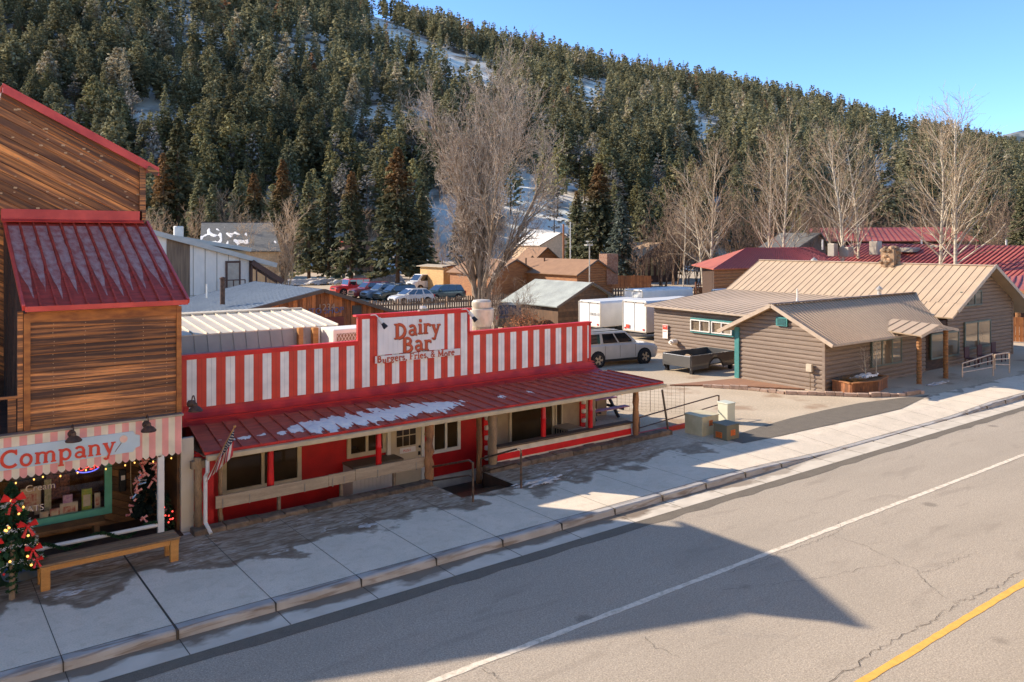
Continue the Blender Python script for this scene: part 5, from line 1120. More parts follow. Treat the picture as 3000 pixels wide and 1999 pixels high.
cl('front_gable_wall', [(41.2, -.1), (48.7, -.1), (48.7, RZ_ - SL * 3.6), (RX, RZ_ - .05), (41.2, RZ_ - SL * 3.9)], frontY(19.0)); cl('wing_left_wall', [(-23.3, -.1), (-18.95, -.1), (-18.95, 2.32), (-21.15, 3.35), (-23.3, 2.35)], sideX(30.45))
cl('wing_front_wall', [(30.45, -.1), (38.9, -.1), (38.9, 2.3), (30.45, 2.3)], frontY(18.95)); cl('lean_to_wall', [(-32.3, -.6), (-22.5, -.6), (-22.5, 2.42), (-32.3, 2.5)], sideX(34.7))
cl('entry_wall', [(38.9, -.1), (41.3, -.1), (41.3, 2.45), (38.9, 2.15)], frontY(19.5))
mb = MB(); mb.box(41.2, 48.7, 19.03, 32.3, 0, 2.9); mb.ext([(41.2, 19.03, 2.9), (48.7, 19.03, 2.9), (RX, 19.03, 4.75)], (0, 13.2, 0)); mb.box(34.75, 41.2, 23.3, 32.3, -.5, 2.4); mb.box(30.5, 41.2, 19.0, 23.2, -.1, 2.3); mb.ext([(30.5, 19.0, 2.3), (30.5, 23.2, 2.3), (30.5, 21.1, 3.25)], (9, 0, 0)); mb.build('inner_wall', DKW, lb)
def roofpart(name, quads, step=.42, th=.07, m=TAN, par=lb, seam=TNS, w=.022, h=.025):
    mb = MB(); [mb.slab(q, th) for q in quads]; o = mb.build(name, m, par)
    if step:
        mb = MB(); [ribs(mb, *q, step, w, h) for q in quads if len(q) == 4]; mb.build('seams', seam, o)
    return o
roofpart('main_roof', [[(41.6, 18.35, RZ_ - SL * 3.5), (41.6, 32.7, RZ_ - SL * 3.5), (RX, 32.7, RZ_), (RX, 18.35, RZ_)][::1], [(RX, 18.35, RZ_), (RX, 32.7, RZ_), (50.4, 32.7, RZ_ - SL * 5.3), (50.4, 18.35, RZ_ - SL * 5.3)], [(40.4, 18.35, RZ_ - SL * 4.7), (40.4, 22.9, RZ_ - SL * 4.7), (41.62, 22.9, RZ_ - SL * 3.48), (41.62, 18.35, RZ_ - SL * 3.48)]], .42)
roofpart('lean_to_roof', [[(34.3, 23.6, 2.42), (34.3, 32.7, 2.5), (41.62, 32.7, 3.13), (41.62, 23.6, 3.12)]], .40)
wr = roofpart('wing_roof', [[(30.0, 18.3, 2.02), (39.6, 18.3, 2.02), (42.4, 21.2, 3.46), (30.0, 21.2, 3.44)], [(30.0, 24.0, 2.12), (30.0, 21.2, 3.44), (42.6, 21.2, 3.46), (39.0, 24.0, 2.14)][::1]], 0)
mb = MB(); ribs(mb, (30.0, 18.3, 2.02), (39.6, 18.3, 2.02), (42.4, 21.2, 3.46), (30.0, 21.2, 3.44), .2, .028, .03); ribs(mb, (30.0, 24.0, 2.12), (39.0, 24.0, 2.14), (42.6, 21.2, 3.46), (30.0, 21.2, 3.44), .3, .03, .03); mb.build('seams', TNS, wr)
mb = MB()
mb.beam((30.0, 18.28, 1.98), (30.0, 21.2, 3.43), .06, .16); mb.beam((30.0, 24.05, 2.05), (30.0, 21.2, 3.43), .06, .16); mb.beam((RX - .0, 18.33, RZ_), (50.42, 18.33, RZ_ - SL * 5.32), .05, .18); mb.beam((RX, 18.33, RZ_), (40.9, 18.33, RZ_ - SL * 4.2), .05, .18)
mb.beam((34.28, 23.6, 2.38), (34.28, 32.7, 2.46), .05, .1); mb.beam((30.0, 18.27, 1.98), (40.2, 18.27, 1.98), .04, .07); mb.build('roof_trim', TNT, lb)
mb = MB(); mb.beam((30.0, 21.2, 3.49), (42.4, 21.2, 3.5), .22, .04); mb.build('ridge_cap', mat('dark_ridge', (.10, .075, .06), .5), lb); mb = MB(); mb.beam((RX, 18.3, RZ_ + .03), (RX, 32.7, RZ_ + .03), .2, .04); mb.build('ridge_cap', TNT, lb)
# entry canopy
mb = MB(); mb.slab([(35.0, 17.2, 2.14), (36.7, 17.2, 2.5), (36.7, 19.4, 2.62), (35.0, 19.4, 2.26)], .05); mb.slab([(36.7, 17.2, 2.5), (38.4, 17.2, 2.2), (38.4, 19.4, 2.32), (36.7, 19.4, 2.62)], .05); ca = mb.build('entry_canopy', TAN, lb)
mb = MB(); ribs(mb, (35.0, 17.2, 2.14), (35.0, 19.4, 2.26), (36.7, 19.4, 2.62), (36.7, 17.2, 2.5), .4, .04, .03); mb.build('seams', TNS, ca); mb = MB(); mb.beam((35, 17.2, 2.1), (36.7, 17.2, 2.46), .04, .12); mb.beam((36.7, 17.2, 2.46), (38.4, 17.2, 2.16), .04, .12); mb.build('canopy_trim', TNT, ca)
SPW = mat('spiral_log', (.34, .17, .06), .7, (.16, .08, .035), 4, (1, 1, 6), fine=.2)
for x in (35.42, 37.85):
    mb = MB(); pts = [(x, 17.5, i * .05) for i in range(44)]; mb.tube(pts, [.10 + .018 * (i % 3 == 0) for i in range(44)], 10); mb.build('canopy_post', SPW, lb)
# windows
def swin(px0, py0, px1, py1, X, fr, mull, m, gm, nm='window', par=lb):   # window on a wall facing -X
    a = onX(px0, py0, X); b = onX(px1, py1, X); y0, y1 = b.y, a.y; z0, z1 = b.z, a.z; mb = MB(); g = MB(); x = X - .02
    mb.box(x - .08, x, y0, y1, z1 - fr, z1); mb.box(x - .08, x, y0, y1, z0, z0 + fr); n = mull
    for k in range(n + 1): yy = y0 + (y1 - y0) * k / n; yy = min(max(yy, y0 + fr / 2), y1 - fr / 2); mb.box(x - .078, x - .002, yy - fr / 2, yy + fr / 2, z0 + fr, z1 - fr)
    f = mb.build(nm, m, par); g.box(x - .055, x - .01, y0 + fr, y1 - fr, z0 + fr, z1 - fr); g.build('pane', gm, f); return f, y0, y1, z0, z1
f, y0, y1, z0, z1 = swin(2026, 930, 2152, 988, 34.66, .08, 2, TL, SGL)
mb = MB()
for k in range(2):
    a = y0 + .1 + (y1 - y0) / 2 * k; b = a + (y1 - y0) / 2 - .16
    for yy in (a, (a + b) / 2, b): mb.box(34.50, 34.59, yy - .025, yy + .025, z0 + .1, z1 - .1)
    mb.box(34.505, 34.585, a, b, z0 + .09, z0 + .14); mb.box(34.505, 34.585, a, b, z1 - .14, z1 - .09)
mb.build('inner_sash', WHT, f)
q = onX(2277, 928, 30.4); mb = MB(); mb.box(30.30, 30.39, q.y - .55, q.y, q.z - .38, q.z); lv = mb.build('gable_vent', TL, lb); mb = MB()
for i in range(5): mb.box(30.28, 30.299, q.y - .48, q.y - .07, q.z - .33 + i * .06, q.z - .30 + i * .06)
mb.build('louvres', mat('teal_dark', (.02, .09, .10), .6), lv)
mb = MB(); mb.box(30.34, 30.42, 23.12, 23.36, -.05, 2.3); mb.build('teal_corner_board', TL, lb); mb = MB(); mb.box(30.36, 30.46, 18.86, 18.98, -.05, 2.1); mb.build('corner_logs', LGM, lb); mb = MB(); mb.box(48.62, 48.74, 18.93, 19.0, 0, 2.9); mb.build('corner_logs', LGM, lb)
def fwin(px0, py0, px1, py1, Y, fr, n, m, gm, nm='window'):
    a = onY(px0, py0, Y); b = onY(px1, py1, Y); mb = MB(); mb.box(a.x, b.x, Y - .09, Y, a.z - fr, a.z); mb.box(a.x, b.x, Y - .09, Y, b.z, b.z + fr)
    for k in range(n + 1): xx = min(max(a.x + (b.x - a.x) * k / n, a.x + fr / 2), b.x - fr / 2); mb.box(xx - fr / 2, xx + fr / 2, Y - .088, Y - .002, b.z + fr, a.z - fr)
    f = mb.build(nm, m, lb); g = MB(); g.box(a.x + fr, b.x - fr, Y - .065, Y - .02, b.z + fr, a.z - fr); g.build('pane', gm, f); return a, b, f
F5 = lambda x, y: (1850 + x / 2.046, 700 + y / 2.046)
fwin(*F5(1970, 318), *F5(2092, 395), 18.96, .07, 3, SG, glass()); fwin(*F5(1990, 500), *F5(2146, 640), 18.96, .08, 2, SG, SGL); fwin(*F5(1787, 570), *F5(1955, 695), 18.96, .08, 2, SG, SGL); fwin(*F5(1432, 612), *F5(1612, 740), 18.9, .07, 3, SG, SGL)
mb = MB(); a = onY(*F5(1630, 690), 19.42); mb.box(a.x - .1, a.x + .85, 19.38, 19.44, 0, 2.0); dd = mb.build('entry_door', mat('orange_door', (.42, .19, .055), .5, (.3, .12, .035), 3, (4, 1, 1)), lb); mb = MB(); mb.box(a.x + .05, a.x + .7, 19.36, 19.379, 1.0, 1.85); mb.build('pane', glass(), dd)
mb = MB(); a = onX(2375, 1079, 30.36); mb.box(30.22, 30.36, a.y - .12, a.y + .14, a.z - .14, a.z + .18); mb.build('electric_box', mat('box_grey', (.46, .43, .38), .6), lb, bevel=.01); mb = MB(); mb.tube([(30.3, a.y, a.z - .1), (30.3, a.y - .02, 0)], .02, 6); mb.build('conduit', MATS['old_steel'], lb)
a = onX(1979, 1002, 34.6); mb = MB(); mb.tube([(34.25, a.y, a.z), (34.62, a.y, a.z)], [.15, .16], 14); mb.tube([(34.1, a.y, a.z), (34.25, a.y, a.z)], [.08, .1], 12); mb.build('dryer_vent', WHT, lb)
a = onX(1950, 972, 34.6); mb = MB(); mb.box(34.57, 34.6, a.y - .18, a.y + .2, a.z - .38, a.z + .4); ns2 = mb.build('notice_board', WHT, lb); mb = MB(); mb.box(34.56, 34.569, a.y - .16, a.y + .18, a.z + .12, a.z + .37); mb.build('red_header', RED, ns2); font_mesh('NO', 'lettering', WHT, ns2, (34.556, a.y + .12, a.z + .26), (R(90), 0, R(-90)), .12, .001); font_mesh('PARKING', 'lettering', RED, ns2, (34.555, a.y + .17, a.z + .0), (R(90), 0, R(-90)), .07, .001)
# chimney and roof vents
CST = mat('chimney_stone', (.30, .20, .13), .9, (.16, .13, .10), 3.5, island=.5, bump=.5)
q = random.Random(12); mb = MB(); cx, cy = 45.1, 23.9
mb.box(cx - .38, cx + .38, cy - .38, cy + .38, 4.5, 5.7)
for k in range(46):
    t = q.uniform(0, 6.28); m_ = max(abs(math.cos(t)), abs(math.sin(t))); p = Vector((cx + .36 * math.cos(t) / m_, cy + .36 * math.sin(t) / m_, 4.65 + q.random() * 1.0)); r_ = q.uniform(.10, .17); o = len(mb.v); mb.ball(p, r_, 5, q.uniform(.6, .9))
    for e in range(o, len(mb.v)): v = Vector(mb.v[e]); mb.v[e] = tuple(v + Vector((q.uniform(-.02, .02), q.uniform(-.02, .02), q.uniform(-.02, .02))))
for j in range(5): t = q.uniform(0, 6.28); p = Vector((cx + .3 * math.cos(j * 1.25), cy + .3 * math.sin(j * 1.25), 5.72)); mb.ball(p, q.uniform(.14, .22), 5)
mb.build('chimney', CST, lb)
def vent(label, px, py, h, r, d, cap=True):
    b = onD(px, py, d); mb = MB(); mb.lathe((b.x, b.y, b.z), [(r * 2.2, -.1), (r * 1.2, .08), (r, .1), (r, h)] + ([(r * 1.6, h), (r * 1.6, h + .08), (r * .7, h + .16), (r * .2, h + .22)] if cap else [(r * .3, h + .01)]), 12)
    mb.build('roof_vent' if cap else 'vent_pipe', mat('galvanised', (.52, .53, .55), .4, (.4, .4, .41), 6, metal=.5) if cap else WHT, lb, smooth='auto')
vent('', 2385, 781, .34, .12, 50.3); vent('', 2576, 868, .3, .1, 40.6); vent('', 2336, 878, .55, .035, 42.0, False)
# planter bed with saplings, edging, deck strip, chairs, railing
pl = thing('planter_box', 'raised wooden planter bed of dry straw before the log building', 'planter', (33, 18, 0)); P4 = [onZ(*F5(1168, 905)), onZ(*F5(1195, 925)), onZ(*F5(1600, 940)), onZ(*F5(1695, 915))]
P4 = [(p.x, p.y) for p in P4]; PP = [(30.75, 18.75), (30.75, 18.3), (P4[1][0] + .2, 17.85), (P4[2][0], 17.55), (P4[3][0], 17.9), (P4[3][0], 18.75)]
mb = MB()
for (x0, y0), (x1, y1) in zip(PP[:-1], PP[1:]):
    n = max(1, int(math.hypot(x1 - x0, y1 - y0) / .12))
    for i in range(n): a = i / n; b = (i + .93) / n; mb.beam((x0 + (x1 - x0) * a, y0 + (y1 - y0) * a, .23), (x0 + (x1 - x0) * b, y0 + (y1 - y0) * b, .23), .05, .46)
mb.build('sides', mat('planter_boards', (.24, .105, .045), .8, (.13, .06, .03), 4, island=.4), pl)
mb = MB(); [mb.beam((x0, y0, .48), (x1, y1, .48), .16, .04) for (x0, y0), (x1, y1) in zip(PP[:-1], PP[1:])]; mb.build('cap', mat('planter_cap', (.33, .16, .06), .7, (.24, .11, .05), 4), pl); mb = MB(); mb.poly(*[(x, y, .42) for x, y in PP]); mb.build('soil', mat('planter_soil', (.13, .085, .05), .95, (.3, .2, .1), 5), pl)
mb = MB(); q = random.Random(3)
for i in range(1800): x = q.uniform(31, PP[3][0] - .1); y = q.uniform(17.9, 18.7); z = .42 + q.uniform(0, .14); d = Vector((q.uniform(-.16, .16), q.uniform(-.12, .12), q.uniform(-.02, .1))); p = Vector((x, y, z)); mb.poly(p, p + d, p + d + Vector((.008, .008, 0)), p + Vector((.008, .008, 0)))
o = mb.build('dry_grass', mat('straw', (.52, .34, .13), .9, (.36, .22, .09), 6, island=.4)); o['kind'] = 'stuff'; tag(o, 'golden dry straw lying in the planter bed', 'dry grass')
drift('bluish snow heap left in the planter bed', (PP[3][0] + 30.75) / 2 + 1.0, 18.35, 1.1, .32, .12, 4, .46, SNOW); drift('snow strip melting beside the entry walk', 36.0, 17.0, 1.1, .22, .06, 6, 0)
for lbl, pxx in (('bare sapling at the left in the planter bed', 1462), ('taller bare sapling at the right in the planter bed', 1604)):
    b = onZ(*F5(pxx, 905)); t = thing('sapling', lbl, 'tree', (b.x, 18.3, .42)); a_, b_ = bare_tree(1.35 if pxx < 1500 else 1.7, pxx, .028, (.75, .6), 2, (9, 3), 'aspen', 1, .007); a_.build('trunk', ASPB, t, world=False); b_.build('crown', ASPB, t, world=False)
def stone_line(label, pts, h, seed, m, w=.2, step=.42, nm='stone_edging'):
    q = random.Random(seed); mb = MB()
    for a, b in zip(pts[:-1], pts[1:]):
        a = Vector(a); b = Vector(b); L = (b - a).length; s = 0
        while s < L: e = min(L, s + step * q.uniform(.7, 1.3)); hh = h * q.uniform(.7, 1.25); p0 = a.lerp(b, s / L); p1 = a.lerp(b, (e - .02) / L); mb.beam(p0 + Vector((0, 0, hh / 2)), p1 + Vector((0, 0, hh / 2 + q.uniform(-.01, .01))), w * q.uniform(.8, 1.2), hh); s = e
    return tag(mb.build(nm, m, bevel=.01), label, 'edging')
PBR = mat('pink_brick', (.42, .33, .30), .9, (.30, .23, .20), 5, island=.25); stone_line('row of rough pinkish blocks along the wing of the log building', [onZ(*F5(430, 888)), onZ(*F5(700, 905)), onZ(*F5(920, 930)), onZ(*F5(1160, 938)), onZ(*F5(1430, 948)), onZ(*F5(1640, 940)), onZ(*F5(1745, 925))], .14, 7, PBR)
mb = MB(); pts = [onZ(*F5(230, 882)), onZ(*F5(560, 885)), onZ(*F5(1040, 908)), onZ(*F5(640, 843)), onZ(*F5(560, 850))]; mb.ext([(p.x, p.y, .01) for p in pts], (0, 0, .05)); dk_ = tag(mb.build('wooden_walkway', mat('red_deck', (.30, .17, .11), .85, (.21, .125, .085), 3, (.3, 5, 1))), 'worn reddish plank walkway beside the wing of the log building', 'walkway')
WR_ = mat('pale_rail', (.55, .45, .38), .5, (.42, .33, .27), 5, metal=.2); C6_ = lambda x, y, yy: onY(2600 + x / 2.85, 600 + y / 2.85, yy)
def rail3(label, a, b, zp):
    t = thing('ramp_railing', label, 'railing', a)
    mb = MB(); mb.tube([(a[0], a[1], zp[0]), (a[0], a[1], a[2] - .04), (a[0] + .05, a[1], a[2]), (b[0] - .05, b[1], b[2]), (b[0], b[1], b[2] - .05), (b[0], b[1], zp[1])], .028, 8); mb.build('handrail', WR_, t)
    for k in (.33, .66): mb = MB(); mb.tube([(a[0], a[1], a[2] - (a[2] - zp[0]) * k), (b[0], b[1], b[2] - (b[2] - zp[1]) * k * .9)], .022, 8); mb.build('crossbar', WR_, t)
a = C6_(625, 1325, 16.3); b = C6_(882, 1245, 16.3); c = C6_(1018, 1235, 16.3); rail3('longer pale pipe railing beside the ramp of the log building', a, b, (C6_(625, 1440, 16.3).z, C6_(885, 1430, 16.3).z)); rail3('shorter pale pipe railing at the upper end of the ramp', (b.x + .12, 16.28, b.z - .05), c, (.35, C6_(1015, 1405, 16.3).z))
CHB = mat('chair_maroon', (.07, .025, .03), .7); 
for i, (x, lb_) in enumerate(((42.2, 'left'), (43.6, 'middle'), (45.2, 'right'))):
    t = thing('porch_chair', '%s of three dark maroon porch chairs against the log wall' % lb_, 'chair', (x, 18.3, 0)); mb = MB(); mb.box(x - .25, x + .25, 18.0, 18.5, .38, .43); mb.build('seat', CHB, t); mb = MB(); mb.box(x - .25, x + .25, 18.48, 18.53, .43, .95); mb.build('backrest', CHB, t)
    for s in (-.24, .2):
        for y in (18.0, 18.46): mb = MB(); mb.box(x + s, x + s + .04, y, y + .04, 0, .38); mb.build('leg', CHB, t)
# ================================================================== BACKGROUND BUILDINGS
def gable(name, label, P, L, wl, zl_, wr_, zr_, wallm, roofm, step=0, ov=.35, base=0.0, cat='house', seam=None, gwall=None, prof=BOARD, gstep=.2, gang=R(90)):
    """gable building, ridge along +Y from the front ridge end P"""
    t = thing(name, label, cat, (P.x, P.y, base)); x, y, z = P; mb = MB(); xl, xr = x - wl + ov, x + wr_ - ov
    zw = min(zl_, zr_) + .05; zll = zl_ + (z - zl_) * ov / wl; zrr = zr_ + (z - zr_) * ov / wr_
    pr = [(xl, base), (xr, base), (xr, zrr - .06), (x, z - .08), (xl, zll - .06)]
    mb.ext([(a, y + ov, b) for a, b in pr], (0, L - 2 * ov, 0)); mb.build('wall', wallm, t)
    if gwall: mb = MB(); cladding(mb, pr, frontY(y + ov - .01), gang, gstep, prof, jit=.006); mb.build('gable_wall', gwall, t)
    q1 = [(x - wl, y, zl_), (x - wl, y + L, zl_), (x, y + L, z), (x, y, z)]; q2 = [(x, y, z), (x, y + L, z), (x + wr_, y + L, zr_), (x + wr_, y, zr_)]
    mb = MB(); mb.slab(q1, .08); mb.slab(q2, .08); r_ = mb.build('roof', roofm, t)
    if step: mb = MB(); ribs(mb, *q1, step, .04, .025); ribs(mb, q2[3], q2[2], q2[1], q2[0], step, .04, .025); mb.build('seams', seam or roofm, r_)
    mb = MB(); mb.beam((x - wl, y, zl_ - .04), (x, y, z - .04), .05, .15); mb.beam((x, y, z - .04), (x + wr_, y, zr_ - .04), .05, .15); mb.build('bargeboard', MATS['dark_ridge'], t)
    return t
BARN = mat('barn_boards', (.45, .17, .055), .75, (.17, .07, .03), 1.6, (3, 3, .5), island=.45, fine=.2); COR = mat('corrugated_metal', (.33, .42, .55), .45, (.27, .35, .47), .8); CORS = mat('corrugated_seams', (.15, .19, .26), .5)  # roof sheet with a darker tone for its raised seams
gb = gable('workshop_barn', 'dark orange plank workshop with grey corrugated roof', onY(951, 849, 32), 8.3, 6.6, 2.75, 3.9, 2.9, DKW, COR, .3, seam=CORS, gwall=BARN, cat='barn')
T2 = mat('faded_blue_letters', (.13, .16, .32), .8); T3 = mat('faded_white_letters', (.45, .33, .25), .8)
p = onY(938, 917, 32.2); font_mesh('AUTO SHOP', 'lettering', T2, gb, (p.x - .9, 32.28, p.z - .05), (R(90), 0, 0), .36, .01); p = onY(946, 905, 32.2); font_mesh('1234', 'lettering', T3, gb, (p.x - .2, 32.28, p.z - .08), (R(90), 0, 0), .40, .01)
a = onY(1035, 896, 32.2); mb = MB(); mb.box(a.x, a.x + .42, 32.26, 32.32, a.z - .4, a.z); mb.build('dark_notice', mat('slate_panel', (.05, .055, .055), .6), gb); a = onY(938, 932, 32.2); mb = MB(); mb.box(a.x - .3, a.x + 1.1, 32.24, 32.32, 0, a.z); mb.build('door_panel', mat('maroon_panel', (.16, .035, .02), .6), gb)
mb = MB(); b = onD(652, 878, 34); mb.tube([(b.x, b.y, b.z - .2), (b.x, b.y, b.z + .85)], .1, 10); mb.lathe((b.x, b.y, b.z + .85), [(.13, 0), (.13, .06), (.05, .1)], 10); mb.build('stovepipe', RST, gb); b = onD(606, 867, 36); mb = MB(); mb.tube([(b.x, b.y, b.z - .1), (b.x, b.y, b.z + .5)], .04, 8); mb.build('vent_pipe', WHT, gb)
# white gambrel metal shed behind the left parapet
gs = thing('metal_shed', 'white ribbed metal shed with broken-slope roof behind the left parapet', 'shed', (8, 23, 0)); WM = mat('white_metal', (.62, .60, .54), .4, (.56, .54, .49), 2, metal=.1)
A1, A2, A3 = (25.2, 4.02), (22.4, 3.74), (22.05, 2.4); xl, xr = 3.2, 10.45
mb = MB(); mb.slab([(xl, A2[0], A2[1]), (xr, A2[0], A2[1]), (xr, A1[0], A1[1]), (xl, A1[0], A1[1])], .04); ribs(mb, (xl, A2[0], A2[1]), (xr, A2[0], A2[1]), (xr, A1[0], A1[1]), (xl, A1[0], A1[1]), .34, .03, .04); mb.box(xl, xr, 25.18, 26.6, 3.9, 3.99); mb.box(xl, xr + .02, 25.12, 25.25, 3.99, 4.07); mb.build('upper_roof', WM, gs)
mb = MB(); c1_, c2_ = (xl, A3[0], 2.3), (xr + .05, A3[0], 2.3); mb.slab([c1_, c2_, (xr, A2[0], A2[1] - .03), (xl, A2[0], A2[1] - .03)], .04); ribs(mb, c1_, c2_, (xr, A2[0], A2[1] - .03), (xl, A2[0], A2[1] - .03), .34, .012, .02); mb.build('lower_roof', mat('shed_grey', (.33, .34, .34), .5, (.28, .29, .29), 2), gs)
mb = MB(); mb.ext([(xr - .02, 22.15, 0), (xr - .02, 26.5, 0), (xr - .02, 26.5, 3.85), (xr - .02, 25.2, 3.95), (xr - .02, 22.5, 3.66), (xr - .02, 22.15, 2.3)], (-7, 0, 0)); mb.build('wall', MATS['shed_grey'], gs)
for px, m, r_ in ((879, 'bench_wood', .07), (922, 'bench_wood', .08), (931, 'white_paint', .045)): a = onY(px, 965, 22.2); mb = MB(); mb.box(a.x - r_, a.x + r_, 22.2 - r_, 22.2 + r_, 2.43, a.z + .05); tag(mb.build('wooden_prop' if m != 'white_paint' else 'vent_pipe', MATS[m]), {879: 'left of two wooden props leaning before the white metal shed', 922: 'right of two wooden props before the white metal shed', 931: 'white vent pipe beside the right wooden prop of the metal shed'}[px], 'post')
# white warehouse
WHW = mat('warehouse_panels', (.72, .76, .80), .7, (.64, .66, .70), .5, (1, 1, .3), fine=.05); wh = thing('warehouse', 'long white panelled warehouse with sloping pale metal roof edge', 'warehouse', (14, 52, 0)); wy = 50.0
L0 = onY(420, 672, wy); L1 = onY(735, 756, wy); U0 = onY(400, 652, wy + 4); U1 = onY(733, 729, wy + 4)
mb = MB(); mb.ext([(L0.x - 6, wy, 0), (L1.x, wy, 0), (L1.x, wy, L1.z - .1), (L0.x, wy, L0.z - .1), (L0.x - 6, wy, L0.z + .6)], (0, 4, 0)); mb.build('wall', WHW, wh)
mb = MB()
for k in range(1, 9): x = L0.x + (L1.x - L0.x) * k / 9; z = L0.z + (L1.z - L0.z) * k / 9; mb.box(x - .015, x + .015, wy - .012, wy - .002, 0, z - .15)
mb.box(L0.x, L1.x, wy - .014, wy - .002, 2.9, 2.93); mb.build('panel_joints', mat('joint_grey', (.25, .23, .2), .8), wh)
a = onY(488, 700, wy).x; b = onY(556, 700, wy).x; mb = MB(); mb.ext([(a, wy - .03, 0), (b, wy - .03, 0), (b, wy - .03, L0.z + (L1.z - L0.z) * (b - L0.x) / (L1.x - L0.x) - .15), (a, wy - .03, L0.z + (L1.z - L0.z) * (a - L0.x) / (L1.x - L0.x) - .15)], (0, .025, 0)); mb.build('weathered_board', mat('weathered_grey_wood', (.22, .17, .13), .85, (.12, .09, .075), 3, (6, 1, .25)), wh)
PRF = mat('pale_roof_metal', (.42, .46, .50), .4, (.36, .40, .44), 2); s_ = (L1.z - L0.z) / (L1.x - L0.x); e = 1.6
mb = MB(); mb.slab([(L0.x - 6, wy - .3, L0.z - 6 * s_ + .1), (L1.x + e, wy - .3, L1.z + e * s_ + .1), (L1.x + e, wy + 4, L1.z + e * s_ + .1), (L0.x - 6, wy + 4, L0.z - 6 * s_ + .1)], .28); mb.slab([(U0.x - 6, wy + 3.7, U0.z + .6), (U1.x, wy + 3.7, U1.z + .05), (U1.x, wy + 14, U1.z + .05), (U0.x - 6, wy + 14, U0.z + .6)], .25); mb.build('roof', PRF, wh)
mb = MB(); mb.ext([(U0.x - 6, wy + 4, 0), (U1.x - .3, wy + 4, 0), (U1.x - .3, wy + 4, U1.z - .2), (U0.x - 6, wy + 4, U0.z + .3)], (0, 9, 0)); mb.build('upper_wall', mat('tan_panels', (.45, .37, .26), .8), wh)
a = onY(660, 765, wy); b = onY(704, 855, wy); mb = MB(); mb.box(a.x, b.x, wy - .08, wy - .001, b.z, a.z); dr_ = mb.build('door_frame', mat('brown_frame', (.09, .05, .04), .6), wh); mb = MB(); mb.box(a.x + .12, b.x - .12, wy - .1, wy - .082, b.z, a.z - .13); mb.build('door', mat('door_grey', (.40, .39, .38), .6), dr_)
mb = MB(); mb.box(L1.x - .12, L1.x + .05, wy - .06, wy, 0, L1.z - .1); mb.build('corner_trim', MATS['brown_frame'], wh)
st = thing('outside_stair', 'brown outside staircase falling to the right of the warehouse', 'stairs', (L1.x, wy, 0)); a = onY(738, 768, wy - .3); b = onY(828, 826, wy - .3); mb = MB(); mb.beam(a, b, .25, .3); mb.beam(a + Vector((0, .9, 0)), b + Vector((0, .9, 0)), .1, .3); mb.build('stringer', MATS['brown_frame'], st); mb = MB(); [mb.tube([(a.x + (b.x - a.x) * k, a.y, a.z + (b.z - a.z) * k), (a.x + (b.x - a.x) * k, a.y, 0)], .05, 6) for k in (0, .15, .45, .8)]; mb.build('supports', MATS['brown_frame'], st)
a = onY(650, 822, wy - 1); b = onY(718, 822, wy - 1); mb = MB(); [mb.tube([(a.x, a.y, z), (b.x, b.y, z)], .035, 6) for z in (a.z, a.z - .45)]; [mb.tube([(x, a.y, a.z), (x, a.y, a.z - 1)], .035, 6) for x in (a.x, b.x, (a.x + b.x) / 2)]; mb.build('landing_rail', MATS['brown_frame'], wh)
b = onD(523, 700, 58); mb = MB(); mb.lathe((b.x, b.y, b.z - .6), [(.25, 0), (.25, .6), (.34, .62), (.34, 1.45), (.3, 1.5)], 16); mb.build('roof_vent', WHT, wh, smooth='auto')
SHG = mat('grey_shingles', (.13, .135, .14), .9, (.09, .095, .10), 3, fine=.3); TNW = mat('tan_wall', (.42, .33, .22), .8, (.36, .28, .19), 2)
sh = thing('shingled_house', 'tan house under a dark grey shingled roof with lingering snow', 'house', (0, 0, 0)); d1 = 84
A = onD(585, 735, d1 - 4); B = onD(822, 735, d1 - 4); C = onD(798, 652, d1 + 3); D = onD(590, 652, d1 + 3); sh.location = (A.x, A.y, 0)
mb = MB(); mb.slab([A, B, C, D], .15); mb.build('roof', SHG, sh); mb = MB(); mb.beam(D, C, .2, .12); mb.build('ridge_cap', MATS['dark_ridge'], sh); V2 = Vector((VX, VY, 0)); mb = MB(); mb.ext([(p.x, p.y, 0) for p in (A + V2 * .4, B + V2 * .4 - Vector((VY, -VX, 0)) * .3, C + V2 * 2, D + V2 * 2)], (0, 0, A.z - .1)); mb.ext([B + V2 * .4 - Vector((.4, 0, .1)), C - Vector((.3, 0, .1)), C + V2 * 2 - Vector((0, 0, 3.2)), ], (-.1, 0, 0)); mb.build('wall', TNW, sh)
def shf(u, v): return A.lerp(B, u).lerp(D.lerp(C, u), v), Vector((-VX * .5, -VY * .5, .8)).normalized()
snow_patch(shf, 160, 60, lambda u, v: .30 - abs(v - .42 + (u - .3) * .3) + (-.25 if u > .62 else 0) + MN.noise(Vector((u * 14, v * 6, 1))) * .5 - .22, .03, 'snow', sh)
# shed with blue-grey roof, brown-roofed house and neighbours
BLR = mat('blue_grey_roof', (.36, .42, .44), .5, (.27, .31, .33), 1.0, fine=.15); WDB = mat('worn_brown_boards', (.15, .09, .055), .85, (.10, .065, .042), 2, (2, 2, .5), island=.3)
gable('wooden_shed', 'old brown plank shed with pale blue-grey metal roof behind the trailers', onD(1737, 828, 58), 6.6, 3.31, 1.6, 2.13, 2.12, WDB, BLR, 0, gwall=WDB, gang=0.0, cat='shed')
BRF = mat('brown_roof', (.26, .16, .10), .8, (.22, .135, .085), 1.5, fine=.1); LGW = mat('orange_logs', (.30, .15, .06), .7, (.2, .09, .04), 2, (1, 1, 4), island=.25)
bh = gable('log_house', 'orange log house with long brown roof and a stone chimney', onD(1752, 761, 84), 13.5, 2.9, 2.6, 2.7, 2.7, LGW, BRF, 0, gwall=LGW, gang=0.0, prof=LOG, gstep=.25)
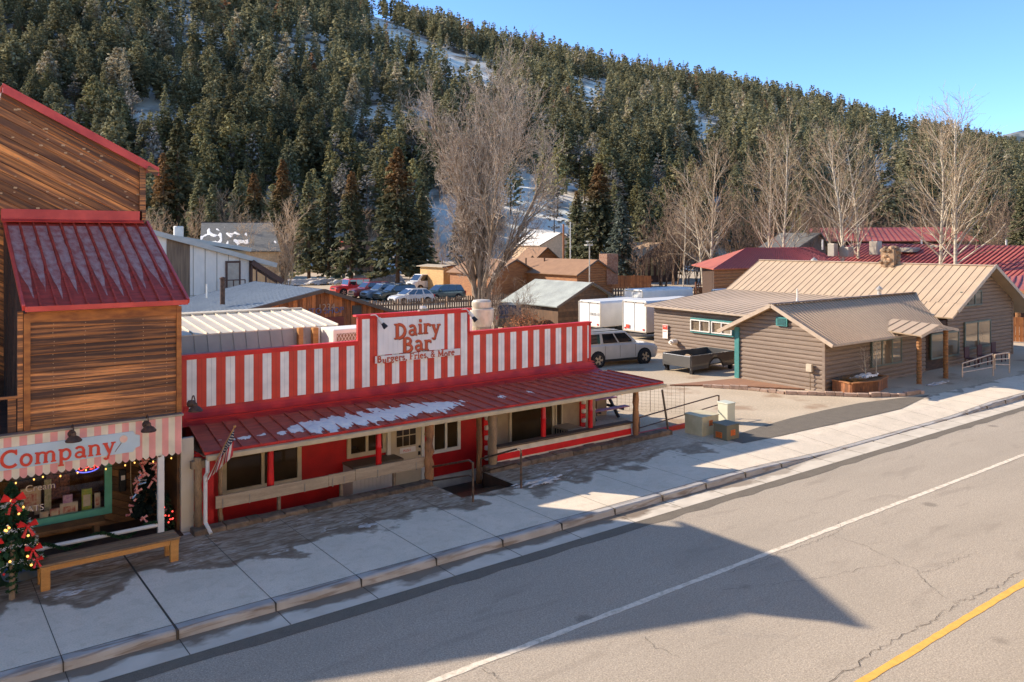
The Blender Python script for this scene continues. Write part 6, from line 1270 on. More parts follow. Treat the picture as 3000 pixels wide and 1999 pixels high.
mb = MB(); c = onD(1785, 790, 86); mb.box(c.x - .9, c.x + .7, c.y - .6, c.y + .6, 1.5, EYE - 44 / FL * 86); mb.build('chimney', mat('red_brown_stone', (.20, .105, .075), .9, (.3, .2, .16), 5, bump=.4), bh)
for px in (1541, 1595, 1690): b = onD(px, 765, 90); mb = MB(); mb.tube([(b.x, b.y, b.z - .4), (b.x, b.y, b.z + .35)], .09, 7); mb.build('roof_vent', MATS['worn_brown_boards'], bh)
bh2 = gable('log_house', 'low brown-roofed annex left of the orange log house behind the cottonwood', onD(1515, 760, 88), 9, 3.4, 2.5, 2.4, 2.9, LGW, BRF)
gable('timber_hall', 'dark timber hall with yellowish windows and a tan roof right of the spruces', onD(1939, 711, 118), 9, 6.0, 2.9, 4.2, 3.3, mat('dark_timber', (.10, .055, .035), .7), mat('tan_shingles', (.36, .27, .19), .8), 0)
th_ = [o for o in COL.objects if o.name == 'timber_hall'][0]; Y9 = th_.location.y + .3
for k in range(5): a = onY(1872 + k * 17, 0, Y9).x; zt_ = EYE - 58 / FL * 118; mb = MB(); mb.box(a, a + .55, Y9 - .06, Y9, 1.0, 3.6 - (0 if 0 < k < 4 else .7)); mb.build('window', mat('warm_window', (.35, .30, .16), .3, (.25, .2, .12), 3), th_)  # windows are panels in a plain yellowish tone
gable('white_roof_house', 'cream house with snow-white roof at the foot of the ski run', onD(1645, 682, 150), 9, 5.2, 5.1, 4, 5.4, mat('cream_stucco', (.55, .44, .34), .8), mat('snowy_roof', (.70, .73, .78), .7), 0)
gable('cabin', 'small orange timber gable below the snow-white roof', onD(1605, 725, 128), 5, 2.4, 3.2, 2.4, 3.2, LGW, BRF, 0, gwall=LGW, gang=0.0, prof=LOG, gstep=.25)
gable('yellow_cabin', 'yellowish plank cabin just left of the cottonwood trunk', onD(1330, 777, 96), 6, 1.6, 3.0, 2.6, 2.2, mat('yellow_planks', (.48, .33, .15), .7, (.38, .25, .11), 2, (1, 1, 5)), mat('pale_shingle', (.4, .36, .3), .8), 0, gwall=mat('yellow_planks', (1, 1, 1)), gang=0.0, gstep=.2)
gable('red_roof_cabin', 'cabin with a bit of red roof showing between the parking lot spruces', onD(1050, 704, 150), 7, 3, 5.2, 3, 5.2, mat('dim_wall', (.12, .085, .07), .8), MATS['red_flashing'], 0); gable('brown_hut', 'low maroon-brown hut behind the green electrical cabinets', onD(1110, 787, 128), 5, 1.8, 2.1, 1.6, 2.1, mat('hut_brown', (.22, .14, .11), .8), BRF, 0)
# red-roofed lodge
RRM = mat('lodge_red_metal', (.38, .12, .09), .6, (.31, .095, .075), .8); RRS = mat('lodge_red_seams', (.24, .03, .035), .5)
rl = thing('red_roof_lodge', 'long log lodge with red ribbed metal roof behind the tan-roofed building', 'lodge', (70, 50, 0))
q1 = [(60.1, 48.6, 3.5), (82, 48.6, 3.5), (82, 52.6, 5.35), (70.3, 52.6, 5.35)]; mb = MB(); mb.slab(q1, .1); mb.slab([(60.1, 48.6, 3.5), (70.3, 52.6, 5.35), (68, 58, 3.5)], .1); mb.slab([(70.3, 52.6, 5.35), (82, 52.6, 5.35), (82, 58, 3.5), (68, 58, 3.5)], .1); r_ = mb.build('left_roof', RRM, rl); mb = MB(); ribs(mb, *q1, .5, .06, .05); mb.build('seams', RRS, r_)
cl('left_wall', [(60.6, 0), (82, 0), (82, 3.5), (60.6, 3.5)], frontY(49.0), .3, LGW, par=rl); mb = MB(); mb.ext([(60.8, 49.1, 0), (82, 49.1, 0), (82, 57, 0), (68.6, 57, 0)], (0, 0, 3.4)); mb.build('inner_wall', DKW, rl)
q2 = [(75, 29.5, 2.2), (75, 50, 2.2), (86, 50, 5.8), (86, 29.5, 5.6)]; q3 = [(86, 29.5, 5.6), (86, 50, 5.8), (97, 50, 2.2), (97, 29.5, 2.2)]; mb = MB(); mb.slab(q2, .1); mb.slab(q3, .1); r_ = mb.build('right_roof', RRM, rl); mb = MB(); ribs(mb, *q2, .45, .09, .06); mb.build('seams', RRS, r_); mb = MB(); mb.ext([(75.5, 30, 0), (96.5, 30, 0), (96.5, 30, 2.3), (86, 30, 5.5), (75.5, 30, 2.3)], (0, 19, 0)); mb.build('right_wall', LGW, rl)
for px, py, w_, h_ in ((2440, 728, 30, 34), (2480, 735, 42, 26), (2565, 722, 36, 36), (2740, 730, 40, 26), (2663, 731, 64, 12)):
    b = onD(px, py, 84); ww = w_ / FL * 60; hh = h_ / FL * 58; mb = MB(); mb.box(b.x - ww / 2, b.x + ww / 2, b.y - ww / 2, b.y + ww / 2, b.z - hh, b.z + hh * .6); mb.build('rooftop_unit', mat('unit_grey', (.30, .29, .28), .5, (.34, .32, .3), 3, metal=.3), rl, bevel=.05)
for px in (2410, 2555, 2700, 2948): b = onD(px, 715, 86); mb = MB(); mb.tube([(b.x, b.y, b.z - .6), (b.x, b.y, b.z + .45)], .09, 7); mb.build('vent_pipe', WHT, rl)
pr_ = thing('lodge_porch', 'low red-roofed log porch at the right edge behind the log building', 'porch', (66, 30, 0)); A = onD(2916, 842, 60); B = onD(3090, 858, 57); C = onD(3090, 800, 66); D = onD(2938, 812, 66); mb = MB(); mb.slab([A, B, C, D], .1); r_ = mb.build('roof', RRM, pr_); mb = MB(); ribs(mb, A, B, C, D, .45, .07, .05); mb.build('seams', RRS, r_)
mb = MB(); mb.beam(A - Vector((0, 0, .25)), B - Vector((0, 0, .25)), .3, .35); mb.build('beam', SPW, pr_)
for px in (2982, 3045): b = onD(px, 900, 58.5); mb = MB(); mb.tube([(b.x, b.y, 0), (b.x, b.y, A.z - .3)], .17, 9); mb.build('log_post', SPW, pr_)
mb = MB(); a = onD(2940, 900, 63); b = onD(3100, 900, 63); mb.ext([(a.x, a.y, 0), (b.x, b.y, 0), (b.x, b.y, 2.6), (a.x, a.y, 2.6)], (.1, .1, 0)); mb.build('wall', DKW, pr_)
fr2 = thing('red_roof_motel', 'distant long building with red roof above the lodge', 'building', (0, 0, 0)); A = onD(2345, 706, 112); B = onD(2868, 706, 112); C = onD(2790, 666, 120); D = onD(2371, 668, 120); fr2.location = (A.x, A.y, 0); mb = MB(); mb.slab([A, B, C, D], .12); r_ = mb.build('roof', RRM, fr2); mb = MB(); ribs(mb, A, B, C, D, .8, .1, .05); mb.build('seams', RRS, r_)
mb = MB(); mb.ext([(p.x, p.y, 0) for p in (A + V2, B + V2, C + V2 * 2, D + V2 * 2)], (0, 0, A.z - .1)); mb.build('wall', DKW, fr2)
gable('grey_roof_cabin', 'small dark cabin with grey roof left of the distant red roof', onD(2405, 682, 106), 6, 5.0, 5.2, 2, 5.4, MATS['dim_wall'], SHG, 0)
# fences and poles
def fence(name, label, a, b, h, m, step=.16, w=.1, gap=False, rails=2, posts=2.4, jit=.05):
    t = thing(name, label, 'fence', a); a = Vector(a); b = Vector(b); L = (b - a).length; d = (b - a) / L; q = random.Random(int(L * 7)); n_ = Vector((-d.y, d.x, 0))
    mb = MB()
    if step:
        for i in range(int(L / step)): p = a + d * (i * step); hh = h * (1 + q.uniform(-jit, jit)); mb.beam(p + Vector((0, 0, .05)), p + Vector((0, 0, hh)) + d * q.uniform(-.01, .01), w, .025, up=n_)
        mb.build('pickets', m, t)
    mb = MB(); [mb.beam(a + Vector((0, 0, h * (k + .6) / (rails + .4))) + n_ * .04, b + Vector((0, 0, h * (k + .6) / (rails + .4))) + n_ * .04, .05, .12) for k in range(rails)]; mb.build('rails', m, t)
    for i in range(int(L / posts) + 1): p = a + d * min(L, i * posts) + n_ * .08; mb = MB(); mb.beam(p, p + Vector((0, 0, h * 1.04)), .13); mb.build('post', m, t)
PKT = mat('picket_wood', (.24, .17, .12), .85, (.14, .10, .075), 3, island=.35)
fence('picket_fence', 'brown picket fence along the near side of the parking lot', (26, 59.5, 0), (45.5, 59.5, 0), 1.25, PKT, .24, .15); fence('picket_fence', 'snow-topped grey picket fence behind the two white trailers', onZ(1780, 872), onZ(2075, 868), 1.0, PKT, .3, .18)
fence('board_fence', 'tall orange board fence right of the orange log house', onZ(1690, 846), onZ(1912, 848), 1.7, mat('orange_boards', (.32, .14, .05), .7, (.22, .09, .035), 2, island=.25), .17, .165, jit=.01); fence('rail_fence', 'dark post and rail fence behind the white van', onZ(1150, 823), onZ(1290, 822), 1.3, PKT, 0, rails=3, posts=3)
fence('log_fence', 'dark red log rail fence between the aspens and the tan roof', onZ(2040, 868), onZ(2180, 850), 1.5, mat('dark_red_wood', (.14, .06, .035), .8), .6, .2, rails=3); fence('board_fence', 'tall reddish board fence at the right edge beyond the log building', onZ(2958, 1003), onZ(3060, 1008), 1.55, MATS['orange_boards'], .2, .19, jit=.01)
def pole(label, px, pyb, pyt, d, r, m, lamp=False):
    b = onZ(px, pyb) if d is None else onD(px, 800, d); dd = b.x * VX + b.y * VY; zt = EYE + (HOR - pyt) / FL * dd; t = thing('street_lamp' if lamp else 'utility_pole', label, 'lamp' if lamp else 'pole', (b.x, b.y, 0)); mb = MB(); mb.tube([(b.x, b.y, 0), (b.x, b.y, zt)], [r, r * .8], 8); mb.build('pole', m, t)
    if lamp: mb = MB(); mb.box(b.x - .5, b.x + .3, b.y - .2, b.y + .2, zt, zt + .12); mb.build('lamp_head', MATS['galvanised'], t)
pole('reddish wooden pole left of the big rusty spruce', 1651, 0, 657, 112, .16, mat('pole_wood', (.30, .13, .06), .8)); pole('pale thin pole beside the reddish wooden pole', 1671, 0, 650, 114, .09, WHT); pole('tall lamp post in front of the long brown roof', 1727, 0, 720, 80, .07, MATS['galvanised'], True)
# electrical cabinets and snow heaps across the parking lot
for px, py0, py1, w_, m, lab in ((990, 796, 829, 27, mat('cab_teal', (.06, .12, .11), .6), 'dark teal electrical cabinet at the left of the lot edge group'), (1008, 790, 829, 12, mat('cab_blue', (.28, .33, .38), .6), 'grey-blue slim cabinet in the lot edge group'), (1025, 786, 829, 15, WHT, 'white tall meter cabinet in the lot edge group'), (1060, 794, 825, 36, mat('cab_green', (.13, .17, .13), .6), 'wide grey-green transformer with orange mark at the lot edge')):
    b = onZ(px, py1 + 1); dd = b.x * VX + b.y * VY; w = w_ / FL * dd / 1.4; h = (py1 - py0) / FL * dd; t = thing('electrical_cabinet', lab, 'cabinet', b); mb = MB(); mb.box(b.x - w / 2, b.x + w / 2, b.y, b.y + w * .8, 0, h); mb.build('case', m, t, bevel=.03); mb = MB(); mb.box(b.x - w * .53, b.x + w * .53, b.y - w * .03, b.y + w * .84, h, h + .08); mb.build('lid', m, t)
drift('long dirty snow heap at the far edge of the parking lot', onZ(1100, 832).x, onZ(1100, 832).y, 7, 2.6, 1.1, 3); drift('low snow heap left of the cabinets at the lot edge', onZ(905, 835).x, onZ(905, 835).y, 7, 2.5, .7, 8); drift('thin snow in front of the grey picket fence', onZ(1850, 873).x, onZ(1850, 873).y, 5, 1.2, .2, 11)
ps = thing('playset', 'small wooden playset with green canopy in the yard of the log house', 'playset', onZ(1575, 838)); b = onZ(1560, 838); c = onZ(1612, 838)
mb = MB(); mb.ext([(b.x - .9, b.y, 3.2), (b.x + .9, b.y, 3.2), (b.x, b.y, 4.1)], (0, 1.8, 0)); mb.build('hut_roof', BRF, ps); mb = MB(); mb.box(b.x - .75, b.x + .75, b.y + .1, b.y + 1.6, 1.4, 3.2); mb.build('hut', LGW, ps)
for x in (b.x - .7, b.x + .7, c.x - .3, c.x + .6): mb = MB(); mb.beam((x, b.y, 0), (x, b.y, 2.9), .15); mb.build('leg', LGW, ps)
mb = MB(); mb.box(b.x + 1, c.x, b.y, b.y + 1.4, 2.1, 2.9); mb.build('canopy', mat('play_green', (.02, .25, .10), .5), ps); mb = MB(); mb.box(c.x - .3, c.x + .7, b.y, b.y + 1.2, 2.0, 3.1); mb.build('railing', LGW, ps)
# ================================================================== VEHICLES
TYR = mat('tyre', (.02, .02, .02), .9); RIM = mat('rim_silver', (.45, .44, .42), .3, (.3, .3, .3), 6, metal=.7); WELL = mat('wheel_well', (.012, .012, .012), .95); CGL = glass('car_glass', (.015, .02, .028), .03, 1.0); HL = mat('headlight', (.7, .7, .68), .15, spec=.8); TLR = mat('tail_light', (.5, .02, .02), .3); BLT = MATS['black_plastic']
def paint(nm, c): return mat(nm, c, .3, tuple(k * .85 for k in c), 1.5, coat=.8)
def car(name, label, loc, rotz, L, W_, H_, col, wb, hood, belt, ws, rs, rear, clear=.24, wr=.34, cat='car', boxy=.0, sil=None, rack=False):
    """car heading +X, origin between the axles on the ground; ws/rs = x of windscreen foot/top, rear = x of roof end/foot"""
    t = thing(name, label, cat, (loc[0], loc[1], 0), rotz); x0, x1 = -L / 2, L / 2; ym = W_ / 2; n = 22; rings = []
    for i in range(n + 1):
        x = x0 + L * i / n; e = max(0, abs(x / (L / 2)) - .86) / .14; w = ym * (1 - .16 * e ** 2); 
        if x > ws: zt = hood[1] + (belt - hood[1]) * 0 + (hood[0] - hood[1]) * ((x - ws) / (x1 - ws)) ** 1.6
        elif x < rear[1]: zt = belt - .04 - .06 * ((rear[1] - x) / max(.01, rear[1] - x0)) ** 2
        else: zt = belt
        zt -= e ** 2 * .10; zb_ = clear + e ** 2 * .12; zm = zb_ + (zt - zb_) * .55
        rings.append([(x, -w * .94, zb_), (x, -w, zb_ + .14), (x, -w, zm), (x, -w * .985, zt - .09), (x, -w * .90, zt), (x, 0, zt + .03), (x, w * .90, zt), (x, w * .985, zt - .09), (x, w, zm), (x, w, zb_ + .14), (x, w * .94, zb_)])
    mb = MB(); mb.ring(rings); body = mb.build('body', col, t, world=False, smooth='auto')
    wt = ym * (.80 + boxy * .12); wbt = ym * .93
    def cabin(off, zo=0.0): return [[(rear[1] + off, -wbt, belt - .02), (rear[0] + off * .6, -wt, H_ + zo), (rs - off * .6, -wt, H_ + zo), (ws - off, -wbt, belt - .02)], [(rear[1] + off, wbt, belt - .02), (rear[0] + off * .6, wt, H_ + zo), (rs - off * .6, wt, H_ + zo), (ws - off, wbt, belt - .02)]]
    a, b = cabin(0); mb = MB(); mid = [((p[0] + q_[0]) / 2, 0, p[2] + (.03 if p[2] > belt + .1 else 0)) for p, q_ in zip(a, b)]; mb.ring([a, mid, b]); mb.build('cabin', col, t, world=False, bevel=.03)
    for s in (-1, 1):
        def P(fx, fz, o=.012):     # point on the side of the cabin; fx 0 rear..1 front
            zb_, zt = belt + .03, H_ - .07; z = zb_ + (zt - zb_) * fz; k = (z - belt) / (H_ - belt); xr = rear[1] + (rear[0] - rear[1]) * k; xf = ws + (rs - ws) * k; return (xr + (xf - xr) * fx, s * (wbt + (wt - wbt) * k + o), z)
        cuts = (.05, .30, .36, .63, .66, .94) if not sil else sil
        for c0, c1 in zip(cuts[::2], cuts[1::2]): mb = MB(); q_ = [P(c0, 0), P(c1, 0), P(c1, 1), P(c0, 1)]; mb.poly(*(q_ if s < 0 else q_[::-1])); mb.build('side_window', CGL, t, world=False)
    for nm, xa, xb in (('windscreen', ws, rs), ('rear_window', rear[1], rear[0])):
        sg = 1 if nm == 'windscreen' else -1; k0, k1 = .08, .9; f = lambda k, s: (xa + (xb - xa) * k + .012 * sg, s * (wbt + (wt - wbt) * k) * .9, belt + (H_ - belt) * k + .012); mb = MB(); q_ = [f(k0, -1), f(k0, 1), f(k1, 1), f(k1, -1)]; mb.poly(*(q_ if sg > 0 else q_[::-1])); mb.build(nm, CGL, t, world=False)
    for x in (-wb / 2, wb / 2):
        for s in (-1, 1):
            mb = MB(); mb.ring([[(x + r_ * math.cos(k * .3927), s * (ym - .06 + o), wr + r_ * math.sin(k * .3927)) for k in range(16)] for r_, o in ((wr * 1.2, 0), (wr * 1.2, .068))]); mb.build('wheel_arch', WELL, t, world=False)
            mb = MB(); mb.ring([[(x + r_ * math.cos(k * .3142), s * (ym - .16 + o), wr + r_ * math.sin(k * .3142)) for k in range(20)] for r_, o in ((wr * .9, 0), (wr, .03), (wr, .2), (wr * .93, .24), (wr * .66, .245))]); w_ = mb.build('tyre', TYR, t, world=False, smooth='auto')
            mb = MB(); o = ym - .16 + .25; mb.ring([[(x + r_ * math.cos(k * .3142), s * (o + oo), wr + r_ * math.sin(k * .3142)) for k in range(20)] for r_, oo in ((wr * .64, -.05), (wr * .64, .0), (wr * .56, -.03), (.03, -.015))])
            for k in range(5): a_ = k * 1.2566; mb.beam((x + .04 * math.cos(a_), s * (o + .002), wr + .04 * math.sin(a_)), (x + wr * .6 * math.cos(a_), s * (o + .002), wr + wr * .6 * math.sin(a_)), .10, .02, up=(0, 1, 0))
            mb.build('rim', RIM, w_, world=False)
    for s in (-1, 1):
        mb = MB(); mb.box(x1 - .16, x1 - .02, s * ym * .74 - .13, s * ym * .74 + .13, hood[0] - .26, hood[0] - .13); mb.build('headlight', HL, t, world=False, bevel=.02); mb = MB(); mb.box(x0 + .0, x0 + .1, s * ym * .84 - .08, s * ym * .84 + .08, belt - .32, belt - .06); mb.build('tail_light', TLR, t, world=False, bevel=.01)
        mb = MB(); mb.box(ws - .42, ws - .28, s * (ym + .07) - .07, s * (ym + .07) + .07, belt + .02, belt + .14); mb.build('mirror', col, t, world=False, bevel=.02)
        for xc in (ws - .55, (ws + rear[1]) / 2 - .1): mb = MB(); mb.box(xc - .2, xc - .06, s * ym - .012 if s > 0 else s * ym - .012, s * ym + .014, belt - .17, belt - .14); mb.build('door_handle', col, t, world=False)
        mb = MB()
        for xc in (ws - .15, ws - 1.1, ws - 2.0): mb.box(xc - .006, xc + .006, s * (ym + .001) - .004, s * (ym + .001) + .004, clear + .16, belt - .1)
        mb.box(-wb / 2 + .45, wb / 2 - .45, s * (ym - .01) - .015, s * (ym - .01) + .015, clear - .02, clear + .1); mb.build('sill_and_gaps', BLT, t, world=False)
    mb = MB(); mb.box(x1 - .06, x1 + .01, -.42, .42, hood[0] - .32, hood[0] - .14); mb.box(x1 - .12, x1 + .005, -.7, .7, clear + .1, clear + .22); mb.build('grille', BLT, t, world=False)
    if rack:
        mb = MB(); [mb.tube([(rear[0] + .2, s * wt * .88, H_ + .06), (rs - .2, s * wt * .88, H_ + .06)], .018, 6) for s in (-1, 1)]; [mb.tube([(x, -wt * .88, H_ + .05), (x, wt * .88, H_ + .05)], .015, 6) for x in (rear[0] + .5, rs - .5)]; mb.build('roof_rack', BLT, t, world=False)
    return t
r_w = onZ(1750, 1077.4); f_w = onZ(1886, 1064.8); h_ = (f_w - r_w); ang = math.atan2(h_.y, h_.x); nrm_ = Vector((-math.sin(ang), math.cos(ang), 0)); c = (r_w + f_w) / 2 + nrm_ * .88
car('parked_suv', 'dusty silver suv with roof rack parked behind the striped parapet', c, ang, 4.75, 1.86, 1.68, paint('champagne', (.42, .44, .47)), h_.length, (.92, 1.05), 1.12, 1.02, .32, (-1.95, -2.2), .26, .37, rack=True, boxy=.6)
def lot(name, label, px, py, *a, rot=math.pi, **k):
    f = onZ(px, py); wbx = a[4]; d = Vector((math.cos(rot), math.sin(rot), 0)); n_ = Vector((-d.y, d.x, 0)); n_ = n_ if n_.y > 0 else -n_; car(name, label, f - d * (wbx / 2) + n_ * (a[1] / 2 - .05), rot, *a, **k)
lot('parked_car', 'white hatchback at the front of the parked row', 1182.6, 893.8, 4.4, 1.75, 1.46, paint('car_white', (.60, .66, .76)), 2.62, (.72, .9), .93, 1.2, .2, (-1.3, -2.0), .2, .31)
lot('parked_car', 'dark green suv with roof rails second in the parked row', 1139, 884.5, 4.6, 1.82, 1.6, paint('car_dark_green', (.035, .05, .045)), 2.65, (.88, 1.0), 1.03, 1.1, .4, (-1.7, -2.1), .24, .34, rack=True)
lot('parked_car', 'blue-grey suv with roof rails third in the parked row', 1101, 880, 4.6, 1.82, 1.62, paint('car_blue', (.16, .22, .32)), 2.65, (.88, 1.0), 1.03, 1.1, .4, (-1.7, -2.1), .24, .34, rack=True)
lot('parked_car', 'maroon suv fourth in the parked row', 1062, 875.5, 4.6, 1.85, 1.68, paint('car_maroon', (.26, .035, .035)), 2.7, (.95, 1.05), 1.08, 1.1, .45, (-1.8, -2.1), .25, .36)
lot('parked_jeep', 'bright red boxy four-wheel drive at the far left of the parked row', 1006, 868, 4.3, 1.85, 1.82, paint('car_red', (.50, .025, .02)), 2.6, (1.05, 1.12), 1.15, .75, .55, (-1.95, -2.0), .35, .4, boxy=.8)
lot('parked_car', 'dark teal suv right of the white hatchback', 1276, 885, 4.7, 1.85, 1.62, paint('car_teal', (.035, .075, .09)), 2.7, (.9, 1.0), 1.05, 1.1, .4, (-1.8, -2.15), .25, .35)
lot('parked_van', 'white passenger van parked alone behind the row of cars', 1231, 853.5, 5.0, 1.95, 2.0, paint('van_white', (.62, .69, .80)), 3.0, (1.1, 1.22), 1.2, 1.9, 1.2, (-2.35, -2.45), .3, .36, cat='van', boxy=.8, sil=(.03, .30, .34, .64, .68, .93))
bb = onD(1478, 950, 56); car('parked_suv', 'black suv seen from behind beside the rusty shrubs', (bb.x + 1.2, bb.y + 1), R(52), 4.7, 1.9, 1.75, paint('car_black', (.02, .02, .022)), 2.8, (.95, 1.05), 1.1, 1.0, .4, (-2.0, -2.2), .26, .37)
# cargo trailers
TRW = mat('trailer_white', (.60, .66, .76), .4, (.53, .58, .66), 1.2, fine=.04)
def trailer(label, x0, x1, y0, y1, z1, code=None):
    t = thing('cargo_trailer', label, 'trailer', (x0, (y0 + y1) / 2, 0)); mb = MB(); c = .12
    mb.ring([[(x, y0, .5), (x, y1, .5), (x, y1, z1 - c), (x, y1 - c, z1), (x, y0 + c, z1), (x, y0, z1 - c)] for x in (x0, x1)]); mb.build('box', TRW, t, bevel=.05)
    mb = MB(); mb.box(x0 - .03, x0, y0, y0 + .06, .5, z1 - .15); mb.box(x0 - .03, x0, y1 - .06, y1, .5, z1 - .15); mb.box(x0 - .03, x0, y0, y1, z1 - .16, z1 - .08); mb.box(x0 - .03, x0, y0, y1, .48, .56); mb.build('corner_trim', mat('alu_trim', (.5, .5, .5), .4, metal=.5), t)
    mb = MB(); mb.box(x0 - .012, x0 - .001, (y0 + y1) / 2 - .008, (y0 + y1) / 2 + .008, .56, z1 - .16); [mb.box(x0 - .035, x0 - .031, y, y + .12, z1 - .14, z1 - .10) for y in (y0 + .2, (y0 + y1) / 2 - .2, (y0 + y1) / 2, y1 - .4)]; mb.build('door_seam', BLT, t)
    for x in (x0 + 1.8, x0 + 2.6): mb = MB(); mb.ring([[(x + r_ * math.cos(k * .3927), y, .34 + r_ * math.sin(k * .3927)) for k in range(16)] for r_, y in ((.34, y0 + .02), (.34, y0 + .22))]); mb.build('wheel', TYR, t)
    mb = MB(); mb.box(x0 + .1, x1, y0 + .1, y1 - .1, .38, .49); mb.build('chassis', BLT, t)
    for y in (y0 + .2, y1 - .32): mb = MB(); mb.box(x0 - .04, x0 - .001, y, y + .12, .62, .72); mb.build('tail_light', TLR, t)
    if code: font_mesh(code, 'lettering', BLT, t, (x0 - .035, y0 + 1.0, 1.25), (R(90), 0, R(-90)), .24, .001)
trailer('left white cargo trailer marked with a small code', 36.6, 41, 38.8, 40.95, 2.2, 'OK35-10'); trailer('right white cargo trailer beside the lean-to with a red sticker', 36.8, 42, 34.9, 37.0, 2.45); trailer('white trailer roof just visible behind the left cargo trailer', 47, 53, 45, 47.1, 2.25); trailer('farthest white trailer roof behind the right cargo trailer', 53, 59, 41, 43.1, 2.2)
mb = MB(); mb.box(36.74, 36.76, 36.35, 36.65, .68, .9); tg = mb.build('warning_sticker', RED, [o for o in COL.objects if o.name == 'cargo_trailer.001'][0])
# pickup bed standing on the ground
BED = paint('bed_grey', (.075, .08, .09)); tb = thing('pickup_bed', 'detached dark grey pickup truck bed standing on the gravel', 'truck bed', (30.8, 25.8, 0)); bx0, bx1, by0, by1, bz0, bz1 = 29.3, 32.5, 25.0, 26.75, .32, .86
def side(y, s):
    mb = MB(); n = 26; xs_ = [bx0 + (bx1 - bx0) * i / n for i in range(n + 1)]; ax = bx0 + 1.75; lo = []
    for x in xs_: d = abs(x - ax); lo.append(max(bz0 - .12, math.sqrt(max(0, .5 ** 2 - d * d)) + .16) if d < .5 else bz0 - .12)
    mb.ring([[(x, y, l_), (x, y + .02 * s, (l_ + bz1) / 2 + .04), (x, y, bz1 - .06), (x, y + .0, bz1), (x, y - .08 * s, bz1), (x, y - .06 * s, l_)] for x, l_ in zip(xs_, lo)]); mb.build('side_panel', BED, tb, smooth='auto')
    mb = MB(); mb.ring([[(ax + r_ * math.cos(R(i * 15)), y + .03 * s, .12 + r_ * math.sin(R(i * 15))) for i in range(13)] for r_ in (.5, .56)], False, False, False); mb.build('arch_trim', BLT, tb)
side(by0, -1); side(by1, 1); mb = MB(); mb.box(bx0 + .05, bx1, by0 + .08, by1 - .08, bz0, bz0 + .05); mb.build('floor', BLT, tb); mb = MB(); mb.box(bx1 - .05, bx1, by0 + .07, by1 - .07, bz0, bz1); mb.build('front_panel', BED, tb); mb = MB(); mb.box(bx0 - .03, bx0 + .04, by0 + .03, by1 - .03, bz0 - .02, bz1 - .02); mb.build('tailgate', BED, tb, bevel=.015)
for x in (bx0 + .1, bx1 - .3):
    for y in (by0 + .02, by1 - .2): mb = MB(); mb.box(x, x + .16, y, y + .16, 0, bz0); mb.build('support', BLT, tb)
mb = MB(); q = onD(2010, 1045, 38.6); mb.tube([(29.6, 25.3, .42), (29.9, 25.9, .5), (30.3, 25.5, .46), (30.9, 26.1, .44)], .03, 6); tag(mb.build('hose', WHT), 'pale loose hose lying inside the pickup bed', 'hose')
# utility boxes at the sidewalk
UG = mat('utility_green', (.13, .14, .105), .6, (.17, .145, .10), 2.5); UL = mat('utility_pale', (.50, .48, .36), .6, (.40, .37, .26), 2.5); UW = mat('utility_white_green', (.50, .56, .53), .55, (.44, .5, .47), 2); ORS = mat('orange_sticker', (.75, .17, .02), .6)
def ubox(label, px, py, wx, wy_, h, m, stick, lidr=.02, rot=0.0, flat=False):
    b = onZ(px, py); t = thing('utility_box', label, 'utility box', (b.x, b.y, 0), rot); mb = MB(); mb.ring([[(0, 0, -.02), (wx, 0, -.02), (wx, wy_, -.02), (0, wy_, -.02)], [(0, 0, h), (wx, 0, h), (wx, wy_, h), (0, wy_, h)]]); mb.build('case', m, t, world=False, bevel=.015)
    mb = MB(); mb.ring([[(-lidr, -lidr, h), (wx + lidr, -lidr, h), (wx + lidr, wy_ + lidr, h), (-lidr, wy_ + lidr, h)], [(-lidr, -lidr, h + .03), (wx + lidr, -lidr, h + .03), (wx + lidr, wy_ + lidr, h + .05), (-lidr, wy_ + lidr, h + .05)]]); mb.build('lid', m, t, world=False, bevel=.01)
    for s in stick:
        if s[0] == 'f': a0, a1, z0, z1 = s[1:]; mb = MB(); mb.box(a0, a1, -.006, -.001, z0, z1); st = mb.build('warning_label', ORS, t, world=False); mb = MB(); [mb.box(a0 + .02, a1 - .02 - .03 * (k % 2), -.009, -.0065, z1 - .03 - (z1 - z0) * k / 5, z1 - .02 - (z1 - z0) * k / 5) for k in range(5)]; mb.build('print_lines', BLT, st, world=False)
        else: a0, a1, z0, z1 = s[1:]; mb = MB(); mb.box(-.006, -.001, a0, a1, z0, z1); st = mb.build('warning_label', ORS, t, world=False); mb = MB(); [mb.box(-.009, -.0065, a0 + .02 + .03 * (k % 2), a1 - .02, z1 - .03 - (z1 - z0) * k / 5, z1 - .02 - (z1 - z0) * k / 5) for k in range(5)]; mb.build('print_lines', BLT, st, world=False)
    return t
ubox('low dark green utility box with two orange warning labels', 2129, 1292, .62, .52, .44, UG, [('f', .2, .42, .12, .30), ('s', .18, .42, .04, .22)]); ubox('larger pale green utility box with orange label behind the dark green one', 2057, 1279, .82, .72, .58, UL, [('f', .34, .52, .28, .46)]); ubox('tall whitish-green utility pedestal at the end of the pipe railing', 2132, 1243, .40, .42, .66, UW, [])
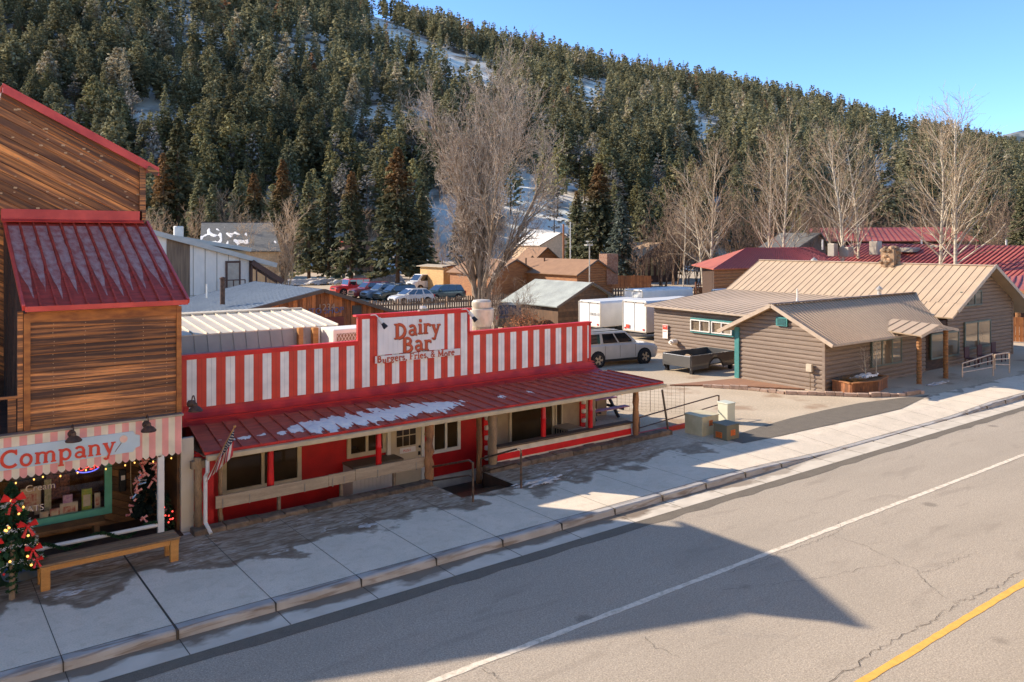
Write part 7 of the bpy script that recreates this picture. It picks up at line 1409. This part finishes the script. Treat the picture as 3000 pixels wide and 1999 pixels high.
# picnic table
pt = thing('picnic_table', 'picnic table with purple painted top just beyond the striped low wall', 'picnic table', (20.3, 20.8, 0), 0); PU = mat('purple_paint', (.20, .16, .28), .6, (.30, .09, .10), 3, (1, 4, 1)); DKB = mat('dark_blue_leg', (.03, .035, .045), .6)
a = onZ(1745, 1186, .62)
px0, py0 = 18.9, 20.35
for i in range(4): mb = MB(); mb.box(px0, px0 + 1.7, py0 + .62 + i * .17, py0 + .77 + i * .17, .60, .64); mb.build('table_board', PU, pt)
for y in (py0 + .05, py0 + 1.55): mb = MB(); mb.box(px0, px0 + 1.75, y, y + .26, .36, .40); mb.build('seat', PU, pt)
for x in (px0 + .3, px0 + 1.4):
    for s in (0, 1): mb = MB(); mb.beam((x, py0 + (.25 if s == 0 else 1.6), 0), (x, py0 + (.72 if s == 0 else 1.15), .6), .06, .1); mb.build('leg', DKB, pt)
    mb = MB(); mb.beam((x + .05, py0 + .05, .33), (x + .05, py0 + 1.8, .33), .05, .09); mb.build('crossbeam', DKB, pt)
wf = thing('wire_fence', 'wire mesh panels standing at the end of the porch by the gravel lot', 'fence', (19, 22, 0)); mb = MB()
WA, WB = Vector((19.0, 24.5, 0)), Vector((22.6, 19.6, 0)); n = 40
for i in range(n + 1): p = WA.lerp(WB, i / n); r_ = .008 if i % 8 == 0 else .0022; mb.beam(p, p + Vector((0, 0, 1.0)), r_ * 2)
for k in range(9): mb.beam(WA + Vector((0, 0, .06 + k * .115)), WB + Vector((0, 0, .06 + k * .115)), .004)
mb.build('mesh', MATS['old_steel'], wf)
pn = onY(1790, 1200, 20.6); mb = MB(); mb.box(pn.x - .1, pn.x + .36, 21.2, 21.26, 0, 1.15); tag(mb.build('plywood_panel', mat('plywood', (.33, .27, .20), .8, (.26, .21, .16), 3)), 'upright weathered plywood panel behind the picnic table', 'panel')
mb = MB(); q = random.Random(9)
for i in range(2600):
    k = q.random(); x, y = (q.gauss(33.4, 1.2), q.gauss(27.6, 1.6)) if k < .5 else (q.gauss(19.8, .7), q.gauss(19.4, .5)) if k < .7 else (q.gauss(34.0, .5), q.uniform(24, 32)); z = 0; d = Vector((q.uniform(-.06, .06), q.uniform(-.06, .06), q.uniform(.04, .22))); p = Vector((x, y, z)); mb.poly(p, p + Vector((.014, .01, 0)), p + d)
o = mb.build('dead_grass', MATS['straw']); o['kind'] = 'stuff'; tag(o, 'tufts of dead golden grass at the edges of the gravel lot', 'dry grass')
